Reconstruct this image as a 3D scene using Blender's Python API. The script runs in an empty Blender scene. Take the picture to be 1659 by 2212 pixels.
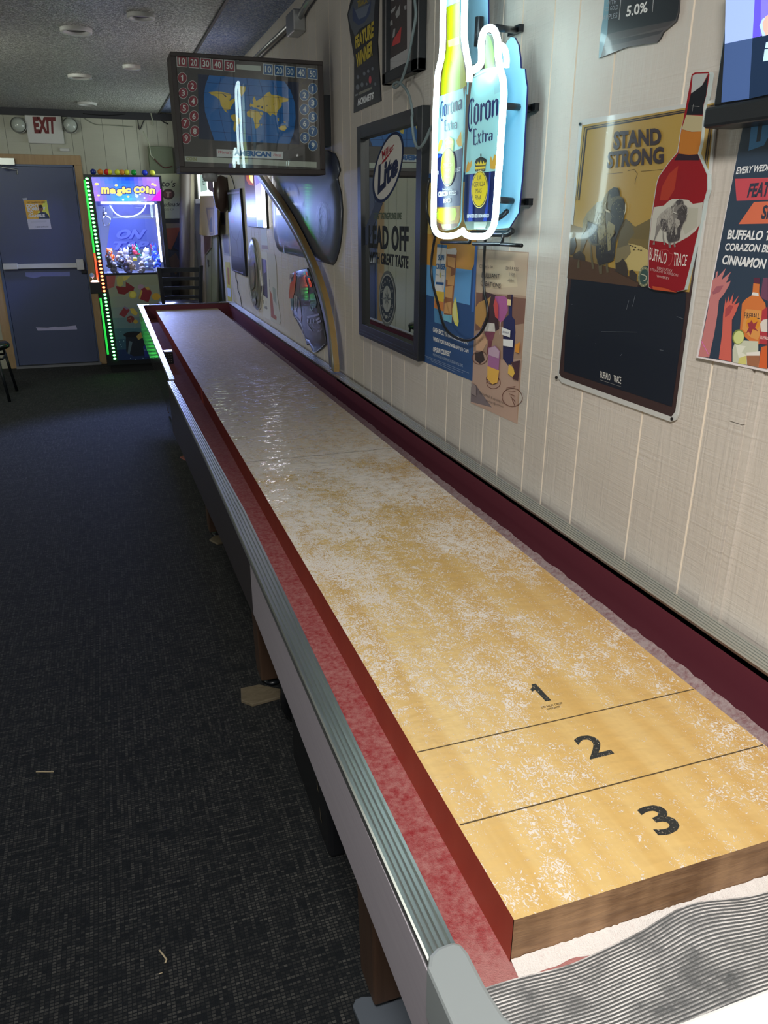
import bpy, bmesh, math, random
from mathutils import Vector, Matrix
random.seed(7)
SC = bpy.context.scene
COL = SC.collection

# ------------------------------------------------------------------ camera
IMG_W, IMG_H, FPX = 1659.0, 2212.0, 1657.426
CAM = Vector((-0.3536, -0.5631, 1.5407))
RX = Vector((0.94497101, -0.32714893, 0.00183373))
UP = Vector((0.11672192, 0.34237738, 0.93228414))
FW = Vector((0.30562359, 0.88076745, -0.36172215))
cd = bpy.data.cameras.new('camera'); co = bpy.data.objects.new('camera', cd); COL.objects.link(co)
cd.sensor_fit = 'HORIZONTAL'; cd.sensor_width = 36.0; cd.lens = FPX / IMG_W * 36.0
cd.clip_start = 0.02; cd.clip_end = 60
m = Matrix.Identity(4)
for i in range(3):
    m[i][0] = RX[i]; m[i][1] = UP[i]; m[i][2] = -FW[i]; m[i][3] = CAM[i]
co.matrix_world = m
SC.camera = co

# ------------------------------------------------------------------ world, lights, exposure
XW, YB, ZC = 0.665, 8.48, 2.494          # right wall, back wall, ceiling
ZT = 0.79                                # playing surface
SC.view_settings.view_transform = 'Standard'; SC.view_settings.look = 'None'
SC.view_settings.gamma = 1.0; SC.view_settings.use_curve_mapping = False
SC.view_settings.exposure = 0.0
wd = bpy.data.worlds.new('bar'); SC.world = wd; wd.use_nodes = True
wd.node_tree.nodes['Background'].inputs[0].default_value = (0.86, 0.93, 1.0, 1)
wd.node_tree.nodes['Background'].inputs[1].default_value = 0.12

def area(name, loc, target, size, power, color, size_y=None, spread=180):
    l = bpy.data.lights.new(name, 'AREA'); l.energy = power; l.color = color
    l.shape = 'RECTANGLE' if size_y else 'DISK'; l.size = size; l.spread = math.radians(spread)
    if size_y: l.size_y = size_y
    o = bpy.data.objects.new(name, l); COL.objects.link(o); o.location = loc
    o.rotation_euler = (Vector(target) - Vector(loc)).to_track_quat('-Z', 'Y').to_euler()
    return o
area('ceiling_lamp_light', (-0.55, -0.75, 2.44), (0.30, 0.10, 0.8), 0.35, 32.0, (1.0, 0.955, 0.89), None, 130)
area('bar_room_light', (-2.6, -1.6, 2.4), (-1.2, 1.5, 0.6), 0.9, 7.0, (1.0, 0.95, 0.9))
area('ceiling_fill_light', (-4.4, 3.2, 1.3), (-0.6, 3.8, 2.5), 1.6, 27.0, (1.0, 1.0, 0.90), 1.1)  # added fill with no seen source, aimed up to brighten the ceiling
area('far_ceiling_light', (-1.6, 5.0, 2.46), (-0.3, 7.2, 1.1), 0.6, 22.0, (0.93, 1.0, 0.84))

# ------------------------------------------------------------------ photo geometry helpers (points on real surfaces)
def ray(px, py): return RX * ((px - IMG_W / 2) / FPX) - UP * ((py - IMG_H / 2) / FPX) + FW
def on_x(p, x): d = ray(*p); return CAM + d * ((x - CAM.x) / d.x)
def on_y(p, y): d = ray(*p); return CAM + d * ((y - CAM.y) / d.y)
def on_z(p, z): d = ray(*p); return CAM + d * ((z - CAM.z) / d.z)
def crop(x0, y0, s):
    return lambda *a: [(x0 + a[i] * s, y0 + a[i + 1] * s) for i in range(0, len(a), 2)]
FULL = crop(0, 0, 1)
cA = crop(0, 220, .27132); cB = crop(340, 80, .22905); cC = crop(300, 340, .26522); cD = crop(720, 0, .26522)
cE = crop(740, 230, .31204); cF = crop(1180, 0, .28873); cG = crop(1180, 380, .28873); cI = crop(900, 480, .19893)
cJ = crop(900, 0, .15672); cK = crop(220, 360, .10853); cL = crop(370, 350, .14914); cM = crop(740, 0, .13261)
cN = crop(1380, 600, .16817); cO = crop(1480, 0, .11753); cP = crop(280, 640, .09943); cQ = crop(590, 340, .11299)
cR = crop(600, 560, .12204); cS = crop(740, 230, .13564); cS2 = crop(740, 500, .13564); cT = crop(1480, 220, .15365)
cU = crop(1400, 380, .11756); cV = crop(500, 360, .16282); cX = crop(230, 570, .104); cY = crop(1230, 400, .12055)
c5 = crop(920, 180, .11453); c6 = crop(920, 330, .11453)

# ------------------------------------------------------------------ materials
MATS = {}
def lin(c):
    c /= 255.0
    return c / 12.92 if c <= 0.04045 else ((c + 0.055) / 1.055) ** 2.4
def S(r, g, b, k=1.0): return tuple(min(0.9, max(0.0, lin(v) * k)) for v in (r, g, b))
def pmat(name, color, rough=0.5, metal=0.0, spec=0.5, emit=0.0, ecol=None, coat=0.0):
    if name in MATS: return MATS[name]
    m = bpy.data.materials.new(name); m.use_nodes = True
    b = m.node_tree.nodes['Principled BSDF']
    b.inputs['Base Color'].default_value = (*color, 1); b.inputs['Roughness'].default_value = rough
    b.inputs['Metallic'].default_value = metal; b.inputs['Specular IOR Level'].default_value = spec
    if coat: b.inputs['Coat Weight'].default_value = coat; b.inputs['Coat Roughness'].default_value = 0.06
    if emit:
        b.inputs['Emission Color'].default_value = (*(ecol or color), 1); b.inputs['Emission Strength'].default_value = emit
    MATS[name] = m; return m
def ink(c, k=1.0, rough=0.55, emit=0.0, coat=0.0, metal=0.0):
    n = 'print_%02x%02x%02x_%d_%d_%d_%d_%d' % (*c, int(k * 100), int(rough * 100), int(emit * 100), int(coat * 10), int(metal * 10))
    return pmat(n, S(*c, k), rough, metal=metal, emit=emit, ecol=S(*c), coat=coat)
class G:                                    # tiny node-graph helper
    def __init__(s, name):
        s.m = bpy.data.materials.new(name); s.m.use_nodes = True; s.t = s.m.node_tree; s.b = s.t.nodes['Principled BSDF']
        s.pos = s.t.nodes.new('ShaderNodeNewGeometry').outputs['Position']; MATS[name] = s.m
    def _in(s, sock, v):
        if hasattr(v, 'is_linked') or isinstance(v, bpy.types.NodeSocket): s.t.links.new(v, sock)
        elif isinstance(v, tuple) and len(v) == 3 and sock.type == 'RGBA': sock.default_value = (*v, 1)
        else: sock.default_value = v
    def math(s, op, a, b=0.0, c=None, clamp=False):
        n = s.t.nodes.new('ShaderNodeMath'); n.operation = op; n.use_clamp = clamp
        s._in(n.inputs[0], a); s._in(n.inputs[1], b)
        if c is not None: s._in(n.inputs[2], c)
        return n.outputs[0]
    def scale(s, v, sc, off=(0, 0, 0)):
        n = s.t.nodes.new('ShaderNodeMapping'); s._in(n.inputs['Vector'], v); n.inputs['Scale'].default_value = sc; n.inputs['Location'].default_value = off
        return n.outputs[0]
    def noise(s, v, scale, detail=3, rough=0.5, dist=0.0):
        n = s.t.nodes.new('ShaderNodeTexNoise'); s._in(n.inputs['Vector'], v); n.inputs['Scale'].default_value = scale
        n.inputs['Detail'].default_value = detail; n.inputs['Roughness'].default_value = rough; n.inputs['Distortion'].default_value = dist
        return n.outputs['Fac']
    def white(s, v):
        n = s.t.nodes.new('ShaderNodeTexWhiteNoise'); s._in(n.inputs['Vector'], v); return n.outputs['Value']
    def voro(s, v, scale, feature='F1'):
        n = s.t.nodes.new('ShaderNodeTexVoronoi'); n.feature = feature; s._in(n.inputs['Vector'], v); n.inputs['Scale'].default_value = scale
        return n.outputs['Distance']
    def ramp(s, v, a, b):
        n = s.t.nodes.new('ShaderNodeMapRange'); n.interpolation_type = 'SMOOTHSTEP'; s._in(n.inputs[0], v); s._in(n.inputs[1], a); s._in(n.inputs[2], b)
        return n.outputs[0]
    def mix(s, f, a, b):
        n = s.t.nodes.new('ShaderNodeMix'); n.data_type = 'RGBA'; s._in(n.inputs[0], f); s._in(n.inputs[6], a); s._in(n.inputs[7], b)
        return n.outputs[2]
    def mixf(s, f, a, b):
        n = s.t.nodes.new('ShaderNodeMix'); n.data_type = 'FLOAT'; s._in(n.inputs[0], f); s._in(n.inputs[2], a); s._in(n.inputs[3], b)
        return n.outputs[0]
    def sep(s, v):
        n = s.t.nodes.new('ShaderNodeSeparateXYZ'); s._in(n.inputs[0], v); return n.outputs
    def comb(s, x, y, z):
        n = s.t.nodes.new('ShaderNodeCombineXYZ'); s._in(n.inputs[0], x); s._in(n.inputs[1], y); s._in(n.inputs[2], z); return n.outputs[0]
    def set(s, **k):
        for a, v in k.items(): s._in(s.b.inputs[a.replace('_', ' ')], v)
    def bump(s, h, strength, dist):
        n = s.t.nodes.new('ShaderNodeBump'); s._in(n.inputs['Height'], h); n.inputs['Strength'].default_value = strength; n.inputs['Distance'].default_value = dist
        s.t.links.new(n.outputs[0], s.b.inputs['Normal'])

# carpet: dark loop pile with short pale dashes
g = G('carpet')
x, y, z = g.sep(g.pos)[:3]
cx = g.math('MULTIPLY', x, 104.0); cy = g.math('MULTIPLY', y, 128.0)
cell = g.comb(g.math('FLOOR', cx), g.math('FLOOR', cy), 0.0)
rv = g.white(cell)
fx = g.math('ABSOLUTE', g.math('SUBTRACT', g.math('FRACT', cx), 0.5)); fy = g.math('ABSOLUTE', g.math('SUBTRACT', g.math('FRACT', cy), 0.5))
inside = g.math('MULTIPLY', g.math('LESS_THAN', fx, 0.40), g.math('LESS_THAN', fy, 0.34))
sx = g.noise(g.scale(cell, (0.8, 0.07, 1)), 1.0, 2); sy = g.noise(g.scale(cell, (0.07, 0.8, 1)), 1.0, 2)
st = g.math('MAXIMUM', sx, sy)
pale = g.math('MULTIPLY', inside, g.math('MULTIPLY', g.ramp(st, 0.40, 0.66), g.math('MULTIPLY_ADD', rv, 0.9, 0.1)))
g.set(Base_Color=g.mix(pale, (0.008, 0.0105, 0.0135), (0.085, 0.085, 0.08)), Roughness=0.9, Specular_IOR_Level=0.25, Sheen_Weight=0.06, Sheen_Roughness=0.4)
g.bump(g.math('ADD', pale, g.noise(g.pos, 400, 2)), 0.5, 0.004)

# painted plywood panelling with rough-sawn grain
def panel_mat(name, col, k=1.0):
    g = G(name)
    n1 = g.noise(g.scale(g.pos, (1, 5, 150)), 1.0, 3, 0.6); n2 = g.noise(g.scale(g.pos, (1, 70, 4)), 1.0, 4, 0.6, 0.8)
    n3 = g.noise(g.pos, 2.5, 3)
    h = g.math('ADD', g.math('MULTIPLY', n1, 0.7), n2)
    c = g.mix(g.ramp(n3, 0.3, 0.7), tuple(v * 0.9 for v in col), col)
    spot = g.ramp(g.noise(g.pos, 38, 2), 0.80, 0.86)
    g.set(Base_Color=g.mix(spot, c, (0.1, 0.09, 0.08)), Roughness=0.48, Specular_IOR_Level=0.4)
    g.bump(h, 0.55, 0.0035); return g.m
M_WALL = panel_mat('painted_panel', (0.62, 0.575, 0.52))
M_GROOVE = pmat('groove_cream', (0.72, 0.65, 0.55), 0.6)
M_BACK = panel_mat('cream_panel', (0.60, 0.60, 0.50))
M_BGROOVE = pmat('back_groove', (0.30, 0.30, 0.25), 0.7)
def popcorn(name, a, b, rough, str_=0.8):
    g = G(name)
    n = g.noise(g.pos, 70, 4, 0.62); v = g.voro(g.pos, 95)
    h = g.math('SUBTRACT', n, g.math('MULTIPLY', v, 0.5))
    g.set(Base_Color=g.mix(g.ramp(h, 0.12, 0.45), a, b), Roughness=rough, Specular_IOR_Level=0.35)  # hollows darkened and bumps lightened: shade and sheen put into the colour
    g.bump(h, str_, 0.02); return g.m
M_CEIL = popcorn('popcorn_ceiling', (0.36, 0.36, 0.33), (0.88, 0.88, 0.83), 0.36, 1.0)
M_BLUECEIL = popcorn('blue_popcorn', (0.20, 0.27, 0.52), (0.55, 0.63, 0.85), 0.24, 1.0)

# maple board dusted with wax
g = G('waxed_board')
x, y, z = g.sep(g.pos)[:3]
big = g.noise(g.scale(g.pos, (1.0, 0.7, 1), (2.3, 0.4, 0)), 6.0, 3, 0.6)
mid = g.noise(g.scale(g.pos, (1.0, 0.8, 1), (3, 1, 0)), 24, 4, 0.65, 1.2)
fine = g.noise(g.scale(g.pos, (1.0, 0.75, 1)), 130, 3, 0.62, 2.6)
pat = g.math('ADD', g.math('MULTIPLY', g.ramp(fine, 0.25, 0.75), 0.68), g.math('MULTIPLY', g.ramp(mid, 0.25, 0.75), 0.32))
cover = g.ramp(y, -0.5, 2.5)
dens = g.math('ADD', g.math('MULTIPLY_ADD', cover, 0.50, 0.17), g.math('MULTIPLY', g.math('SUBTRACT', big, 0.5), 0.85))
dens = g.math('ADD', dens, g.math('MULTIPLY', g.ramp(x, 0.30, 0.0), 0.05))
thr = g.math('SUBTRACT', 0.98, dens)
wax = g.ramp(pat, g.math('SUBTRACT', thr, 0.045), g.math('ADD', thr, 0.03))
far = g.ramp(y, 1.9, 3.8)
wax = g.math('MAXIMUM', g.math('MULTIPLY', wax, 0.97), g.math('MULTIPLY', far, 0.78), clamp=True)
strip = g.noise(g.scale(g.pos, (26, 0.5, 1)), 1.0, 2)
grain = g.noise(g.scale(g.pos, (160, 3, 1)), 1.0, 3)
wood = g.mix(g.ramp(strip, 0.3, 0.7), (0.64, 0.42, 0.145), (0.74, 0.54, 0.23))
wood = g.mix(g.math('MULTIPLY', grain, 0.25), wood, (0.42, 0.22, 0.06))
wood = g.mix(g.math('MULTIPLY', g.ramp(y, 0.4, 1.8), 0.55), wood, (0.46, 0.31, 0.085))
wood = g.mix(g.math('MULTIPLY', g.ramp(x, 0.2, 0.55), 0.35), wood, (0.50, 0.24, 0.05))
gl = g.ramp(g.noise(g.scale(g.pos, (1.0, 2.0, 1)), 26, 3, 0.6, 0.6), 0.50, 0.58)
g.set(Base_Color=g.mix(wax, wood, g.mix(g.ramp(y, 1.0, 3.2), (0.76, 0.70, 0.64), (0.39, 0.305, 0.205))), Roughness=g.mixf(g.math('MULTIPLY', gl, g.math('MULTIPLY', g.ramp(y, 0.8, 1.5), g.math('MULTIPLY_ADD', g.ramp(y, 3.8, 2.6), 0.75, 0.25))), g.math('MULTIPLY_ADD', wax, 0.22, 0.34), 0.07), Specular_IOR_Level=0.40)  # far wax colour carries the dimmer light there and offsets its blue tint
g.bump(g.math('ADD', g.math('MULTIPLY', wax, 0.6), g.math('MULTIPLY', g.noise(g.scale(g.pos, (1, 1.6, 1)), 34, 2), 0.8)), 0.45, 0.006)
M_BOARD = g.m
g = G('end_grain')
n = g.noise(g.scale(g.pos, (9, 1, 60)), 1.0, 4, 0.7); s_ = g.noise(g.scale(g.pos, (28, 1, 0.6)), 1.0, 1)
g.set(Base_Color=g.mix(g.ramp(g.math('ADD', g.math('MULTIPLY', n, 0.6), g.math('MULTIPLY', s_, 0.5)), 0.35, 0.75), (0.17, 0.085, 0.038), (0.42, 0.25, 0.13)), Roughness=0.6)
g.bump(n, 0.5, 0.004); M_ENDGRAIN = g.m
g = G('red_stain')
n = g.noise(g.scale(g.pos, (20, 14, 3)), 1.0, 4, 0.6)
g.set(Base_Color=g.mix(n, (0.26, 0.03, 0.016), (0.42, 0.075, 0.038)), Roughness=0.5); M_REDSIDE = g.m
def felt(name, a, b, lo, hi):
    g = G(name)
    n = g.noise(g.pos, 90, 5, 0.7); p = g.noise(g.pos, 30, 4, 0.7)
    endw = g.math('SUBTRACT', 1.0, g.ramp(g.sep(g.pos)[1], -0.03, 0.05))
    f = g.math('ADD', g.math('MULTIPLY', n, 0.80), g.math('MULTIPLY', p, 0.35))
    f = g.ramp(g.math('ADD', f, g.math('MULTIPLY', endw, 0.22)), lo, hi)
    far_dim = g.math('MULTIPLY', g.ramp(g.sep(g.pos)[1], 0.5, 3.0), 0.65)  # dustier toward the far end, with the light falloff put into the colour
    g.set(Base_Color=g.mix(far_dim, g.mix(f, a, b), (0.20, 0.10, 0.10)), Roughness=0.95, Specular_IOR_Level=0.1)
    g.bump(g.noise(g.pos, 500, 3, 0.7), 0.7, 0.004); return g.m
M_FELT = felt('red_felt', (0.32, 0.032, 0.038), (0.47, 0.21, 0.20), 0.36, 0.80)
M_FELTR = felt('dusty_felt', (0.26, 0.12, 0.13), (0.46, 0.37, 0.37), 0.35, 0.7)
M_WAXHEAP = felt('wax_heap', (0.62, 0.45, 0.44), (0.82, 0.78, 0.76), 0.3, 0.75)
M_MAROON = pmat('maroon_laminate', (0.115, 0.020, 0.034), 0.55, spec=0.35)
g = G('brushed_aluminium')
n = g.noise(g.scale(g.pos, (300, 6, 300)), 1.0, 3)
g.set(Base_Color=(0.68, 0.71, 0.69), Metallic=1.0, Roughness=g.math('MULTIPLY_ADD', n, 0.16, 0.24)); M_ALU = g.m
g = G('grey_laminate')
n = g.noise(g.scale(g.pos, (1, 5, 130)), 1.0, 4, 0.6, 0.4)
g.set(Base_Color=g.mix(n, (0.27, 0.25, 0.29), (0.36, 0.335, 0.375)), Roughness=0.55); M_GREYLAM = g.m
def wood(name, a, b, sc=(30, 30, 2.5), rough=0.55):
    g = G(name); n = g.noise(g.scale(g.pos, sc), 1.0, 4, 0.6, 1.0)
    g.set(Base_Color=g.mix(n, a, b), Roughness=rough); g.bump(n, 0.25, 0.003); return g.m
M_DARKWOOD = wood('dark_wood', (0.035, 0.020, 0.014), (0.085, 0.050, 0.034), (6, 3, 60))
M_LEG = wood('leg_wood', (0.040, 0.022, 0.014), (0.10, 0.055, 0.034), (25, 25, 3))
M_PINE = wood('pine_trim', (0.42, 0.26, 0.13), (0.60, 0.41, 0.23), (40, 40, 3))
M_PALEWOOD = wood('pale_stud', (0.46, 0.40, 0.28), (0.66, 0.58, 0.42), (40, 40, 3))
M_GOLDWOOD = wood('golden_edge', (0.36, 0.23, 0.08), (0.46, 0.30, 0.115), (10, 10, 10), 0.45)
M_GREYFACE = pmat('grey_face', (0.17, 0.17, 0.145), 0.28, spec=0.5)
M_CAP = pmat('grey_plastic', (0.255, 0.285, 0.295), 0.34)
g = G('rubber_mat')
n = g.noise(g.scale(g.pos, (1, 1.3, 1), (0.3, 0, 0)), 13, 4, 0.7); f_ = g.noise(g.pos, 260, 4, 0.8)
w_ = g.math('MULTIPLY', g.ramp(g.math('ADD', g.math('MULTIPLY', n, 1.0), g.math('MULTIPLY', f_, 0.35)), 0.42, 0.86), 0.92)
g.set(Base_Color=g.mix(w_, (0.075, 0.08, 0.085), (0.80, 0.78, 0.77)), Roughness=0.62); M_MAT = g.m
M_BLACK = pmat('black_paint', (0.012, 0.014, 0.017), 0.38)
M_BLACKMET = pmat('black_metal', (0.018, 0.022, 0.028), 0.3, metal=0.3)
M_RUBBER = pmat('black_rubber', (0.012, 0.013, 0.016), 0.35)
M_WHITE = pmat('white_paint', (0.72, 0.72, 0.70), 0.45)
M_WHITELAM = pmat('white_laminate', (0.88, 0.88, 0.88), 0.4)
M_CHROME = pmat('chrome', (0.75, 0.76, 0.78), 0.15, metal=1.0)
M_GALV = pmat('galvanised', (0.42, 0.43, 0.43), 0.34, metal=0.8)
M_CARD = wood('cardboard', (0.10, 0.08, 0.05), (0.26, 0.22, 0.15), (30, 60, 5))
M_GLASS = pmat('clear_glass', (1, 1, 1), 0.03, spec=0.5)
def sheet_glass():
    m = bpy.data.materials.new('sheet_glass'); m.use_nodes = True; t = m.node_tree; t.nodes.remove(t.nodes['Principled BSDF'])
    fr = t.nodes.new('ShaderNodeFresnel'); fr.inputs[0].default_value = 1.5
    tr = t.nodes.new('ShaderNodeBsdfTransparent'); gl = t.nodes.new('ShaderNodeBsdfGlossy'); gl.inputs['Roughness'].default_value = 0.015
    mx = t.nodes.new('ShaderNodeMixShader'); ad = t.nodes.new('ShaderNodeMath'); ad.operation = 'MULTIPLY'; ad.inputs[1].default_value = 1.15
    t.links.new(fr.outputs[0], ad.inputs[0]); t.links.new(ad.outputs[0], mx.inputs[0]); t.links.new(tr.outputs[0], mx.inputs[1]); t.links.new(gl.outputs[0], mx.inputs[2])
    t.links.new(mx.outputs[0], t.nodes['Material Output'].inputs[0]); return m
M_PANE = sheet_glass()
M_MIRROR = pmat('silvered_mirror', (0.80, 0.84, 0.82), 0.015, metal=1.0)

# ------------------------------------------------------------------ mesh builders
class Plane:
    def __init__(s, o, u, v): s.o = Vector(o); s.u = Vector(u).normalized(); s.v = Vector(v).normalized(); s.n = s.u.cross(s.v).normalized()
    def hit(s, p):
        d = ray(*p); return CAM + d * ((s.o - CAM).dot(s.n) / d.dot(s.n))
def wall_plane(x=XW): return Plane((x, 0, 0), (0, -1, 0), (0, 0, 1))
def back_plane(y=YB): return Plane((0, y, 0), (1, 0, 0), (0, 0, 1))
TXT = {}
def text_tris(s, bold=0.0, shear=0.0, sp=1.0):
    key = (s, bold, shear, sp)
    if key in TXT: return TXT[key]
    if s == '1':
        TXT[key] = ([(.36, 0), (.74, 0), (.74, 1), (.44, 1), (.36, .86), (.10, .76), (.10, .62), (.36, .68)], [(0, 1, 2, 3, 4, 5, 6, 7)]); return TXT[key]
    cu = bpy.data.curves.new('t', 'FONT'); cu.body = s; cu.size = 1.0; cu.offset = bold; cu.shear = shear; cu.space_character = sp
    cu.align_x = 'LEFT'; cu.fill_mode = 'FRONT'; cu.resolution_u = 3
    ob = bpy.data.objects.new('t', cu); COL.objects.link(ob)
    dg = bpy.context.evaluated_depsgraph_get(); me = ob.evaluated_get(dg).to_mesh()
    vs = [(v.co.x, v.co.y) for v in me.vertices]; fs = [tuple(p.vertices) for p in me.polygons]
    ob.evaluated_get(dg).to_mesh_clear(); bpy.data.objects.remove(ob); bpy.data.curves.remove(cu)
    x0 = min(v[0] for v in vs); x1 = max(v[0] for v in vs); y0 = min(v[1] for v in vs); y1 = max(v[1] for v in vs)
    vs = [((a - x0) / (x1 - x0), (b - y0) / (y1 - y0)) for a, b in vs]
    TXT[key] = (vs, fs); return TXT[key]

class MB:
    def __init__(s): s.v = []; s.f = []
    def add(s, vs, fs, mat, smooth=False):
        o = len(s.v); s.v += [Vector(p) for p in vs]
        for f in fs: s.f.append((tuple(i + o for i in f), mat, smooth))
        return s
    def box(s, x0, x1, y0, y1, z0, z1, mat):
        vs = [(x, y, z) for x in (x0, x1) for y in (y0, y1) for z in (z0, z1)]
        return s.add(vs, [(0, 1, 3, 2), (4, 6, 7, 5), (0, 4, 5, 1), (2, 3, 7, 6), (0, 2, 6, 4), (1, 5, 7, 3)], mat)
    def hexa(s, lo, hi, mat):                       # two quads -> solid
        n = len(lo); vs = list(lo) + list(hi)
        fs = [tuple(range(n - 1, -1, -1)), tuple(range(n, 2 * n))] + [(i, (i + 1) % n, n + (i + 1) % n, n + i) for i in range(n)]
        return s.add(vs, fs, mat)
    def ring(s, c, a, b, r, n): return [c + a * (math.cos(2 * math.pi * i / n) * r) + b * (math.sin(2 * math.pi * i / n) * r) for i in range(n)]
    def tube(s, pts, r, mat, n=8, closed=False, taper=None):
        pts = [Vector(p) for p in pts]; N = len(pts); vs = []; prev = None
        for i, p in enumerate(pts):
            if closed: t = pts[(i + 1) % N] - pts[i - 1]
            else: t = pts[min(i + 1, N - 1)] - pts[max(i - 1, 0)]
            t.normalize()
            a = prev if prev is not None else (Vector((0, 0, 1)) if abs(t.z) < 0.9 else Vector((1, 0, 0)))
            a = (a - t * a.dot(t)).normalized(); prev = a; b = t.cross(a)
            vs += s.ring(p, a, b, r if taper is None else r * taper[i], n)
        fs = []
        for i in range(N if closed else N - 1):
            j = (i + 1) % N
            for k in range(n): fs.append((i * n + k, i * n + (k + 1) % n, j * n + (k + 1) % n, j * n + k))
        if not closed: fs += [tuple(range(n - 1, -1, -1)), tuple(range((N - 1) * n, N * n))]
        return s.add(vs, fs, mat, True)
    def cyl(s, p0, p1, r, mat, n=16, r1=None):
        return s.tube([p0, p1], r, mat, n, taper=[1, (r1 / r) if r1 is not None else 1])
    def lathe(s, prof, c, ax, mat, n=20):
        c = Vector(c); ax = Vector(ax).normalized(); a = ax.orthogonal().normalized(); b = ax.cross(a); vs = []; fs = []
        for r, h in prof: vs += s.ring(c + ax * h, a, b, max(r, 1e-5), n)
        for i in range(len(prof) - 1):
            for k in range(n): fs.append((i * n + k, i * n + (k + 1) % n, (i + 1) * n + (k + 1) % n, (i + 1) * n + k))
        return s.add(vs, fs, mat, True)
    def ball(s, c, r, mat, n=14, sc=(1, 1, 1)):
        c = Vector(c); vs = []; fs = []; m_ = n // 2
        for i in range(m_ + 1):
            th = math.pi * i / m_
            for k in range(n):
                ph = 2 * math.pi * k / n
                vs.append(c + Vector((r * sc[0] * math.sin(th) * math.cos(ph), r * sc[1] * math.sin(th) * math.sin(ph), r * sc[2] * math.cos(th))))
        for i in range(m_):
            for k in range(n): fs.append((i * n + k, i * n + (k + 1) % n, (i + 1) * n + (k + 1) % n, (i + 1) * n + k))
        return s.add(vs, fs, mat, True)
    def strip(s, prof, path_y, mat_of):             # profile in x,z swept along y stations
        pass
    def make(s, name, parent=None, bevel=0.0, origin=None):
        me = bpy.data.meshes.new(name)
        if parent is not None: og = parent_loc(parent)
        elif origin is not None: og = Vector(origin)
        else:
            lo = [min(p[i] for p in s.v) for i in range(3)]; hi = [max(p[i] for p in s.v) for i in range(3)]
            og = Vector(((lo[0] + hi[0]) / 2, (lo[1] + hi[1]) / 2, lo[2]))
        me.from_pydata([tuple(p - og) for p in s.v], [], [f[0] for f in s.f])
        slots = {}
        for _, mt, _ in s.f:
            if mt.name not in slots: slots[mt.name] = len(slots); me.materials.append(mt)
        for p, (_, mt, sm) in zip(me.polygons, s.f): p.material_index = slots[mt.name]; p.use_smooth = sm
        me.update()
        o = bpy.data.objects.new(name, me); COL.objects.link(o)
        if parent is not None: o.parent = parent
        else: o.location = og
        if bevel:
            b = o.modifiers.new('bevel', 'BEVEL'); b.width = bevel; b.segments = 2; b.limit_method = 'ANGLE'; b.angle_limit = 0.6
        return o
def parent_loc(o):
    l = Vector(o.location)
    while o.parent is not None: o = o.parent; l += Vector(o.location)
    return l
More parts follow.
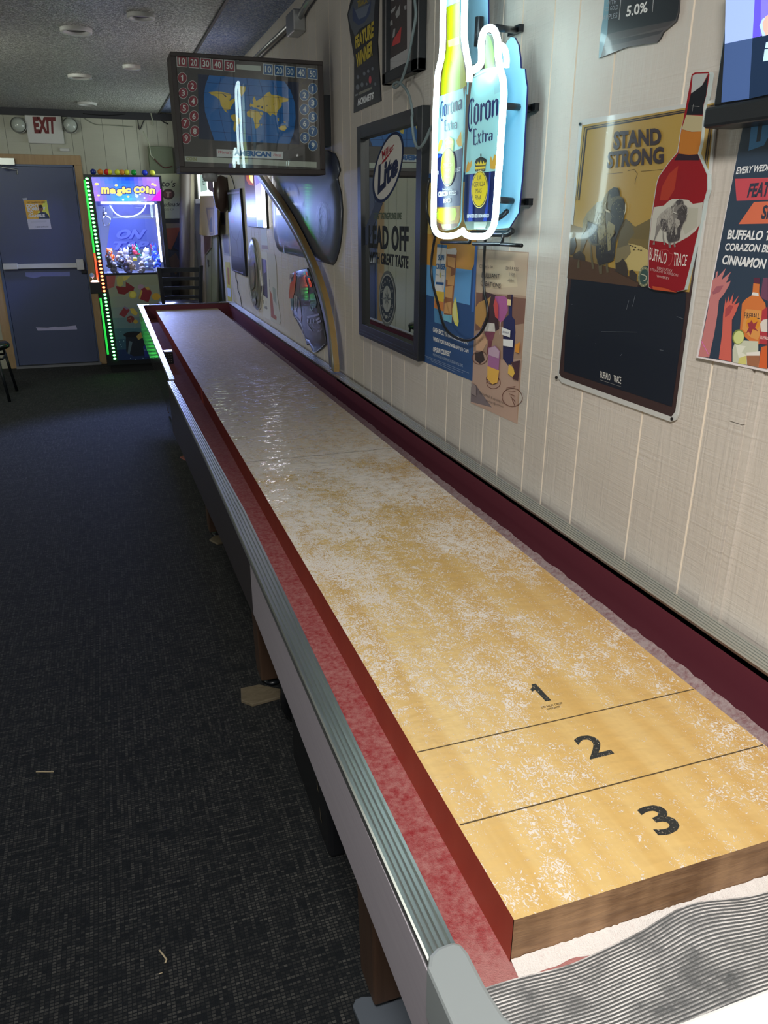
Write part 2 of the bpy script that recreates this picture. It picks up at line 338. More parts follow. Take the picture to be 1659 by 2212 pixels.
class Art(MB):                                      # flat printed artwork on a real plane, points read off the photo
    def __init__(s, plane, k=1.0, rough=0.5, emit=0.0, coat=0.0, base=0.0, metal=0.0):
        super().__init__(); s.pend = []; s.p = plane; s.k = k; s.r = rough; s.e = emit; s.c = coat; s.d = base; s.mt = metal; s.step = 0.0005
    def m(s, c): return c if not isinstance(c, tuple) else ink(c, s.k, s.r, s.e, s.c, s.mt)
    def at(s, q, lay=0): return s.p.hit(q) + s.p.n * s.d
    def lay(s, vs, fs, mat, layer, thick=0.0):                  # remember the layer; make() stacks all layers a hair apart
        o = len(s.v); s.add(vs, fs, mat); s.pend.append((layer, len(s.pend), o, len(s.v), thick)); return s
    def poly(s, pts, c, lay=1): return s.lay([s.at(q) for q in pts], [tuple(range(len(pts)))], s.m(c), lay)
    def make(s, *a, **k):
        d = 4e-5
        for _, _, i0, i1, th in sorted(s.pend):
            for i in range(i0, i1): s.v[i] = s.v[i] + s.p.n * d
            d += 4e-5 + th
        s.pend = []; return super().make(*a, **k)
    def sheet(s, pts, c, th=0.0008, edge=None):
        f = [s.p.hit(q) + s.p.n * s.d for q in pts]; b = [q - s.p.n * th for q in f]; n = len(pts)
        s.add(f + b, [tuple(range(n)), tuple(range(2 * n - 1, n - 1, -1))], s.m(c))
        o = len(s.v) - 2 * n
        for i in range(n): s.f.append(((o + i, o + (i + 1) % n, o + n + (i + 1) % n, o + n + i), s.m(edge or c), False))
        return s
    def hatch(s, pts, n, L, ang, w, cols, lay, jit=0.35):   # short hair strokes inside a px polygon
        xs = [p[0] for p in pts]; ys = [p[1] for p in pts]; rnd = random.Random(int(sum(xs)) + n); by = {}
        def ins(x, y):
            r = False; j = len(pts) - 1
            for i in range(len(pts)):
                if (pts[i][1] > y) != (pts[j][1] > y) and x < (pts[j][0] - pts[i][0]) * (y - pts[i][1]) / (pts[j][1] - pts[i][1]) + pts[i][0]: r = not r
                j = i
            return r
        k = 0
        for _ in range(n * 4):
            if k >= n: break
            x, y = rnd.uniform(min(xs), max(xs)), rnd.uniform(min(ys), max(ys))
            if not ins(x, y): continue
            t = ang + rnd.uniform(-jit, jit); l = L * rnd.uniform(.5, 1.2); dx, dy = math.cos(t), math.sin(t); c = cols[k % len(cols)]
            q = [(x - dy * w, y + dx * w), (x + dx * l, y + dy * l), (x + dy * w, y - dx * w)]
            s.lay([s.at(p) + s.p.n * (4e-6 * k) for p in q], [(0, 1, 2)], s.m(c), lay); s.pend[-1] = s.pend[-1][:4] + (-4e-5,); k += 1
        s.pend.append((lay, len(s.pend), 0, 0, 4e-6 * n)); return s
    def ell(s, c, rx, ry, col, lay=1, n=28, rot=0.0):   # c in px, radii in px
        pts = []
        for i in range(n):
            t = 2 * math.pi * i / n; a, b = rx * math.cos(t), ry * math.sin(t)
            pts.append((c[0] + a * math.cos(rot) - b * math.sin(rot), c[1] + a * math.sin(rot) + b * math.cos(rot)))
        return s.poly(pts, col, lay)
    def disc(s, c, r, col, lay=1, n=24, r0=0.0):        # true circle of r metres about px c
        o = s.at(c, lay); a = [o + s.p.u * (r * math.cos(2 * math.pi * i / n)) + s.p.v * (r * math.sin(2 * math.pi * i / n)) for i in range(n)]
        if r0 <= 0: s.lay(a, [tuple(range(n))], s.m(col), lay)
        else:
            b = [o + s.p.u * (r0 * math.cos(2 * math.pi * i / n)) + s.p.v * (r0 * math.sin(2 * math.pi * i / n)) for i in range(n)]
            s.lay(a + b, [(i, (i + 1) % n, n + (i + 1) % n, n + i) for i in range(n)], s.m(col), lay)
        return s
    def line(s, pts, w, col, lay=1):                     # w in px
        for a, b in zip(pts, pts[1:]):
            dx, dy = b[0] - a[0], b[1] - a[1]; L = math.hypot(dx, dy) or 1; nx, ny = -dy / L * w / 2, dx / L * w / 2
            s.poly([(a[0] + nx, a[1] + ny), (b[0] + nx, b[1] + ny), (b[0] - nx, b[1] - ny), (a[0] - nx, a[1] - ny)], col, lay)
        return s
    def tx(s, body, tl, tr, br, bl, col, lay=2, bold=0.0, shear=0.0, sp=1.0):
        vs, fs = text_tris(body, bold, shear, sp)
        P = [s.at(q, lay) for q in (tl, tr, br, bl)]
        out = [P[3] * ((1 - a) * (1 - b)) + P[2] * (a * (1 - b)) + P[1] * (a * b) + P[0] * ((1 - a) * b) for a, b in vs]
        return s.lay(out, fs, s.m(col), lay)
    def t4(s, body, q, col, lay=2, **k): return s.tx(body, q[0], q[1], q[2], q[3], col, lay, **k)
def T(o, label, cat, group=None, kind=None):
    o['label'] = label; o['category'] = cat
    if group: o['group'] = group
    if kind: o['kind'] = kind
    return o
def empty(name, loc, label, cat, group=None):
    o = bpy.data.objects.new(name, None); COL.objects.link(o); o.location = loc; o.empty_display_size = 0.05
    return T(o, label, cat, group)
def struct(o): o['kind'] = 'structure'; return o
def tree_copy(o, loc=None, parent=None):
    c = o.copy(); COL.objects.link(c)
    if parent is not None: c.parent = parent
    if loc is not None: c.location = loc
    for ch in list(o.children): tree_copy(ch, None, c)
    return c
def smooth(pts, n=6):
    pts = [Vector(p) for p in pts]; out = []
    for i in range(len(pts) - 1):
        p0 = pts[max(i - 1, 0)]; p1 = pts[i]; p2 = pts[i + 1]; p3 = pts[min(i + 2, len(pts) - 1)]
        for j in range(n):
            t = j / n
            out.append(0.5 * ((2 * p1) + (p2 - p0) * t + (2 * p0 - 5 * p1 + 4 * p2 - p3) * t * t + (3 * p1 - p0 - 3 * p2 + p3) * t ** 3))
    return out + [pts[-1]]
# ================================================================== STRUCTURE
X0, Y0 = -4.6, -4.2
mb = MB(); mb.box(X0, XW + 0.1, Y0, YB + 0.1, -0.1, 0.0, MATS['carpet']); struct(mb.make('floor'))
mb = MB(); mb.box(X0, 0.337, Y0, YB + 0.1, ZC, ZC + 0.1, M_CEIL); struct(mb.make('ceiling'))
mb = MB(); mb.box(0.345, XW + 0.1, Y0, YB + 0.1, ZC + 0.012, ZC + 0.1, M_BLUECEIL); o = mb.make('ceiling_strip'); o['kind'] = 'structure'
mb = MB(); mb.box(0.333, 0.347, Y0, YB, ZC - 0.008, ZC + 0.02, pmat('dark_edge', (0.05, 0.05, 0.06), 0.6)); struct(mb.make('trim_1'))
# right wall: planks with real grooves
def grooved(name, axis_pts, a0, a1, put, m_face, m_gr, gw=0.0055, gd=0.003):
    mb = MB(); prof = [(a0, 0)]; mats = []
    for p in axis_pts:
        prof += [(p - gw / 2, 0), (p - gw / 2 + 0.0008, gd), (p + gw / 2 - 0.0008, gd), (p + gw / 2, 0)]; mats += [m_face, m_gr, m_gr, m_gr]
    prof.append((a1, 0)); mats.append(m_face)
    for (a, d), (b, e), mt in zip(prof, prof[1:], mats):
        mb.add([put(a, d, 0.0), put(b, e, 0.0), put(b, e, 2.56), put(a, d, 2.56)], [(0, 1, 2, 3)], mt)
    mb.add([put(a0, 0.1, 0), put(a1, 0.1, 0), put(a1, 0.1, 2.56), put(a0, 0.1, 2.56)], [(0, 1, 2, 3)], m_face)
    return struct(mb.make(name))
base = [0.735, 0.96, 1.105, 1.21, 1.36, 1.464, 1.624, 1.74]
gs = sorted(b + 1.182 * n for b in base for n in range(-4, 7) if Y0 < b + 1.182 * n < YB - 0.05)
grooved('wall_right', gs, Y0, YB, lambda a, d, z: (XW + d, a, z), M_WALL, M_GROOVE)
gx = []; xx = X0 + 0.1
while xx < XW: gx.append(xx); xx += random.choice([0.10, 0.13, 0.2])
grooved('wall_back', gx, X0, XW + 0.1, lambda a, d, z: (a, YB + d, z), M_BACK, M_BGROOVE, 0.004, 0.003)
mb = MB(); mb.box(X0 - 0.1, X0, Y0, YB, 0, 2.56, M_BACK); struct(mb.make('wall_left'))
# batten over a panel joint
mb = MB(); mb.box(XW - 0.007, XW, 0.458, 0.489, 0.8, 1.2, M_WALL).box(XW - 0.007, XW, 0.458, 0.489, 1.2015, ZC, M_WALL); struct(mb.make('trim_2'))
mb = MB(); mb.box(XW - 0.004, XW, 0.435, 0.452, 0.8, ZC, M_WALL); struct(mb.make('trim_3'))
# dark strip where the back wall meets the ceiling
mb = MB(); mb.box(X0, XW, YB - 0.03, YB, 2.43, ZC, pmat('dark_strip', (0.035, 0.035, 0.045), 0.6)); struct(mb.make('trim_4'))
# door
M_DOOR = pmat('door_paint', (0.095, 0.118, 0.23), 0.42)
M_DFRAME = pmat('door_frame_blue', (0.10, 0.14, 0.27), 0.4)
dr = bpy.data.objects.new('door_1', None); COL.objects.link(dr); dr.location = (-0.95, YB - 0.02, 0); dr['kind'] = 'structure'
MB().box(-1.345, -0.548, YB - 0.028, YB - 0.004, 0.03, 1.975, M_DOOR).make('door_leaf', dr, 0.003)
mb = MB(); mb.box(-1.372, -1.347, YB - 0.036, YB - 0.002, 0.0, 1.995, M_DFRAME).box(-0.546, -0.535, YB - 0.036, YB - 0.002, 0.0, 1.995, M_DFRAME).box(-1.372, -0.535, YB - 0.036, YB - 0.002, 1.977, 1.995, M_DFRAME); mb.make('door_frame', dr)
MB().box(-1.372, -0.52, YB - 0.07, YB - 0.002, 0.0, 0.024, pmat('threshold', (0.35, 0.36, 0.4), 0.4, metal=0.7)).make('threshold', dr)
mb = MB(); mb.box(-1.46, -1.372, YB - 0.03, YB, 0.0, 1.995, M_PINE).box(-0.535, -0.462, YB - 0.03, YB, 0.0, 1.995, M_PINE).box(-1.46, -0.462, YB - 0.03, YB, 1.995, 2.085, M_PINE); mb.make('door_casing', dr, 0.003)
mb = MB(); mb.box(-1.335, -0.60, YB - 0.085, YB - 0.05, 1.015, 1.062, M_WHITE).box(-1.335, -1.20, YB - 0.09, YB - 0.028, 1.01, 1.068, M_WHITE).box(-0.635, -0.565, YB - 0.095, YB - 0.028, 0.995, 1.10, M_WHITE).box(-0.60, -0.545, YB - 0.06, YB - 0.028, 0.955, 0.99, M_BLACKMET)
pb = mb.make('panic_bar', dr, 0.004)
mb = MB(); mb.box(-1.30, -1.075, YB - 0.09, YB - 0.03, 1.985, 2.045, M_GALV); mb.tube([(-1.19, YB - 0.075, 1.98), (-1.19, YB - 0.19, 1.955), (-1.07, YB - 0.03, 1.945), (-1.07, YB - 0.03, 1.90)], 0.009, M_GALV); mb.make('door_closer', dr, 0.003)

# ================================================================== SHUFFLEBOARD TABLE
tb = empty('shuffleboard_table', (0.254, 3.1, 0.0), 'very long shuffleboard table with wax dusted maple board running along the wall', 'table')
BW, BL, BT, GZ = 0.508, 6.285, 0.068, 0.722
class TopArt(Art): pass
board = Art(Plane((0, 0, ZT), (1, 0, 0), (0, 1, 0)), 1.0, 0.4); board.step = 0.0002
c = 0.0015
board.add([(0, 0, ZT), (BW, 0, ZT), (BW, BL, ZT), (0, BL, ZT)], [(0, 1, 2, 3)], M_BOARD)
board.add([(0, c, ZT - c), (0, BL, ZT - c), (0, BL, GZ), (0, c, GZ), (0, c, ZT), (0, BL, ZT)], [(0, 3, 2, 1), (4, 0, 1, 5)], M_REDSIDE)
board.add([(BW, 0, ZT), (BW, BL, ZT), (BW, BL, GZ), (BW, 0, GZ)], [(0, 3, 2, 1)], M_REDSIDE)
board.add([(0, 0, ZT), (BW, 0, ZT), (BW, 0, GZ), (0, 0, GZ)], [(0, 3, 2, 1)], M_ENDGRAIN)
board.add([(0, BL, ZT), (BW, BL, ZT), (BW, BL, GZ), (0, BL, GZ)], [(0, 1, 2, 3)], M_ENDGRAIN)
g = G('worn_black'); g.set(Base_Color=g.mix(g.ramp(g.noise(g.pos, 330, 3, 0.7), 0.60, 0.68), (0.022, 0.024, 0.024), (0.62, 0.52, 0.38)), Roughness=0.45); M_WORN = g.m
M_LINE = pmat('board_line', (0.085, 0.055, 0.022), 0.5)
def bpoly(x0, x1, y0, y1, mt): board.add([(x0, y0, ZT + 0.0003), (x1, y0, ZT + 0.0003), (x1, y1, ZT + 0.0003), (x0, y1, ZT + 0.0003)], [(0, 1, 2, 3)], mt)
for yy in (0.154, 0.309, 1.83): bpoly(0.002, BW - 0.002, yy - 0.0012, yy + 0.0012, M_LINE)
for yy in (BL - 0.154, BL - 0.309, BL - 1.83): bpoly(0.002, BW - 0.002, yy - 0.0012, yy + 0.0012, M_LINE)
def bnum(s, x0, x1, y0, y1, bold, mt=M_WORN):
    vs, fs = text_tris(s, bold); board.add([(x0 + a * (x1 - x0), y0 + b * (y1 - y0), ZT + 0.0003) for a, b in vs], fs, mt)
cN1 = crop(1120, 1460, .217)
def quad_num(s, px, bold, mt=M_WORN): board.tx(s, *[px[i] for i in (0, 1, 2, 3)], mt, 1, bold)
bnum('1', 0.2405, 0.2675, 0.3595, 0.4110, 0.025)
bnum('2', 0.2385, 0.2800, 0.2105, 0.2625, 0.018)
bnum('3', 0.2380, 0.2780, 0.0505, 0.1030, 0.020)
bnum('DO NOT DROP', 0.2345, 0.2745, 0.3445, 0.3495, 0.02, M_LINE); bnum('WEIGHTS', 0.2405, 0.2655, 0.3375, 0.3420, 0.02, M_LINE)
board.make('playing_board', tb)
# gutters
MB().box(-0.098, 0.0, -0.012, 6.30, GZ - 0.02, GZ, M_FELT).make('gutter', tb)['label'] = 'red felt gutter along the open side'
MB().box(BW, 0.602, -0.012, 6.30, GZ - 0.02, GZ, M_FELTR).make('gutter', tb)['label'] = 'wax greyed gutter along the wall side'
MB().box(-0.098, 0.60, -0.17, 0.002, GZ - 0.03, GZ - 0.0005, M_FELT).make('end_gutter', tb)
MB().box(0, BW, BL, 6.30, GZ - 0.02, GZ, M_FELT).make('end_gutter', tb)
# heap of wax swept against the board end and along the wall side gutter
def heap(name, pts, h, w, mat, label, n=5):
    mb = MB(); vs = []; fs = []
    for i, (a, d) in enumerate(pts):
        a = Vector(a); d = Vector(d); q_ = a.x * 9 + a.y * 5; ww = w * (0.85 + 0.22 * math.sin(q_ * 2.3) + 0.14 * math.sin(q_ * 5.9 + 1) + 0.05 * math.sin(q_ * 17))
        for k in range(n + 1):
            t = k / n; vs.append(a + d * (ww * t) + Vector((0, 0, h * (1 - t) ** 1.3 * random.uniform(0.75, 1.15))))
    for i in range(len(pts) - 1):
        for k in range(n): fs.append((i * (n + 1) + k, i * (n + 1) + k + 1, (i + 1) * (n + 1) + k + 1, (i + 1) * (n + 1) + k))
    mb.add(vs, fs, mat, True); o = mb.make(name); T(o, label, 'wax', None, 'stuff'); return o
heap('wax_heap', [((0.0 + 0.60 * i / 140, -0.0005, GZ), (0, -1, 0)) for i in range(141)], 0.007, 0.020, M_WAXHEAP, 'pinkish white shuffleboard wax swept along the near board end')
heap('wax_drift', [((0.601, 0.02 + 4.6 * i / 260, GZ + 0.001), (-1, 0, 0)) for i in range(261)], 0.013, 0.035, M_FELTR, 'dusty wax lint drifted along the maroon rail in the wall side gutter')
# rails
def rail_top(st, z, n_rib, name, label=None):
    prof = [(0.0, -0.012), (0.0, 0.0)]
    for i in range(n_rib):
        a = 0.06 + 0.80 * i / n_rib; b = 0.06 + 0.80 * (i + 1) / n_rib
        prof += [(a, 0.0024), (a + (b - a) * 0.62, 0.0024), (a + (b - a) * 0.74, -0.0006), (b - 0.01, -0.0006)]
    prof += [(0.88, 0.003), (1.0, 0.003), (1.0, -0.012)]
    mb = MB(); vs = []; fs = []; n = len(prof)
    for y, xo, xi in st: vs += [(xo + (xi - xo) * t, y, z + h) for t, h in prof]
    for i in range(len(st) - 1):
        for k in range(n - 1): fs.append((i * n + k, i * n + k + 1, (i + 1) * n + k + 1, (i + 1) * n + k))
    fs += [tuple(range(n)), tuple(range((len(st) - 1) * n + n - 1, (len(st) - 1) * n - 1, -1))]
    mb.add(vs, fs, M_ALU); o = mb.make(name, tb)
    if label: o['label'] = label
    return o
near = [(-0.052, -0.126, -0.0925), (0.30, -0.1275, -0.093), (0.90, -0.129, -0.0905), (1.28, -0.129, -0.0895), (1.77, -0.131, -0.100), (2.58, -0.142, -0.115), (3.022, -0.150, -0.124)]
farr = [(3.062, -0.139, -0.1145), (6.25, -0.138, -0.0985)]
def rail_body(st, z0, z1, inset, mat, name, bottom=None):
    mb = MB()
    for (y0, o0, i0), (y1, o1, i1) in zip(st, st[1:]):
        mb.hexa([(o0 + inset, y0, z0), (o1 + inset, y1, z0), (i1, y1, z0), (i0, y0, z0)], [(o0 + inset, y0, z1), (o1 + inset, y1, z1), (i1, y1, z1), (i0, y0, z1)], mat)
    return mb.make(name, tb)
rail_top(near, 0.832, 4, 'rail_cap', 'ribbed aluminium cap on the near left rail')
rail_top(farr, 0.832, 4, 'rail_cap', 'ribbed aluminium cap on the far left rail')
rail_body(near, GZ - 0.02, 0.830, 0.022, M_MAROON, 'rail'); rail_body(farr, GZ - 0.02, 0.830, 0.022, M_MAROON, 'rail')
rr = [(-0.20, 0.652, 0.6015), (2.86, 0.652, 0.6015)]; rr2 = [(2.868, 0.654, 0.603), (6.27, 0.656, 0.605)]
rail_top(rr, 0.832, 5, 'rail_cap', 'ribbed aluminium cap on the wall side rail'); rail_top(rr2, 0.832, 5, 'rail_cap', 'ribbed aluminium cap on the far wall side rail')
rail_body(rr, GZ - 0.02, 0.830, 0.0, M_MAROON, 'rail'); rail_body(rr2, GZ - 0.02, 0.830, 0.0, M_MAROON, 'rail')
MB().box(-0.13, 0.64, 6.27, 6.30, GZ - 0.02, 0.829, M_MAROON).box(-0.06, 0.55, 6.268, 6.305, 0.829, 0.835, M_DARKWOOD).make('end_rail', tb)
MB().box(-0.142, -0.05, 6.252, 6.31, 0.832, 0.839, M_ALU).make('corner_trim', tb, 0.002); MB().box(0.53, 0.652, 6.272, 6.31, 0.832, 0.839, M_ALU).make('corner_trim', tb, 0.002)
# side panels
MB().box(-0.127, -0.108, -0.056, 1.00, 0.690, 0.8195, M_GREYLAM).make('side_panel', tb)['label'] = 'grey woodgrain side panel'
M_APRON = pmat('dark_apron', (0.040, 0.034, 0.034), 0.33)
M_APRON2 = pmat('dark_apron_gloss', (0.020, 0.018, 0.020), 0.14)
def apron(st, pxs, name, M_APRON=M_APRON):
    mb = MB()
    for (y0, x0, z0), (y1, x1, z1) in zip(st, st[1:]):
        mb.hexa([(x0, y0, z0), (x1, y1, z1), (x1 + 0.018, y1, z1), (x0 + 0.018, y0, z0)], [(x0, y0, 0.8195), (x1, y1, 0.8195), (x1 + 0.018, y1, 0.8195), (x0 + 0.018, y0, 0.8195)], M_APRON)
    return mb.make(name, tb)
apron([(1.012, -0.1245, 0.675), (1.5, -0.1255, 0.648), (2.0, -0.130, 0.62), (2.6, -0.139, 0.605), (3.02, -0.147, 0.595)], None, 'side_panel')['label'] = 'dark brown side panel'
apron([(3.065, -0.136, 0.60), (6.27, -0.135, 0.60)], None, 'side_panel', M_APRON2)['label'] = 'dark brown far side panel'
MB().box(-0.10, 0.60, -0.05, 6.27, 0.64, GZ - 0.021, M_DARKWOOD).make('table_bed', tb)
MB().box(0.60, 0.650, -0.05, 6.27, 0.62, GZ - 0.021, M_DARKWOOD).make('side_panel', tb)
# near end: grey corner cap, black end block, pale end rail
outl = [(-0.1335, -0.315), (-0.1335, -0.062), (-0.127, -0.050), (-0.116, -0.044), (-0.098, -0.043), (-0.090, -0.048), (-0.0875, -0.060), (-0.0870, -0.100), (-0.0835, -0.130), (-0.074, -0.152), (-0.055, -0.168), (-0.02, -0.180), (0.02, -0.186), (0.02, -0.315)]
mb = MB(); mb.hexa([(x, y, 0.772) for x, y in outl], [(x, y, 0.846) for x, y in outl], M_CAP); mb.make('corner_cap', tb, 0.006)
MB().box(-0.122, 0.6, -0.30, -0.20, 0.50, 0.772, M_BLACK).box(-0.122, -0.100, -0.20, -0.058, 0.62, 0.772, M_BLACK).make('end_block', tb)
MB().box(0.02, 0.60, -0.31, -0.168, 0.55, 0.806, M_WHITELAM).make('end_rail', tb, 0.004)['label'] = 'white end rail'
# legs
def leg(x, y, s, w, pad):
    mb = MB(); a, b = w * 0.62, w * 0.5
    top = [(x - a, y - a, 0.645), (x + a, y - a, 0.645), (x + a, y + a, 0.645), (x - a, y + a, 0.645)]
    bot = [(x - b, y - b, 0.035), (x + b, y - b, 0.035), (x + b, y + b, 0.035), (x - b, y + b, 0.035)]
    mb.hexa(bot, top, M_LEG); o = mb.make('leg', tb, 0.006)
    f = MB(); f.cyl((x, y, 0.0), (x, y, 0.012), 0.032, M_BLACKMET, 16).cyl((x, y, 0.01), (x, y, 0.04), 0.012, M_BLACKMET, 10)
    fo = f.make('foot', tb); fo.parent = o
    return o
for y in (0.522, 1.755, 3.16, 4.66, 5.80):
    leg(0.035, y, 0, 0.095, None); leg(0.47, y, 0, 0.095, None)
# ribbed rubber mat lying in the near end gutter
mb = MB(); vs = []; fs = []; NR = 36; NXX = 60
def mat_edge(x):
    return -0.020 + 0.010 * math.exp(-((x - 0.235) / 0.06) ** 2) - 0.006 * math.exp(-((x - 0.06) / 0.05) ** 2)
def mat_rise(x, y): return 0.012 * math.exp(-((x - 0.25) / 0.07) ** 2 - ((y + 0.02) / 0.035) ** 2)
rows = []
for r in range(NR):
    for q, hh in ((0.0, 0.0), (0.12, 0.0024), (0.52, 0.0024), (0.64, 0.0)): rows.append(((r + q) / NR, hh))
for i in range(NXX + 1):
    x = -0.086 + (0.596 + 0.086) * i / NXX
    for t, hh in rows:
        y = mat_edge(x) * (1 - t) + (-0.166) * t
        vs.append((x, y, GZ + 0.0015 + hh + mat_rise(x, y)))
n = len(rows)
for i in range(NXX):
    for k in range(n - 1): fs.append((i * n + k, i * n + k + 1, (i + 1) * n + k + 1, (i + 1) * n + k))
M_RIB = pmat('rubber_rib', (0.16, 0.165, 0.17), 0.6)
for i, f in enumerate(fs): mb.f.append((f, M_MAT if (i % (n - 1)) % 4 == 1 else M_RIB, False))
mb.v = [Vector(p) for p in vs]; T(mb.make('rubber_mat'), 'ribbed black rubber mat whitened with wax in the near end gutter', 'mat')
# pads under the legs
def pad(pts, h, mat, label):
    mb = MB(); P = [on_z(p, h) for p in pts]; mb.hexa([(p.x, p.y, 0.0005) for p in P], [(p.x, p.y, h) for p in P], mat)
    T(mb.make('leg_pad', None, 0.002), label, 'pad', 'pads under the table legs')
pad([(520, 1486), (560, 1478), (606, 1488), (606, 1504), (545, 1521), (521, 1512)], 0.012, M_CARD, 'torn tan cardboard pad under the second nearest table leg')
pad([(762, 2172), (768, 2158), (782, 2152), (880, 2150), (905, 2190), (905, 2235), (785, 2228)], 0.012, pmat('blue_grey_pad', (0.10, 0.12, 0.15), 0.6), 'blue grey pad under the nearest table leg')
pad([(452, 1165), (470, 1152), (492, 1152), (494, 1168), (470, 1174)], 0.010, M_CARD, 'pale pad under the third table leg')
pad([(388, 987), (400, 982), (418, 982), (420, 991), (402, 994)], 0.008, pmat('red_pad', (0.30, 0.10, 0.09), 0.7), 'reddish pad under the fourth table leg')
# black things stored under the table
mb = MB(); cpt = Vector((0.12, 1.50, 0.115)); mb.tube([cpt + Vector((0.10 * math.cos(t), 0.04 * math.cos(t), 0.10 * math.sin(t))) for t in [i * math.pi / 14 for i in range(28)]], 0.016, M_RUBBER, 10, True)
T(mb.make('cable_coil'), 'black coiled cable on the carpet beneath the table', 'cable')
P = [on_z(p, 0.0) for p in ((712, 1858), (757, 1862))]
bx0, by0 = P[0].x, P[0].y
mb = MB(); mb.box(bx0, bx0 + 0.30, by0, by0 + 0.42, 0.0, 0.30, M_RUBBER)
cs = mb.make('storage_case', None, 0.012); T(cs, 'black case with painted highlights on the carpet beneath the near end of the table', 'case')
for (a, b) in (((0.02, 0.24), (0.03, 0.275)), ((0.06, 0.14), (0.075, 0.175)), ((0.03, 0.06), (0.045, 0.10))):
    mb = MB(); mb.add([(bx0 - 0.001, by0 + 0.30 * a[1] + 0.05, a[1]), (bx0 - 0.001, by0 + 0.30 * a[1] + 0.062, a[1]), (bx0 - 0.001, by0 + 0.3 * b[1] + 0.058, b[1])], [(0, 1, 2)], M_CARD); mb.make('case_highlight', cs)  # pale slivers painted on the case side as highlights
# small silver and black box in the left gutter
P = on_z((368, 786), GZ)
sb = empty('gutter_box', (P.x, P.y, GZ + 0.0006), 'small silver topped black box standing in the left gutter', 'box')
MB().box(P.x - 0.028, P.x + 0.020, P.y, P.y + 0.06, GZ, GZ + 0.066, M_BLACK).make('body', sb, 0.003)
mb = MB(); mb.lathe([(0.0, 0.0), (0.0, 0.0)], (P.x, P.y, GZ), (0, 0, 1), M_CHROME, 4)
MB().box(P.x - 0.030, P.x + 0.022, P.y - 0.002, P.y + 0.062, GZ + 0.066, GZ + 0.072, M_CHROME).make('lid', sb, 0.003)
mb = MB()
for i in range(3):
    for j in range(4): mb.ball((P.x - 0.018 + i * 0.013, P.y - 0.0005, GZ + 0.012 + j * 0.014), 0.0032, M_GALV, 8)
mb.make('studs', sb)
# crumbs and straws on the carpet
def straw(pts, r, label):
    mb = MB(); mb.tube([on_z(p, 0.004) for p in pts], r, pmat('straw', (0.55, 0.46, 0.30), 0.6), 5); T(mb.make('straw_bit'), label, 'debris')
straw([(344, 2052), (352, 2062), (360, 2073), (357, 2080)], 0.0022, 'bent dry straw on the carpet near the front')
straw([(343, 2104), (351, 2101)], 0.0014, 'short straw scrap beside the bent straw')
straw([(78, 1667), (116, 1667)], 0.0022, 'thin straight straw on the carpet at left')
# ================================================================== THINGS ON THE RIGHT WALL
def quad(c, *a): return c(*a)
# ---- tin sign with bison picture, raised bottle and blackboard
NV = (30, 36, 48)
ts = empty('tin_sign', (XW - 0.004, 0.83, 1.15), 'tall embossed tin sign with a bison picture, a raised red bottle and a blackboard below', 'sign')
a = Art(wall_plane(), 0.95, 0.28, coat=0.35, base=0.006)
outl = cF(265, 915, 300, 893, 1290, 745, 1290, 900) + cG(1240, 40, 1000, 1790, 985, 1825, 950, 1838, 130, 1545, 108, 1515, 105, 1480)
a.sheet(outl, (206, 208, 206), 0.004, (200, 202, 200))
a.poly(cF(287, 938, 1285, 770, 1275, 900) + cG(1225, 40, 985, 1760, 955, 1800, 130, 1505, 112, 1475), (66, 50, 50), 1)
a.poly(cF(287, 938, 1285, 770, 1275, 900) + cG(1225, 40, 1090, 870, 190, 720), (176, 146, 74), 2)
for off, cc in ((14, (44, 38, 40)), (26, (96, 80, 70)), (32, (44, 38, 40))):
    a.line(cF(292 + off, 945 + off * .8, 1285, 775 + off * .8), 2.2, cc, 3); a.line(cF(292 + off, 945 + off * .8, 232 + off, 1500), 1.8, cc, 3)
    a.line(cF(1275 - off * .6, 870, 1225 - off, 1330), 2.0, cc, 3)
a.poly(cG(600, 330, 690, 380, 820, 310, 790, 700, 560, 640), (120, 104, 62), 3)
a.poly(cY(1120, 640, 1200, 760, 1540, 580, 1530, 990, 1130, 950), (112, 98, 62), 3)
a.poly(cY(960, 700, 1060, 600, 1170, 690, 1215, 860, 1100, 1010, 1140, 1230, 880, 1280), (104, 98, 78), 4)
a.poly(cY(1100, 1040, 1330, 1090, 1480, 1180, 1440, 1560, 860, 1500, 880, 1150), (196, 178, 118), 3)
a.poly(cY(880, 1140, 1130, 1060, 1150, 1210, 1060, 1330, 860, 1420), (132, 122, 92), 4)
a.poly(cY(70, 700, 260, 760, 560, 860, 560, 1500, 30, 1400, 60, 930), (132, 112, 72), 3)
a.poly(cG(190, 600, 330, 640, 560, 700, 720, 800, 700, 830, 175, 765), (86, 66, 54), 4)
BI = [(560, 300), (640, 290), (700, 180), (770, 90), (850, 36), (930, 50), (965, 110), (960, 195), (1030, 240), (1062, 330), (1062, 470), (1030, 620), (1025, 720), (960, 790), (930, 930), (890, 1050), (870, 1250), (850, 1350), (740, 1400), (760, 1560), (720, 1570), (700, 1420), (640, 1440), (640, 1590), (590, 1590), (570, 1420), (530, 1280), (540, 1100), (440, 1060), (470, 1330), (500, 1500), (460, 1500), (430, 1290), (430, 1060), (370, 970), (300, 1150), (230, 1360), (235, 1490), (180, 1490), (240, 1200), (270, 900), (300, 640), (370, 500), (470, 400)]
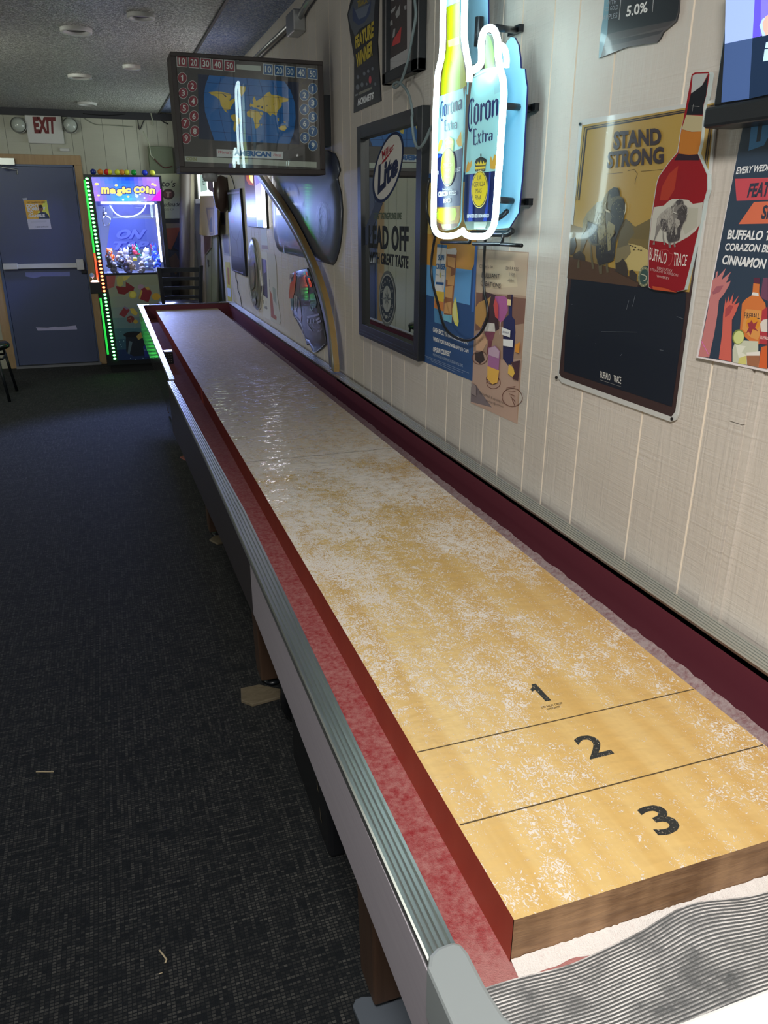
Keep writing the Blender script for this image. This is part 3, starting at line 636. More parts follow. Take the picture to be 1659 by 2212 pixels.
def bison(a, c, f, dark, mid, light, horn, lay):
    t = lambda L: c(*[v for p in L for v in f(*p)])
    a.poly(t(BI), mid, lay)
    a.poly(t([(300, 640), (370, 500), (470, 400), (560, 300), (640, 290), (600, 520), (560, 700), (400, 640), (350, 800), (280, 900)]), light, lay + 1)
    a.poly(t([(640, 290), (700, 180), (760, 100), (720, 330), (690, 560), (720, 900), (600, 1000), (560, 860), (580, 640)]), light, lay + 1)
    a.poly(t([(760, 110), (850, 40), (930, 50), (960, 190), (890, 200), (800, 230)]), dark, lay + 1)
    a.poly(t([(800, 420), (830, 330), (930, 240), (1030, 260), (1060, 420), (1030, 640), (960, 780), (880, 1000), (860, 1260), (760, 1330), (700, 1180), (720, 900), (810, 600)]), dark, lay + 1)
    a.poly(t([(380, 650), (560, 720), (560, 1050), (460, 1040), (390, 900)]), dark, lay + 2)
    a.poly(t([(760, 640), (880, 720), (870, 850), (800, 960), (800, 1160), (750, 1180), (740, 960), (720, 800)]), light, lay + 2)
    C1, C2, C3 = light, dark, tuple(min(255, v + 22) for v in light)
    lo = tuple(int(v * .8) for v in dark)
    a.hatch(t([(300, 640), (370, 500), (470, 400), (560, 300), (640, 290), (600, 620), (560, 1000), (440, 1000), (350, 800)]), 70, 7, 1.75, 0.5, [C1, C3, mid], lay + 2)
    a.hatch(t([(640, 290), (700, 180), (760, 100), (720, 330), (690, 560), (720, 900), (740, 1180), (600, 1200), (560, 860), (580, 640)]), 80, 8, 1.65, 0.5, [C3, mid, C1, C2], lay + 2)
    a.hatch(t([(760, 110), (850, 40), (930, 50), (960, 190), (1030, 250), (1055, 420), (1030, 600), (800, 600), (800, 420), (830, 320)]), 80, 5, 1.4, 0.5, [mid, lo, C1, dark], lay + 2, 0.9)
    a.hatch(t([(720, 700), (960, 700), (880, 1000), (870, 1250), (760, 1330), (560, 1380), (540, 1150)]), 70, 7, 1.7, 0.5, [mid, lo, lo, dark], lay + 2)
    for L in ([(745, 280), (720, 350), (722, 430), (800, 470), (790, 500), (715, 460), (700, 350)], [(1085, 310), (1098, 380), (1085, 480), (1045, 560), (1070, 450), (1072, 360)]): a.poly(t(L), horn, lay + 3)
    a.poly(t([(530, 1080), (880, 1050), (870, 1260), (830, 1360), (720, 1390), (590, 1440), (540, 1290)]), dark, lay + 1)
    a.poly(t([(800, 820), (850, 800), (880, 860), (830, 930)]), light, lay + 3)
bison(a, cY, lambda x, y: (x, y), (58, 58, 62), (98, 92, 74), (142, 136, 100), (196, 190, 160), 5)
for L in ((70, 960, 150, 930, 180, 1080, 130, 1230, 60, 1260), (110, 1250, 240, 1170, 330, 1260, 340, 1360, 120, 1310), (880, 1400, 960, 1370, 1010, 1310, 1080, 1400, 1110, 1560, 1090, 1650, 880, 1540), (1130, 1540, 1180, 1510, 1270, 1600, 1260, 1740, 1130, 1660)): a.poly(cY(*L), (66, 60, 56), 5)
for q in ((1150, 1075), (1190, 1090), (1240, 1110), (1215, 1155), (1300, 1150), (1345, 1165)): a.ell(cY(*q)[0], 2.2, 1.2, (66, 58, 48), 5, 8)
a.tx('STAND', *cF(530, 985, 885, 955, 890, 1080, 525, 1122), (58, 46, 54), 5, 0.045, 0.0)
a.tx('STRONG', *cF(488, 1135, 908, 1095, 905, 1222, 475, 1262), (58, 46, 54), 5, 0.045, 0.0)
a.line(cF(470, 1302, 595, 1292), 0.8, (70, 52, 40), 4); a.line(cF(732, 1282, 895, 1268), 0.8, (70, 52, 40), 4)
a.line(cF(630, 1278, 680, 1268, 705, 1300, 690, 1345, 685, 1380), 0.9, (70, 52, 40), 4)
a.poly(cG(205, 765, 1068, 872, 1062, 1000, 1000, 1450, 960, 1725, 150, 1460, 160, 1200), NV, 3)
a.tx('BUFFALO', *cG(425, 1458, 500, 1480, 500, 1530, 425, 1508), (225, 225, 220), 4, 0.01); a.tx('TRACE', *cG(525, 1488, 582, 1502, 580, 1556, 525, 1536), (225, 225, 220), 4, 0.01)
a.line(cG(425, 1525, 580, 1575), 0.5, (170, 170, 165), 4)
for p in ((205, 962, 222, 958), (430, 1165, 700, 1168), (870, 1300, 900, 1304), (640, 930, 622, 1000), (688, 890, 668, 975), (575, 1345, 590, 1330), (300, 1530, 304, 1533), (262, 1192, 266, 1195), (388, 1250, 396, 1256), (1000, 1050, 1050, 1068)): a.line(cG(*p), 0.7, (120, 128, 138), 4)
a.ell(cG(765, 752)[0], 14.2, 23.5, (60, 78, 74), 6, 32, 0.12); a.ell(cG(762, 754)[0], 13.0, 22, (128, 132, 104), 7, 32, 0.12); a.ell(cG(764, 754)[0], 9.6, 16.5, (62, 86, 82), 8, 32, 0.12)
a.line(cG(742, 735, 770, 742, 782, 756, 776, 778, 760, 782), 1.6, (196, 196, 172), 9)
for i in range(9):
    th = 0.6 + i * 0.55; cx_, cy_ = cG(763, 754)[0]; a.ell((cx_ + 11.2 * math.cos(th), cy_ + 19 * math.sin(th)), 0.8, 1.2, (216, 214, 190), 9, 6)
for q in (cF(277, 930), cG(98, 1506), cG(965, 1815)): a.ell(q[0], 3.2, 3.6, (40, 38, 38), 6, 12)
a.make('sign_panel', ts)
b = Art(wall_plane(), 0.9, 0.22, coat=0.5, base=0.012)
BO = cF(1135, 560, 1160, 545, 1262, 540, 1270, 560, 1245, 720, 1225, 790, 1210, 960, 1200, 1060, 1180, 1150, 1215, 1230, 1250, 1310, 1250, 1420) + cG(1225, 190, 1195, 360, 1130, 640, 1078, 850, 1020, 865, 815, 840, 800, 830, 800, 560, 820, 330, 862, 60) + cF(880, 1320, 960, 1210, 1020, 1140, 1045, 980, 1095, 780)
b.sheet(BO, (196, 204, 204), 0.008, (190, 205, 205))
bcx, bcy = sum(p[0] for p in BO) / len(BO), sum(p[1] for p in BO) / len(BO)
BI2 = [(p[0] + (1.5 if p[0] < 1470 + (420 - p[1]) * 0.12 else -1.5), p[1]) for p in BO]
b.poly(BI2, (150, 30, 40), 0)
b.poly(cF(1138, 568, 1168, 555, 1255, 552, 1210, 640, 1125, 705), (188, 192, 192), 1)
b.poly(cF(1125, 702, 1170, 672, 1210, 640, 1255, 568, 1238, 720, 1218, 790, 1212, 860, 1090, 862, 1110, 760), (30, 32, 40), 2)
b.line(cF(1130, 795, 1190, 800), 1.0, (150, 150, 150), 3); b.line(cF(1145, 780, 1135, 835), 0.8, (150, 150, 150), 3)
b.poly(cF(1090, 862, 1212, 868, 1205, 985, 1130, 988, 1055, 968), (190, 178, 140), 2)
b.poly(cF(1055, 970, 1130, 990, 1205, 985, 1195, 1080, 1175, 1155, 1110, 1160, 1030, 1150, 1045, 1020), (190, 120, 50), 2)
b.poly(cF(1030, 1150, 1110, 1162, 1178, 1156, 1190, 1200, 1000, 1200), (52, 36, 50), 3)
b.poly(cF(905, 1400, 960, 1300, 1030, 1240, 1000, 1420, 950, 1500, 890, 1500), (178, 62, 46), 2)
lab = cG(845, 235, 920, 222, 955, 190, 985, 172, 1060, 175, 1105, 180, 1140, 210, 1215, 198, 1200, 350, 1160, 410, 1105, 455, 1060, 480, 1010, 505, 965, 518, 930, 495, 870, 488, 815, 480, 828, 330)
b.poly(lab, (202, 200, 190), 3); b.poly(cG(1000, 230, 1180, 240, 1170, 380, 1080, 440), (188, 186, 172), 4)
bison(b, cG, lambda x, y: (838 + (x - 180) * 0.30, 176 + (y - 36) * 0.232), (84, 80, 82), (134, 130, 126), (176, 172, 164), (206, 204, 196), 5)
b.tx('BUFFALO', *cU(130, 1300, 452, 1420, 430, 1620, 120, 1540), (236, 226, 220), 4, 0.0); b.tx('TRACE', *cU(580, 1400, 830, 1450, 800, 1650, 560, 1655), (236, 226, 220), 4, 0.0)
b.line(cU(330, 1365, 440, 1350, 480, 1380, 500, 1420, 560, 1440, 540, 1560, 500, 1640, 470, 1640), 1.0, (196, 92, 92), 4)
b.tx('KENTUCKY', *cU(270, 1665, 555, 1720, 550, 1765, 268, 1710), (220, 190, 186), 4); b.tx('STRAIGHT BOURBON', *cU(145, 1690, 655, 1800, 650, 1850, 143, 1735), (210, 170, 170), 4); b.tx('WHISKEY', *cU(262, 1815, 497, 1862, 493, 1905, 260, 1858), (220, 190, 186), 4)
b.poly(cU(180, 2020, 420, 2060, 640, 2140, 190, 2085), (196, 84, 50), 4)
b.make('bottle_relief', ts)

# ---- feature sips poster at the right edge
pp = empty('poster', (XW - 0.009, 0.44, 1.4), 'dark blue drinks poster with raised hands and red banners at the right edge', 'poster')
a = Art(wall_plane(XW - 0.009), 1.05, 0.42, base=0.0)
def qx(p, q, t): return (p[0] + (q[0] - p[0]) * t, p[1] + (q[1] - p[1]) * t)
TL, BL_ = cT(845, 190)[0], cN(735, 1025)[0]
TR, BR = (1700, 240), (1700, 812)
a.sheet([TL, TR, BR, BL_], (222, 216, 218), 0.001)
iTL, iBL = cT(880, 195)[0], cN(765, 1010)[0]
a.poly([(iTL[0] - 6, iTL[1]), (1700, 240), (1700, 803), iBL], (42, 58, 78), 1)
U = cT(945, 190, 1005, 195, 1040, 230, 1000, 565, 1058, 552, 1100, 215, 1165, 190)
a.poly(U + [(1675, 240), (1668, 280)] + cT(1110, 610, 890, 688), (70, 138, 196), 2)
a.tx('EVERY WEDNESDAY', *(cT(730, 918) + [(1712, 349), (1708, 363)] + cT(712, 1020)), (226, 228, 230), 3, 0.03, 0.2)
a.poly(cT(700, 1082, 1165, 1065) + [(1700, 382), (1700, 430)] + cT(725, 1392), (196, 72, 84), 2)
a.tx('FEATURED', *(cT(895, 1150) + [(1722, 386), (1716, 421)] + cT(868, 1350)), (44, 50, 70), 3, 0.04, 0.22)
a.poly(cT(970, 1408, 1165, 1400) + [(1700, 434), (1700, 482)] + cT(752, 1720), (212, 108, 76), 2)
a.tx('SIPS', *(cT(1085, 1455) + [(1690, 441), (1684, 474)] + cT(1068, 1650)), (44, 50, 70), 3, 0.04, 0.2)
a.tx('BUFFALO TRACE', *(cT(600, 1795) + [(1722, 500), (1716, 522)] + cT(590, 1930)), (226, 228, 230), 3, 0.035, 0.2)
a.tx('CORAZON BLANCO', *(cT(570, 1985) + [(1716, 530), (1712, 548)] + cT(563, 2090)), (226, 228, 230), 3, 0.03, 0.2)
a.tx('CINNAMON TOAST', *(cG(1325, 590) + [(1724, 566), (1720, 589)] + cG(1316, 660)), (226, 228, 230), 3, 0.035, 0.2)
def hand(pts, c, L): a.poly(pts, c, L)
a.poly(cN(950, 30, 985, 0, 1010, 60, 1040, 0, 1070, 0, 1060, 60, 1110, 0, 1155, 5, 1100, 95, 1180, 35, 1165, 90, 1100, 200, 1030, 290, 1010, 480, 970, 720, 905, 1025, 765, 1008, 880, 470), (194, 122, 122), 2)
a.poly(cG(1270, 720, 1285, 712, 1280, 760, 1345, 690, 1310, 780, 1385, 715, 1340, 800, 1380, 790, 1320, 880, 1255, 900), (194, 122, 122), 2)
a.poly(cN(945, 190, 1000, 110, 1090, 100, 1040, 180, 960, 215), (160, 92, 104), 3)
a.poly(cN(1120, 250, 1130, 330, 1165, 220, 1160, 330, 1220, 195, 1200, 340, 1290, 225, 1230, 350, 1297, 315, 1255, 430, 1200, 540, 1195, 800, 1195, 1080, 1030, 1045, 1075, 700, 1085, 480, 1100, 380), (204, 98, 86), 3)
a.poly(cN(1115, 400, 1170, 350, 1220, 360, 1170, 470, 1110, 510), (166, 70, 74), 4)
a.line(cN(810, 815, 895, 980), 1.2, (226, 120, 206), 4)
a.poly(cN(1600, 0, 1659, 0, 1659, 300, 1560, 250), (110, 66, 92), 2)
a.poly(cN(1475, 70, 1555, 80, 1550, 180, 1560, 235, 1630, 330, 1640, 420, 1560, 850, 1480, 860, 1300, 700, 1330, 330, 1380, 270, 1450, 230, 1465, 180), (206, 116, 56), 4)
a.poly(cN(1480, 0, 1560, 0, 1556, 75, 1478, 68), (88, 36, 60), 5); a.poly(cN(1450, 225, 1470, 185, 1540, 195, 1545, 235), (220, 220, 216), 5)
a.poly(cN(1370, 430, 1380, 400, 1580, 420, 1575, 700, 1530, 800, 1450, 770, 1330, 660), (214, 148, 78), 5)
a.tx('FIREBALL', *cN(1360, 445, 1560, 460, 1555, 530, 1358, 520), (52, 40, 44), 6, 0.02)
a.ell(cN(1470, 590)[0], 15, 15, (214, 140, 40), 6, 20); a.poly(cN(1400, 580, 1440, 570, 1450, 540, 1480, 590, 1530, 560, 1500, 640, 1540, 690, 1470, 660, 1440, 740, 1420, 690, 1380, 720, 1420, 640), (150, 50, 60), 7)
a.poly(cN(1590, 420, 1659, 370, 1659, 860, 1550, 845, 1570, 620), (172, 52, 62), 6); a.poly(cN(1565, 590, 1600, 540, 1659, 530, 1659, 700, 1575, 690), (216, 208, 200), 7)
a.tx('BUFFALO', *cN(1570, 740, 1680, 760, 1678, 800, 1568, 785), (236, 226, 220), 7)
a.poly(cN(1250, 800, 1540, 815, 1540, 960, 1550, 1145, 1210, 1085, 1210, 920), (196, 200, 180), 6); a.poly(cN(1250, 860, 1380, 880, 1330, 960, 1400, 1000, 1290, 1030), (220, 222, 208), 7)
a.ell(cN(1285, 760)[0], 13, 16.5, (122, 134, 66), 7, 24, 0.2); a.ell(cN(1290, 765)[0], 11, 14, (206, 212, 140), 8, 24, 0.2)
a.poly(cN(1390, 960, 1565, 945, 1545, 1150, 1400, 1118), (226, 222, 216), 8); a.poly(cN(1392, 1000, 1560, 1000, 1545, 1150, 1400, 1118), (156, 104, 74), 9)
a.poly(cN(1580, 890, 1659, 870, 1659, 1170, 1545, 1150), (204, 94, 44), 8); a.poly(cN(1300, 1030, 1385, 1000, 1390, 1115, 1280, 1100), (206, 200, 120), 8)
a.make('poster_sheet', pp)

# ---- cut out cider can sign at the top
cs = Art(wall_plane(), 1.0, 0.3, coat=0.3, base=0.004)
cs.sheet(cF(470, -330, 1040, -420, 1003, 90, 985, 160, 940, 200, 890, 240, 865, 290, 840, 318, 620, 352, 405, 436, 412, 300, 440, 110), (88, 82, 84), 0.003, (40, 44, 50))
cs.poly(cF(470, -320, 1036, -410, 1000, 90, 980, 152, 560, 235, 425, 270, 440, 110), (34, 37, 44), 1)
cs.poly(cF(560, 236, 980, 152, 930, 195, 560, 290, 416, 318, 425, 270), (70, 66, 68), 2); cs.poly(cF(416, 318, 600, 285, 890, 225, 860, 255, 600, 320, 412, 360), (58, 55, 58), 2)
cs.poly(cF(470, -320, 500, -325, 470, 250, 420, 430, 405, 436, 412, 300, 440, 110), (108, 150, 166), 3)
cs.tx('5.0%', *cF(612, 48, 770, 12, 776, 92, 608, 128), (232, 232, 230), 3, 0.02, 0.12); cs.line(cF(575, -40, 558, 148), 1.2, (196, 196, 196), 3); cs.line(cF(818, -20, 808, 92), 1.0, (196, 196, 196), 3)
cs.tx('WITH', *cF(465, 10, 538, -2, 536, 28, 462, 40), (150, 156, 164), 3); cs.tx('CO GOLD', *cF(455, 55, 552, 38, 550, 70, 452, 88), (150, 156, 164), 3); cs.tx('APPLES', *cF(438, 118, 548, 95, 544, 132, 436, 158), (150, 156, 164), 3)
T(cs.make('can_sign'), 'dark cut out drink can sign marked 5.0% high on the wall', 'sign')

# ---- television
TVX = 0.600
tv = empty('television', (TVX, 0.2, 1.69), 'wall mounted television showing a purple broadcast at the top right corner', 'television')
tp = wall_plane(TVX)
L0, L1 = tp.hit((1562, 0)).y, tp.hit((1553, 222)).y
zb = tp.hit((1553, 225)).z
MB().box(TVX, TVX + 0.05, -0.45, 0.574, 1.703, 2.30, M_BLACK).make('tv_body', tv, 0.003)
mb = MB(); mb.box(TVX + 0.05, XW, -0.1, 0.25, 1.8, 2.15, M_BLACKMET); mb.make('wall_bracket', tv)
mb = MB(); mb.box(TVX - 0.008, TVX + 0.055, -0.45, 0.585, 1.672, 1.703, M_BLACK); mb.make('lower_bezel', tv, 0.005)
s = Art(tp, 1.0, 0.2, emit=0.85, base=0.0015)
q = lambda *v: cO(*v)
s.poly(cO(775, -700, 2600, -1100, 2600, 1500, 1190, 1815, 680, 1885, 740, 800), (26, 42, 66), 1)
s.poly(cO(775, -700, 1320, -820, 1295, 0, 1255, 700, 742, 808), (150, 174, 222), 2)
s.poly(cO(742, 808, 1255, 700, 1190, 1815, 680, 1885), (60, 82, 126), 2)
s.poly(cO(1320, -820, 2600, -1100, 2600, 380, 1255, 700, 1295, 0), (124, 118, 240), 2)
s.poly(cO(1320, -820, 1430, -845, 1400, 670, 1255, 700, 1295, 0), (96, 84, 226), 3)
s.poly(cO(1500, 300, 1700, 180, 1800, 560, 1480, 660, 1430, 540, 1440, 400), (214, 172, 160), 4); s.poly(cO(1440, 350, 1500, 310, 1440, 420, 1450, 540, 1500, 655, 1440, 668, 1385, 470), (176, 206, 246), 5)
s.poly(cO(1505, 780, 1560, 765, 1560, 875, 1485, 885), (176, 210, 236), 4); s.poly(cO(1480, 905, 1560, 900, 1560, 1110, 1448, 1130), (176, 210, 236), 4)
s.make('screen', tv)

# ---- blackletter lettering for the lit beer sign
def bl_bar(x, y0, y1, w=0.16): return [(x - w / 2, y0 + w * .45), (x, y0 - w * .25), (x + w / 2, y0 + w * .45), (x + w / 2, y1 - w * .55), (x + w * .1, y1 + w * .25), (x - w / 2, y1 - w * .2)]
def dia(x, y, r): return [(x - r, y), (x, y - r * 1.2), (x + r, y), (x, y + r * 1.2)]
GL = {
 'o': (0.62, [bl_bar(.12, .06, .92, .20), bl_bar(.48, .08, .92, .20), [(.05, .86), (.16, .98), (.30, 1.08), (.56, .92), (.50, .82), (.30, .92)], [(.05, .16), (.28, -.10), (.56, .14), (.46, .20), (.28, .06), (.14, .22)]]),
 'r': (0.50, [bl_bar(.14, .0, .96, .20), [(.20, .74), (.34, .98), (.50, .88), (.46, .70), (.36, .78)]]),
 'n': (0.70, [bl_bar(.13, .0, .96, .19), bl_bar(.53, .0, .92, .19), [(.16, .78), (.40, 1.02), (.60, .90), (.52, .80), (.40, .88), (.20, .68)]]),
 'a': (0.66, [bl_bar(.50, .0, .92, .19), bl_bar(.14, .04, .50, .18), [(.08, .86), (.30, 1.02), (.58, .90), (.50, .80), (.30, .90), (.14, .78)], [(.10, .48), (.48, .60), (.48, .50), (.16, .40)], [(.08, .12), (.24, -.06), (.46, .12), (.26, .08)]]),
 'C': (0.72, [[(.52, 1.42), (.34, 1.30), (.20, 1.0), (.14, .5), (.18, .0), (.28, -.25), (.44, -.34), (.60, -.22), (.64, -.05), (.56, -.12), (.44, -.18), (.34, -.06), (.28, .2), (.27, .6), (.32, .95), (.40, 1.2), (.54, 1.36)], bl_bar(.50, .05, 1.30, .11), [(.54, 1.30), (.62, 1.42), (.78, 1.22), (.70, 1.12), (.60, 1.22)], [(.56, -.20), (.62, -.32), (.58, -.52), (.54, -.34)]]),
 'E': (0.66, [bl_bar(.18, .0, 1.36, .17), [(.16, 1.22), (.34, 1.44), (.60, 1.38), (.54, 1.26), (.34, 1.30), (.22, 1.18)], [(.2, .70), (.36, .80), (.52, .74), (.50, .64), (.36, .70), (.22, .62)], [(.08, -.02), (.20, .14), (.40, .02), (.56, .14), (.62, .04), (.42, -.10), (.22, .0)]]),
 'x': (0.60, [[(.06, .90), (.20, 1.0), (.44, .16), (.56, .06), (.42, -.04), (.30, .06)], [(.44, 1.0), (.54, .92), (.24, .40), (.10, -.14), (.04, .0), (.20, .5)]]),
 't': (0.46, [bl_bar(.20, .0, 1.30, .17), [(.02, .86), (.40, 1.0), (.42, .90), (.06, .76)]]),
}
def blackletter(a, word, tl, tr, br, bl, col, lay, ylo=-0.34, yhi=1.42):
    W = sum(GL[ch][0] for ch in word); P = [a.at(q, lay) for q in (tl, tr, br, bl)]; x = 0
    for ch in word:
        w, st = GL[ch]
        for poly in st:
            pts = []
            for (px, py) in poly:
                u = (x + px) / W; v = (py - ylo) / (yhi - ylo)
                pts.append(P[3] * ((1 - u) * (1 - v)) + P[2] * (u * (1 - v)) + P[1] * (u * v) + P[0] * ((1 - u) * v))
            a.lay(pts, [tuple(range(len(pts)))], a.m(col), lay)
        x += w

# ---- lit bottle and can sign
SX = 0.540
ns = empty('neon_sign', (SX, 1.38, 1.46), 'glowing white neon sign outlining a beer bottle and a can with a lime wedge', 'sign')
fp = wall_plane(SX)
EM = 0.30
cy_, navy, gold = (160, 226, 232), (16, 34, 96), (226, 206, 20)
# bottle panel
a = Art(fp, 0.8, 0.35, emit=EM, base=0.0)
bot = [(957.0, -215), (993, -222)] + cJ(598, 0, 602, 300, 605, 500, 620, 650, 660, 800, 690, 1000, 697, 1150, 688, 1300) + c5(740, 100, 728, 300, 715, 700, 705, 1100) + c6(690, 200, 672, 600, 655, 1200, 640, 1300, 590, 1395, 490, 1445, 330, 1472, 250, 1440, 200, 1380, 167, 1250, 165, 1100, 180, 900, 190, 500, 203, 100) + c5(210, 900, 238, 250) + cJ(302, 1300, 312, 1050, 337, 900, 378, 700, 388, 550, 392, 300, 392, 0)
a.sheet(bot, (96, 78, 50), 0.004, (120, 170, 180))
a.poly([(959, -150), (992, -155)] + cJ(596, 0, 595, 20, 400, 100, 398, 0), (156, 200, 194), 1)
a.poly(cJ(412, 100, 592, 25, 594, 300, 590, 500, 600, 640, 640, 800, 668, 1000, 680, 1180, 640, 1210, 345, 1325, 330, 1290, 345, 1080, 372, 900, 408, 700, 418, 500, 418, 300), (150, 156, 10), 1)
a.poly(cJ(440, 120, 570, 60, 566, 400, 560, 560, 590, 760, 600, 960, 600, 1225, 380, 1310, 390, 1000, 440, 780, 448, 560, 445, 300), (158, 206, 0), 2)
a.poly(cJ(500, 620, 540, 600, 560, 800, 520, 900, 470, 820), (214, 236, 40), 3); a.poly(cJ(430, 560, 585, 500, 590, 610, 440, 650), (198, 214, 120), 3)
a.poly(c5(245, 250, 705, 90, 722, 330, 706, 1100, 690, 1215, 540, 1280, 470, 1285, 330, 1330, 205, 1325, 212, 900), cy_, 3)
blackletter(a, 'Corona', *c5(250, 345, 700, 205, 688, 545, 262, 735), navy, 5)
blackletter(a, 'Extra', *c5(350, 690, 608, 672, 605, 868, 352, 925), navy, 5, -0.14, 1.44)
a.poly(c5(205, 1330, 330, 1332, 470, 1288, 550, 1285, 692, 1215) + c6(690, 40, 640, 995, 420, 1025, 182, 1020, 195, 400), (20, 36, 92), 4)
a.poly(c6(205, 30, 300, 28, 300, 60, 200, 140), (28, 74, 178), 5)
a.ell(c6(430, 265)[0], 15.6, 42.5, (238, 238, 150), 6, 36, 0.03); a.ell(c6(431, 262)[0], 15.0, 41, (24, 36, 60), 7, 36, 0.03); a.ell(c6(432, 258)[0], 14.2, 39, (180, 216, 0), 8, 36, 0.03)
for t_, q in (('LA', (412, 95, 462, 88, 460, 170, 410, 178)), ('CERVEZA', (335, 205, 525, 190, 522, 262, 333, 280)), ('MAS', (378, 310, 480, 300, 478, 370, 376, 380)), ('FINA', (372, 420, 470, 410, 468, 475, 370, 486))): a.tx(t_, *c6(*q), (236, 240, 170), 9)
a.poly(c5(365, 1090, 400, 1035, 445, 1000, 500, 1030, 540, 1080, 520, 1270, 365, 1300), (204, 222, 60), 5); a.poly(c5(380, 1110, 440, 1050, 525, 1095, 515, 1140, 390, 1160), (226, 232, 120), 6)
for L in ((240, 1290, 250, 1150, 268, 1090, 300, 1060, 325, 1060, 310, 1170, 270, 1270), (590, 1080, 620, 1020, 650, 960, 680, 900, 690, 1180, 640, 1195, 600, 1150)): a.poly(c5(*L), (214, 176, 60), 5)
a.tx('Brewed and bottled by', *c6(328, 668, 508, 672, 508, 712, 328, 722), (200, 216, 226), 6, 0.02); a.tx('CERVECERIA MODELO', *c6(248, 735, 588, 712, 585, 790, 248, 835), (214, 226, 232), 6, 0.045)
a.tx('MEXICO', *c6(345, 862, 478, 852, 474, 940, 345, 952), (214, 226, 232), 6, 0.045); a.tx('BEER', *c6(202, 345, 260, 345, 256, 412, 200, 412), (200, 216, 226), 6, 0.03); a.tx('12 FL.OZ', *c6(575, 290, 672, 262, 664, 345, 572, 372), (200, 216, 226), 6, 0.03)
a.poly(c6(178, 1042, 640, 1002, 645, 1200, 620, 1320, 500, 1345, 330, 1350, 220, 1310, 175, 1230), (146, 116, 30), 3); a.poly(c6(230, 1060, 560, 1040, 585, 1150, 540, 1270, 330, 1310, 215, 1250, 205, 1140), (172, 200, 6), 4)
a.poly(c6(250, 1340, 420, 1352, 560, 1330, 600, 1370, 480, 1440, 330, 1460, 240, 1420), (84, 50, 34), 3); a.poly(c6(290, 1350, 480, 1345, 480, 1430, 320, 1445), (150, 150, 110), 4)
a.make('bottle_panel', ns)
# can panel
a = Art(fp, 0.8, 0.3, emit=EM, base=-0.006)
can = cJ(752, 1062, 800, 985, 905, 945, 918, 490, 950, 458, 1000, 470, 1040, 530, 1075, 660, 1085, 800, 1095, 915, 1128, 940, 1160, 1100, 1162, 1300) + c5(1418, 120, 1408, 300, 1388, 700, 1348, 1250) + c6(1318, 330, 1308, 600, 1270, 1100, 1248, 1300, 1150, 1445, 740, 1445, 682, 1290, 668, 1100, 684, 800, 702, 400) + cJ(702, 1400, 722, 1200)
a.sheet(can, cy_, 0.004, (110, 160, 170))
a.poly(cJ(905, 950, 918, 490, 950, 462, 1000, 475, 1040, 535, 1075, 665, 1085, 915), (44, 66, 40), 1)
a.poly(cJ(908, 945, 922, 495, 950, 470, 985, 520, 1015, 620, 1035, 760, 1030, 920), (84, 138, 12), 2); a.poly(cJ(925, 940, 935, 520, 950, 500, 970, 620, 985, 780, 985, 930), (70, 146, 16), 3)
a.poly(cJ(748, 1065, 800, 990, 900, 945, 1090, 915, 1130, 945, 1130, 955, 900, 1010, 745, 1085), (130, 158, 160), 3); a.poly(cJ(760, 1050, 900, 965, 1080, 928, 1110, 940, 900, 985, 765, 1062), (180, 214, 216), 4)
a.poly(cJ(1020, 1100, 1110, 1060, 1150, 1250, 1040, 1300), (150, 210, 222), 2)
blackletter(a, 'Corona', *c5(735, 285, 1500, 95, 1475, 640, 722, 955), navy, 5)
blackletter(a, 'Extra', *c5(850, 840, 1245, 870, 1232, 1085, 850, 1195), navy, 5, -0.14, 1.44)
a.poly(c6(702, 412, 1318, 335, 1308, 600, 1270, 1100, 1252, 1290, 690, 1300, 668, 1100, 684, 800), (18, 32, 84), 4)
for L in ((800, 420, 860, 400, 850, 1290, 770, 1298), (1120, 900, 1170, 360, 1195, 352, 1120, 1290, 1050, 1292)): a.poly(c6(*L), (24, 60, 170), 5)
a.poly(c6(684, 1300, 1250, 1295, 1150, 1440, 740, 1440), (98, 118, 112), 4); a.poly(c6(880, 1310, 1130, 1305, 1090, 1435, 880, 1438), (150, 166, 158), 5)
a.ell(c6(983, 690)[0], 17.6, 40.5, (240, 236, 150), 6, 40, 0.04); a.ell(c6(984, 688)[0], 16.6, 38.5, (24, 36, 50), 7, 40, 0.04); a.ell(c6(985, 685)[0], 15.6, 36.8, (226, 210, 14), 8, 40, 0.04)
for t_, q in (('LA', (952, 425, 1022, 418, 1020, 510, 950, 518)), ('CERVEZA', (880, 555, 1095, 540, 1090, 625, 878, 640)), ('MAS', (918, 675, 1028, 668, 1026, 755, 916, 765)), ('FINA', (908, 805, 1022, 795, 1020, 882, 906, 892))): a.tx(t_, *c6(*q), (24, 36, 50), 9)
a.poly(c6(905, 250, 895, 190, 920, 120, 1010, 70, 1100, 110, 1122, 150, 1100, 250, 1090, 350, 905, 350), (30, 38, 40), 5)
a.poly(c6(918, 240, 905, 195, 940, 215, 955, 160, 985, 215, 1008, 130, 1035, 215, 1060, 150, 1080, 205, 1112, 165, 1095, 235), (232, 214, 60), 6); a.poly(c6(905, 265, 1098, 250, 1094, 300, 905, 315), (232, 214, 60), 6)
for i in range(5): a.ell(c6(935 + i * 33, 330 - i * 1.5)[0], 1.1, 1.2, (232, 232, 200), 7, 8)
a.ell(c6(1010, 45)[0], 1.4, 4, (40, 40, 30), 6, 8)
for L in ((725, 380, 745, 240, 770, 160, 800, 200, 835, 130, 838, 230, 790, 340), (1185, 300, 1178, 120, 1200, 60, 1230, 150, 1262, 30, 1290, 40, 1290, 300, 1240, 310)): a.poly(c6(*L), (206, 162, 56), 5)
a.tx('IMPORTED BEER FROM MEXICO', *c6(752, 1160, 1165, 1148, 1160, 1222, 750, 1230), (206, 220, 230), 6, 0.04)
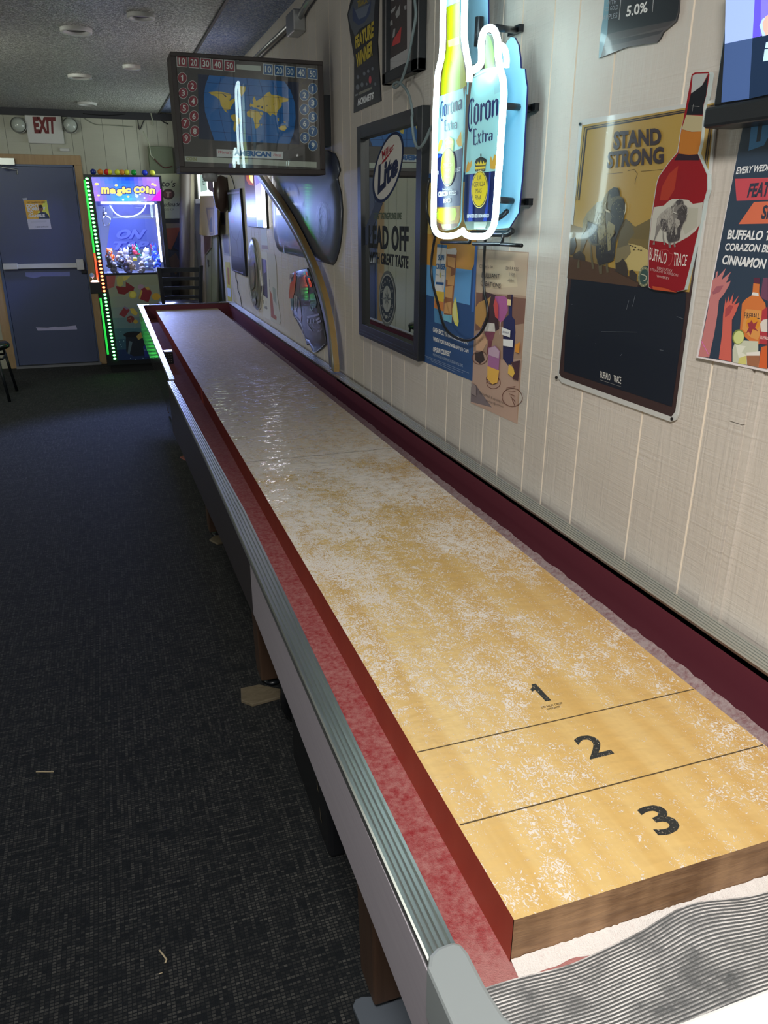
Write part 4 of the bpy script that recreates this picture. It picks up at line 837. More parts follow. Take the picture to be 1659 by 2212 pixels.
a.make('can_panel', ns)
# neon tubes
M_NEON = pmat('neon_glow', (0.9, 1.0, 1.0), 0.3, emit=12.0, ecol=(0.72, 0.98, 1.0))
tubeP = wall_plane(SX - 0.022)
def neon(px, name='neon_tube', r=0.0076):
    mb = MB(); mb.tube(smooth([tubeP.hit(p) for p in px], 5), r, M_NEON, 10); return mb.make(name, ns)
neon(c6(642, 1500, 570, 1545, 420, 1572, 280, 1555, 195, 1495, 152, 1400, 145, 1250, 150, 900, 156, 500) + c5(165, 1300, 172, 900, 186, 500, 205, 120) + cJ(292, 1020, 318, 900, 345, 780, 358, 600, 362, 300, 366, 0) + [(958, -130), (958, -225), (968, -250), (990, -252), (1001, -230), (1001, -130)] + cJ(662, 0, 655, 300, 658, 520, 690, 750, 722, 920, 730, 1030, 722, 1130))
neon(cJ(752, 985, 830, 935, 885, 870, 893, 740, 890, 600, 925, 440, 1005, 385, 1075, 430, 1115, 560, 1125, 760, 1150, 940, 1190, 1100, 1202, 1300, 1190, 1500, 1172, 1770) + c5(1462, 300, 1440, 700, 1412, 1100, 1388, 1500) + c6(1362, 500, 1335, 900, 1310, 1200, 1270, 1390, 1185, 1525, 1080, 1578, 850, 1575, 745, 1532, 690, 1460))
neon(cJ(1118, 660, 1160, 625, 1215, 680, 1240, 800, 1236, 930), r=0.0064)
# backing panel, brackets, wire frame
M_BACKP = pmat('sign_backing', (0.55, 0.80, 0.92), 0.3)
bp = wall_plane(0.60)
a = Art(bp, 1, 0.3)
a.sheet(cJ(690, -600, 970, -640, 985, 300, 930, 600, 880, 800, 850, 880, 770, 890, 700, 640), (150, 206, 236), 0.004, (24, 30, 96))
a.sheet(cJ(1255, 560, 1300, 510, 1350, 520, 1400, 620, 1425, 800, 1432, 940, 1490, 950, 1500, 1080, 1520, 1200, 1510, 1400, 1490, 1787) + [(1128, 380), (1120, 460), (1100, 492), (1060, 496), (1040, 480), (1040, 300), (1070, 140)], (150, 206, 236), 0.004, (24, 30, 96))
a.make('backing_panel', ns)
def bracket(p0, p1):
    A_, B_ = fp.hit(p0), on_x(p1, XW - 0.002)
    mb = MB(); y = (A_.y + B_.y) / 2; z = (A_.z + B_.z) / 2
    mb.tube([A_, B_], 0.0075, M_BLACKMET, 8); mb.box(XW - 0.012, XW, B_.y - 0.03, B_.y + 0.03, B_.z - 0.008, B_.z + 0.008, M_BLACKMET); mb.make('bracket', ns)
bracket((1092, 229), (1150, 234)); bracket((1078, 432), (1137, 436)); bracket((1072, 60), (1117, 66))
mb = MB()
lowp = wall_plane(SX + 0.02)
mb.tube([lowp.hit(p) for p in cD(880, 1972, 1110, 1975, 1115, 1930)], 0.0045, M_BLACKMET, 8); mb.make('wire_hook', ns)
mb = MB(); mb.tube([lowp.hit(p) for p in cD(1140, 1985, 1370, 1988, 1385, 1905)] , 0.0045, M_BLACKMET, 8).tube([lowp.hit(p) for p in cD(1370, 1990, 1535, 2000)], 0.0045, M_BLACKMET, 8); mb.make('wire_hook', ns)
mb = MB(); mb.tube([on_x(p, 0.585) for p in cD(1130, 1900, 1420, 1905, 1455, 1880)], 0.008, M_BLACKMET, 8); mb.make('crossbar', ns)
mb = MB(); mb.tube([on_x(p, 0.575) for p in cD(1340, 1780, 1380, 1755, 1415, 1720)], 0.006, M_BLACKMET, 8); mb.make('bracket', ns)
mb = MB(); P0, P1 = [on_x(p, 0.58) for p in cJ(870, 235, 850, 640)]; mb.tube([P0, P1], 0.011, M_BLACKMET, 10); mb.make('electrode_cover', ns)
# cords of the sign
mb = MB(); mb.tube(smooth([on_x(p, 0.625) for p in cM(1165, -400, 1175, 0, 1192, 250, 1150, 520, 1105, 760, 1060, 1000, 1000, 1200, 950, 1330, 880, 1420, 835, 1420, 835, 1370, 900, 1340, 980, 1390, 1060, 1500, 1115, 1680, 1140, 1880)] + [on_x(p, 0.615) for p in cD(640, 960, 655, 1120, 690, 1205, 740, 1160, 790, 1050, 815, 1020)], 4), 0.0045, pmat('grey_cable', (0.20, 0.25, 0.26), 0.4), 8)
T(mb.make('power_cord'), 'grey cord looping past the framed picture and mirror to the neon sign', 'cord')
mb = MB(); mb.tube(smooth([on_x(p, 0.62) for p in cD(780, 1450, 760, 1700, 810, 1880, 830, 1930)] + [on_x(p, 0.635) for p in cI(195, 180, 160, 420, 170, 640, 230, 880, 280, 1080, 350, 1200, 480, 1275, 600, 1272, 700, 1190, 765, 1050, 765, 900, 735, 760, 728, 500, 740, 250, 748, 170)], 4), 0.0042, M_RUBBER, 8)
T(mb.make('power_cord'), 'black cord hanging in a loop below the neon sign', 'cord')

# ---- bar mirror
mi = empty('bar_mirror', (XW, 2.35, 1.05), 'black framed bar mirror printed with a bat, an oval badge and bold lettering', 'mirror')
o4 = [on_x(p, XW - 0.02) for p in ((775.5, 273.4), (914, 229), (907, 779), (779, 724))]
y0, y1 = min(o4[1].y, o4[2].y), max(o4[0].y, o4[3].y); z0, z1 = (o4[2].z + o4[3].z) / 2, (o4[0].z + o4[1].z) / 2
w_ = 0.045
mb = MB(); F = XW - 0.028
mb.box(F, XW, y0, y0 + w_, z0, z1, M_BLACK).box(F, XW, y1 - w_, y1, z0, z1, M_BLACK).box(F, XW, y0 + w_, y1 - w_, z1 - w_, z1, M_BLACK).box(F, XW, y0 + w_, y1 - w_, z0, z0 + w_ * 1.1, M_BLACK)
for d in (0.010, 0.022): mb.box(F - 0.002, F, y0 + d, y1 - d, z0 + d, z0 + d + 0.004, M_BLACKMET)
mb.make('frame', mi, 0.003)
MX = XW - 0.010
MB().box(MX, XW - 0.001, y0 + 0.02, y1 - 0.02, z0 + 0.02, z1 - 0.02, M_MIRROR).make('glass', mi)
a = Art(wall_plane(MX), 1.0, 0.95, base=0.0006)
a.poly(cS(555, 1480, 640, 1540, 500, 1900, 400, 2200, 345, 2212, 290, 2212, 300, 2100, 420, 1800), (74, 84, 110), 1)
a.ell(cS(725, 970)[0], 28, 79, (32, 46, 82), 2, 44, 0.25); a.ell(cS(728, 965)[0], 25.0, 72, (206, 204, 198), 3, 44, 0.25)
a.tx('Miller', *cS(610, 720, 830, 570, 828, 660, 640, 850), (150, 28, 44), 5, 0.02, 0.25); a.poly(cS(640, 870, 830, 650, 690, 860, 620, 925), (150, 28, 44), 5)
a.tx('Lite', *cS(575, 940, 905, 690, 880, 1080, 560, 1420), (30, 40, 74), 5, 0.05)
a.tx('GREAT TASTING PILSNER LINE', *cS(500, 1690, 940, 1690, 935, 1800, 500, 1800), (84, 100, 84), 3, 0.02)
a.tx('LEAD OFF', *(cS(418, 1890, 1050, 1905) + cS2(1048, 335, 415, 262)), (34, 40, 46), 4, 0.035, sp=1.08)
a.tx('WITH GREAT TASTE', *cS2(430, 318, 1048, 392, 1042, 598, 430, 488), (34, 40, 46), 4, 0.03, sp=1.08)
a.ell(cS2(714, 1068)[0], 18.5, 60, (92, 98, 98), 3, 44); a.ell(cS2(714, 1068)[0], 16.9, 53, (150, 154, 150), 4, 44); a.ell(cS2(715, 1072)[0], 15.9, 50.5, (44, 54, 66), 5, 44); a.ell(cS2(710, 1075)[0], 9.2, 28.5, (150, 156, 152), 6, 36)
for i, (ch) in enumerate('SEATTLE'):
    th = math.radians(205 + i * 22); cx_, cy2 = cS2(714, 1070)[0]; X, Y = cx_ + 12.7 * math.cos(th), cy2 + 40 * math.sin(th); a.tx(ch, (X - 1.6, Y - 3.2), (X + 1.6, Y - 3.2), (X + 1.6, Y + 3.2), (X - 1.6, Y + 3.2), (150, 156, 152), 6)
for i, (ch) in enumerate('MARINERS'):
    th = math.radians(157 - i * 19); X, Y = cx_ + 12.7 * math.cos(th), cy2 + 40 * math.sin(th); a.tx(ch, (X - 1.6, Y - 3.2), (X + 1.6, Y - 3.2), (X + 1.6, Y + 3.2), (X - 1.6, Y + 3.2), (150, 156, 152), 6)
C0 = cS2(714, 1070)[0]
for i in range(8):
    th = i * math.pi / 4; L = (13.5 if i % 4 == 0 else (6.2 if i % 2 else 9)); sx_, sy_ = (1, 3.1) if i % 4 else (1, 3.1)
    tip = (C0[0] + L * math.cos(th), C0[1] + (L if i % 4 == 0 else L) * math.sin(th) * 3.0); w1 = (C0[0] + 1.6 * math.cos(th + .9), C0[1] + 4.6 * math.sin(th + .9)); w2 = (C0[0] + 1.6 * math.cos(th - .9), C0[1] + 4.6 * math.sin(th - .9))
    a.poly([C0, w1, tip], (70, 78, 86), 7); a.poly([C0, tip, w2], (120, 128, 128), 7)
a.make('printed_artwork', mi)

# ---- canned iced tea poster
a = Art(wall_plane(), 1.45, 0.45, base=0.0014)
TLp, TRp, BRp, BLp = (919, 388), (1030, 560), (1021, 823), (908, 778)
full = [(918, 375)] + [(1034, 372), (1030, 560), (1021, 823), (908, 778)]
a.sheet(full, (40, 72, 118), 0.001)
a.poly([(921, 395), (1031, 392), (1030, 560)] + cI(600, 520, 82, 460, 90, 100), (190, 140, 62), 1); a.poly([(921, 395), (1031, 392), (1030, 500)] + cI(560, 180, 90, 120), (206, 178, 96), 2)
a.poly(cI(88, 460, 605, 520, 582, 900, 70, 780), (92, 150, 202), 2)
a.poly(cI(640, 250, 668, 250, 625, 975, 600, 970), (58, 96, 160), 2)
a.poly(cI(75, 1090, 176, 1130, 176, 1435, 70, 1390), (40, 72, 118), 2)
a.poly(cI(230, 240, 335, 250, 300, 760, 300, 1000, 280, 1110, 200, 1080, 195, 860, 200, 740), (216, 220, 222), 3); a.poly(cI(230, 238, 335, 248, 333, 285, 228, 270), (66, 116, 166), 4)
a.poly(cI(200, 745, 306, 758, 300, 870, 198, 840), (214, 176, 66), 4); a.poly(cI(198, 840, 300, 870, 300, 970, 196, 930), (196, 122, 66), 4); a.poly(cI(196, 930, 300, 970, 280, 1110, 200, 1085), (74, 130, 176), 4)
a.tx('SUN', *cI(243, 350, 306, 355, 304, 412, 240, 412), (40, 96, 150), 5, 0.04); a.tx('CRUISER', *cI(218, 448, 323, 452, 320, 518, 216, 508), (40, 96, 150), 5, 0.04); a.poly(cI(217, 648, 302, 655, 300, 682, 216, 674), (40, 84, 140), 5); a.ell(cI(264, 574)[0], 1.8, 5.5, (200, 190, 120), 5, 14)
a.line(cI(218, 570, 246, 574), 1.0, (90, 120, 150), 5); a.line(cI(282, 578, 310, 582), 1.0, (90, 120, 150), 5)
a.poly(cI(335, 290, 430, 280, 445, 310, 405, 840, 390, 1090, 300, 1060, 305, 850, 318, 700), (142, 92, 62), 3); a.poly(cI(335, 290, 430, 280, 444, 310, 438, 352, 333, 345), (214, 214, 206), 4)
for L in ((330, 480, 380, 500, 370, 640, 322, 620), (345, 600, 420, 570, 410, 690, 340, 680), (320, 700, 400, 690, 390, 830, 312, 810), (310, 880, 385, 860, 380, 1000, 302, 985), (340, 370, 430, 390, 420, 500, 345, 470)): a.poly(cI(*L), (196, 150, 96), 4)
a.poly(cI(300, 1000, 392, 1010, 388, 1095, 300, 1062), (110, 176, 200), 5)
a.poly(cI(425, 805, 440, 860, 466, 1080, 455, 1130, 425, 1115, 395, 1020, 395, 940), (226, 200, 96), 5); a.poly(cI(425, 830, 432, 900, 448, 1080, 420, 1080, 404, 990, 405, 940), (232, 218, 140), 6)
for t_, q in (('CASH BACK VIA PAYPAL OR VENMO', (185, 1135, 568, 1285, 566, 1330, 183, 1190)), ('WHEN YOU PURCHASE ANY (1) CAN', (186, 1240, 570, 1385, 568, 1430, 185, 1300)), ('OF SUN CRUISER*', (186, 1348, 378, 1402, 375, 1460, 184, 1405))): a.tx(t_, *cI(*q), (206, 212, 218), 4, 0.035)
a.tx('MAXIMUM PURCHASE OF 2 REDEMPTIONS. SEE DETAILS FOR FULL TERMS.', *cI(185, 1420, 510, 1545, 509, 1575, 184, 1448), (150, 166, 186), 4)
for y in (1438, 1470, 1505): a.line(cI(72 + (y - 1438) * 1.4, y, 575 - (y - 1438) * 2, y + 200 - (y - 1438) * 1.1), 0.5, (150, 166, 186), 4)
T(a.make('poster'), 'blue and orange iced drink poster with a lemon slice beside the mirror', 'poster')

# ---- gin cocktail poster
a = Art(wall_plane(), 1.45, 0.42, base=0.0008)
a.sheet(cI(648, 290, 1218, 325, 1160, 1250, 1095, 2190, 590, 1960, 612, 1400), (150, 124, 106), 0.0008)
a.poly(cI(655, 300, 1210, 335, 1190, 800, 650, 760), (172, 152, 130), 1)
a.poly(cI(780, 400, 1060, 420, 1100, 700, 800, 720), (184, 166, 140), 2)
a.poly(cI(650, 760, 1190, 830, 1170, 1100, 640, 1180), (112, 80, 68), 2); a.poly(cI(720, 745, 860, 790, 900, 1160, 760, 1250, 700, 1100), (62, 42, 46), 3)
a.poly(cI(640, 930, 680, 870, 780, 830, 810, 800, 790, 900, 770, 1000, 700, 1150, 645, 1100), (168, 128, 74), 4)
a.poly(cI(855, 805, 960, 800, 985, 830, 995, 960, 950, 1060, 915, 1090, 880, 1050, 848, 940), (152, 84, 132), 5); a.poly(cI(850, 900, 870, 820, 900, 900, 900, 1050, 870, 1030), (190, 76, 74), 6); a.line(cI(915, 1085, 905, 1220), 0.9, (196, 180, 180), 5)
a.poly(cI(1005, 785, 1048, 785, 1042, 905, 1040, 1025, 1072, 1060, 1078, 1200, 1050, 1530, 1000, 1560, 940, 1480, 945, 1070, 985, 1020, 1002, 1010), (38, 40, 78), 5)
a.poly(cI(1003, 835, 1042, 840, 1040, 905, 1000, 900), (206, 182, 132), 6); a.poly(cI(1002, 785, 1048, 790, 1046, 838, 1000, 832), (82, 54, 46), 6)
a.poly(cI(945, 1140, 1035, 1175, 1030, 1250, 940, 1220), (222, 222, 218), 6); a.poly(cI(955, 1268, 1066, 1278, 1060, 1358, 955, 1340), (222, 222, 218), 6); a.tx('EMPRESS', *cI(955, 1180, 1025, 1195, 1022, 1215, 953, 1200), (70, 74, 96), 7)
a.poly(cI(740, 1140, 780, 1090, 850, 1100, 858, 1190, 740, 1185), (196, 190, 184), 5); a.poly(cI(740, 1185, 858, 1190, 830, 1285, 770, 1275), (120, 66, 84), 5); a.poly(cI(785, 1280, 825, 1285, 815, 1360, 770, 1440, 765, 1400), (110, 60, 70), 5)
a.poly(cI(650, 1230, 740, 1210, 770, 1300, 720, 1400, 650, 1390), (190, 152, 122), 5)
a.poly(cI(618, 1400, 700, 1390, 780, 1440, 940, 1500, 1150, 1480, 1100, 1900, 1095, 2190, 590, 1960), (166, 140, 126), 3)
a.poly(cI(795, 1360, 870, 1340, 922, 1400, 895, 1740, 840, 1760, 785, 1700), (148, 96, 140), 6); a.poly(cI(788, 1560, 915, 1610, 895, 1740, 840, 1760, 785, 1700), (206, 162, 74), 7); a.poly(cI(800, 1370, 870, 1345, 918, 1400, 910, 1480, 800, 1440), (176, 150, 170), 7)
for cc, rr in ((( 840, 1740), 15), ((830, 1700), 13), ((1050, 1900), 22), ((700, 1470), 16)):
    q = cI(*cc)[0]; 
    for k in range(20):
        t0, t1 = 2 * math.pi * k / 20, 2 * math.pi * (k + 1) / 20
        a.line([(q[0] + rr * math.cos(t0), q[1] + rr * .9 * math.sin(t0)), (q[0] + rr * math.cos(t1), q[1] + rr * .9 * math.sin(t1))], 1.2, (96, 56, 44), 5)
for i in range(5): a.line(cI(990 + i * 16, 1800 + i * 30, 1090, 1780 + i * 55), 1.2, (96, 56, 44), 6)
a.poly(cI(640, 1420, 720, 1400, 745, 1500, 690, 1540, 640, 1500), (54, 44, 42), 4); a.poly(cI(1020, 1540, 1070, 1580, 1085, 1640, 1060, 1680, 1010, 1640), (206, 168, 74), 7); a.poly(cI(1040, 1520, 1140, 1500, 1120, 1720, 1060, 1700, 1080, 1600), (70, 46, 52), 6)
a.poly(cI(1085, 1330, 1140, 1300, 1130, 1420, 1090, 1410), (196, 132, 52), 6)
a.poly(cI(612, 1740, 662, 1780, 662, 1890, 612, 1860), (130, 118, 118), 6)
a.poly(cI(595, 1790, 640, 1760, 820, 2010, 590, 1950), (110, 100, 104), 4)
a.tx('Cheers to', *cI(700, 455, 846, 460, 844, 500, 700, 498), (60, 50, 46), 6); a.tx('BRILLIANT', *cI(725, 545, 920, 562, 916, 612, 722, 598), (60, 50, 46), 6, 0.01); a.tx('CREATIONS', *cI(715, 632, 932, 665, 928, 718, 712, 685), (60, 50, 46), 6, 0.01)
a.tx('EMPRESS', *cI(990, 478, 1126, 492, 1124, 530, 988, 516), (70, 62, 58), 6, sp=1.3); a.tx('1908', *cI(1030, 545, 1085, 552, 1083, 590, 1028, 582), (110, 98, 90), 6); a.tx('-GIN-', *cI(1005, 612, 1085, 622, 1083, 648, 1003, 640), (70, 62, 58), 6)
a.tx('For cocktails & opening fun', *cI(700, 1830, 968, 1948, 966, 1978, 698, 1870), (70, 58, 54), 6); a.tx('drinking @cocktails', *cI(770, 1920, 960, 1990, 958, 2015, 768, 1950), (70, 58, 54), 6)
T(a.make('poster'), 'brown cocktail poster with a purple drink and dark bottle below the neon sign', 'poster')

# ---- die cut race trophy banner and framed picture
a = Art(wall_plane(), 1.35, 0.4, base=0.004)
a.sheet(cM(200, -420, 600, -560, 605, 0, 600, 120, 582, 690, 600, 1000, 620, 1300, 640, 1640, 600, 1660, 195, 1840, 200, 1500, 203, 950, 150, 640, 92, 240, 150, 0), (24, 27, 34), 0.004, (20, 24, 30))
a.poly(cM(200, 0, 560, -120, 520, 340, 300, 470, 220, 600, 150, 440, 108, 240), (74, 80, 90), 1)
a.poly(cM(180, 100, 240, 200, 480, 20, 470, 200, 380, 360, 280, 420, 180, 330), (48, 62, 96), 2); a.poly(cM(220, 170, 460, 60, 400, 260, 280, 320), (92, 102, 120), 3)
a.tx('TRACK', *cM(260, 20, 430, -60, 428, 40, 262, 130), (150, 130, 40), 4, 0.03)
a.tx('FEATURE', *cM(215, 605, 528, 335, 520, 605, 232, 800), (172, 154, 46), 4, 0.05); a.tx('WINNER', *cM(235, 890, 515, 640, 508, 900, 245, 1115), (172, 154, 46), 4, 0.05)
for q in ((265, 1255, 22), (370, 1200, 22), (435, 1160, 20), (505, 1120, 18), (262, 1420, 30), (335, 1380, 26), (410, 1370, 16), (550, 1370, 18)): a.ell(cM(q[0], q[1])[0], q[2] * .13, q[2] * .2, (96, 104, 112), 3, 10)
a.ell(cM(468, 1300)[0], 3.0, 8.5, (160, 60, 70), 4, 16); a.poly(cM(215, 1545, 265, 1525, 265, 1555, 218, 1570), (120, 126, 132), 3); a.poly(cM(275, 1510, 500, 1410, 500, 1450, 278, 1555), (110, 112, 100), 3)
a.tx('HORNETS', *cM(270, 1610, 528, 1495, 520, 1615, 262, 1728), (206, 210, 214), 4, 0.05, 0.1)
T(a.make('race_banner'), 'black die cut race winner board with yellow lettering high on the wall', 'sign')
pf = empty('framed_picture', (XW, 2.22, 1.95), 'black framed picture of a red and black racing scene hanging above the mirror', 'picture')
P = [on_x(p, XW - 0.03) for p in cM(640, 1390, 1215, 1130)]
fy1, fy0 = P[0].y, P[1].y; fz0 = (P[0].z + P[1].z) / 2; fz1 = fz0 + 0.46
mb = MB(); F = XW - 0.03; w_ = 0.035
mb.box(F, XW, fy0, fy0 + w_ * 1.6, fz0, fz1, M_BLACK).box(F, XW, fy1 - w_, fy1, fz0, fz1, M_BLACK).box(F, XW, fy0, fy1, fz0, fz0 + w_, M_BLACK).box(F, XW, fy0, fy1, fz1 - w_, fz1, M_BLACK); mb.make('frame', pf, 0.003)
a = Art(wall_plane(XW - 0.012), 1.5, 0.45)
a.sheet([fp_ for fp_ in cM(640, -400, 1110, -400, 1100, 1090, 690, 1290)], (150, 150, 152), 0.004)
a.poly(cM(735, -300, 1048, -400, 1050, 795, 755, 972), (56, 50, 52), 1); a.poly(cM(880, 560, 960, 430, 940, 690, 800, 760, 830, 640), (166, 56, 58), 2)
for L in ((780, 180, 870, 90, 850, 160, 800, 220), (860, 230, 940, 60, 930, 240, 880, 300), (760, 370, 810, 320, 820, 400, 770, 430), (1000, 100, 1040, 80, 1040, 150, 1010, 160), (830, 480, 860, 460, 850, 590, 810, 620), (930, -80, 980, -160, 970, -40), (790, 20, 830, -60, 840, 10)): a.poly(cM(*L), (132, 132, 134), 2)
a.line(cM(730, 1010, 1020, 985), 0.5, (120, 120, 126), 2); a.line(cM(750, 1110, 1040, 1090), 0.5, (120, 120, 126), 2)
a.make('picture', pf)
# ---- curved wooden strip standing off the wall
gr = [on_x(p, XW - 0.024) for p in cC(900, -20, 1025, 125, 1100, 230, 1200, 380, 1300, 550, 1400, 750, 1480, 930, 1550, 1150, 1600, 1400, 1630, 1650, 1634, 1800)]
gl = [on_x(p, XW - 0.051) for p in cC(830, -20, 935, 122, 1030, 270, 1130, 420, 1235, 590, 1345, 800, 1410, 970, 1468, 1160, 1522, 1400, 1546, 1650, 1552, 1780)]
gr = [Vector((p.x, p.y, max(p.z, 0.842))) for p in gr]; gl = [Vector((p.x, p.y, max(p.z, 0.842))) for p in gl]
A_ = smooth([Vector((0, p.y, p.z)) for p in gr], 4); B_ = smooth([Vector((0, p.y, p.z)) for p in gl], 4)
mb = MB(); vs = []; fs = []; n = len(A_)
for i in range(n):
    vs += [(XW - 0.024, A_[i].y, A_[i].z), (XW - 0.051, A_[i].y, A_[i].z), (XW - 0.051, B_[i].y, B_[i].z), (XW - 0.024, B_[i].y, B_[i].z)]
mb = MB(); o0 = 0
for i in range(n - 1):
    a_, b_ = i * 4, i * 4 + 4
    fs.append(((a_, a_ + 1, b_ + 1, b_), 0)); fs.append(((a_ + 1, a_ + 2, b_ + 2, b_ + 1), 1)); fs.append(((a_ + 2, a_ + 3, b_ + 3, b_ + 2), 1))
mb.v = [Vector(p) for p in vs]; mb.f = [(f, M_GOLDWOOD if k == 0 else M_GREYFACE, k != 0) for f, k in fs] + [((0, 1, 2, 3), M_GREYFACE, False), (tuple(4 * n - 4 + k for k in range(4)), M_GREYFACE, False)]
T(mb.make('curved_strip'), 'long curved wooden strip with a golden edge arching up the wall', 'decoration')

# ---- die cut race car tin signs
M_TINCAR = pmat('dark_tin', (0.050, 0.062, 0.095), 0.36, spec=0.6, coat=0.25)
def dome_sheet(name, px, x, mat, h, label, extra=None, edge=None):
    a = Art(wall_plane(x), 1.0, 0.3, coat=0.4)
    P = [a.p.hit(q) for q in px]; c = sum(P, Vector()) / len(P); rings = [(1.0, 0.0), (0.97, h * .6), (0.80, h), (0.45, h * 1.15), (0.0, h * 1.2)]
    vs = [Vector((XW - 0.001, p.y, p.z)) for p in P]; n = len(P)
    for s_, d in rings[:-1]: vs += [Vector((x - d, c.y + (p.y - c.y) * s_, c.z + (p.z - c.z) * s_)) for p in P]
    vs.append(Vector((x - rings[-1][1], c.y, c.z))); fs = []
    for r in range(len(rings) - 1):
        for k in range(n): fs.append((r * n + k, r * n + (k + 1) % n, (r + 1) * n + (k + 1) % n, (r + 1) * n + k))
    L = (len(rings) - 1) * n
    for k in range(n): fs.append((L + k, L + (k + 1) % n, len(vs) - 1))
    a.add(vs, fs[:n], edge or M_BLACK); a.f += [(f, mat, True) for f in fs[n:]]
    if extra: extra(a, h)
    return T(a.make(name), label, 'sign')
def arcs(a, h):
    a.d = h * 1.25 + 0.001
    c = cQ(985, 1230)[0]
    for r in (9, 13, 17, 21):
        for k in range(26):
            if (k * 7 + r) % 5 == 0: continue
            t0, t1 = 2 * math.pi * k / 26, 2 * math.pi * (k + 1) / 26
            a.line([(c[0] + r * .55 * math.cos(t0), c[1] + r * 2.0 * math.sin(t0)), (c[0] + r * .55 * math.cos(t1), c[1] + r * 2.0 * math.sin(t1))], 0.9, (88, 92, 100), 2)
    for L in ((240, 590, 270, 720), (430, 500, 470, 560), (490, 580, 515, 740), (330, 560, 345, 640), (600, 860, 605, 930), (320, 800, 325, 815), (660, 1120, 670, 1200)): a.line(cQ(*L), 1.2, (26, 30, 40), 2)
    for L in ((250, 1680, 270, 1840), (805, 1800, 825, 1970)): a.line(cQ(*L), 1.8, (10, 12, 18), 2)
dome_sheet('car_sign', cQ(-30, 20, -20, 800, 0, 1300, 25, 1550, 70, 1730, 130, 1805, 300, 1850, 560, 1910, 820, 1970, 1010, 2025, 1140, 2062, 1200, 1985, 1270, 1740, 1310, 1450, 1328, 1000, 1300, 700, 1250, 480, 1232, 390, 1282, 250, 1240, 60, 1180, -70, 1050, -130, 500, -80), XW - 0.005, M_TINCAR, 0.010, 'large dark blue die cut metal race car sign behind the scoreboard', arcs)
def car2(a, h):
    a.k = 1.5; a.d = h * 1.3 + 0.001
    a.poly(cR(320, 215, 345, 220, 345, 380, 320, 590, 290, 700, 225, 695, 225, 600, 245, 420, 300, 380), (176, 62, 56), 2); a.poly(cR(520, 210, 550, 230, 560, 290, 530, 270), (186, 70, 62), 2); a.poly(cR(560, 330, 590, 330, 632, 440, 630, 490, 600, 500), (206, 56, 40), 2)
    a.poly(cR(240, 260, 300, 262, 295, 300, 235, 360), (104, 108, 128), 2); a.poly(cR(420, 330, 510, 310, 570, 520, 560, 600, 440, 640, 420, 500), (72, 70, 88), 2)
    a.poly(cR(600, 620, 670, 590, 720, 760, 700, 860, 620, 850), (58, 98, 88), 2); a.poly(cR(250, 700, 310, 690, 300, 900, 262, 900), (50, 84, 76), 2)
    a.tx('I', *cR(315, 630, 340, 630, 345, 920, 318, 900), (150, 152, 160), 3, 0.03); a.tx('7', *cR(345, 640, 378, 650, 372, 980, 345, 940), (150, 152, 160), 3, 0.02)
    a.tx('G', *cR(595, 760, 650, 750, 645, 900, 600, 920), (96, 140, 128), 3)
    a.poly(cR(540, 1010, 760, 960, 770, 990, 560, 1045), (84, 84, 104), 3); a.poly(cR(705, 1060, 770, 1020, 775, 1060, 710, 1090), (100, 100, 116), 3); a.poly(cR(720, 1110, 795, 1070, 800, 1105, 725, 1145), (100, 100, 116), 3)
    for q in ((560, 1090), (610, 1100), (665, 1095)): a.ell(cR(*q)[0], 1.8, 5, (92, 92, 108), 3, 12)
    a.tx('FLO', *cR(735, 1265, 820, 1225, 815, 1260, 735, 1300), (110, 112, 128), 3, 0.02, 0.2)
    a.line(cR(330, 1010, 440, 1140, 470, 1250, 460, 1320), 0.9, (150, 152, 140), 3); a.line(cR(640, 1640, 700, 1640, 780, 1580, 860, 1500), 1.0, (160, 166, 170), 3)
    a.poly(cR(385, 700, 420, 740, 450, 1000, 440, 1120, 390, 1000), (88, 70, 60), 2); a.poly(cR(550, 1140, 650, 1280, 560, 1240), (66, 56, 62), 2)
dome_sheet('car_sign', cR(232, 262, 330, 210, 400, 182, 520, 152, 560, 230, 600, 330, 640, 450, 700, 640, 760, 900, 820, 1230, 866, 1500, 780, 1590, 690, 1650, 625, 1645, 570, 1510, 520, 1518, 480, 1380, 340, 1100, 272, 990, 232, 760, 222, 600, 240, 400), XW - 0.008, pmat('dark_tin_two', (0.055, 0.055, 0.085), 0.38, coat=0.3), 0.006, 'small dark die cut race car sign with red wing low beside the curved strip', car2)

# ---- oval tin tray, papers, posters near the lit sign
def oval(a, h):
    a.k = 1.4; a.d = h * 1.3 + 0.001
    c = cV(312, 1450)[0]
    for r in (0.5, 0.68, 0.86):
        for k in range(30):
            t0, t1 = 2 * math.pi * k / 30, 2 * math.pi * (k + 1) / 30
            a.line([(c[0] + 11 * r * math.cos(t0) + 2.6 * r * math.sin(t0), c[1] + 66 * r * math.sin(t0)), (c[0] + 11 * r * math.cos(t1) + 2.6 * r * math.sin(t1), c[1] + 66 * r * math.sin(t1))], 0.8, (116, 118, 108), 2)
    a.poly(cV(275, 1300, 330, 1250, 350, 1400, 340, 1600, 300, 1650, 275, 1500), (96, 100, 92), 2); a.poly(cV(290, 1380, 325, 1360, 335, 1500, 310, 1560), (120, 122, 112), 3)
    a.poly(cV(300, 1760, 350, 1720, 365, 1800, 330, 1860), (126, 126, 118), 2)
dome_sheet('oval_sign', cV(275, 938, 245, 1030, 228, 1150, 226, 1300, 240, 1480, 262, 1650, 290, 1800, 320, 1885, 345, 1908, 372, 1870, 390, 1740, 388, 1580, 372, 1380, 348, 1180, 322, 1040, 298, 962), XW - 0.012, pmat('oval_tin', (0.17, 0.17, 0.15), 0.32, spec=0.7), 0.012, 'grey oval embossed tin sign under the lit beer sign', oval, M_CHROME)
a = Art(wall_plane(), 2.2, 0.5, base=0.0015)
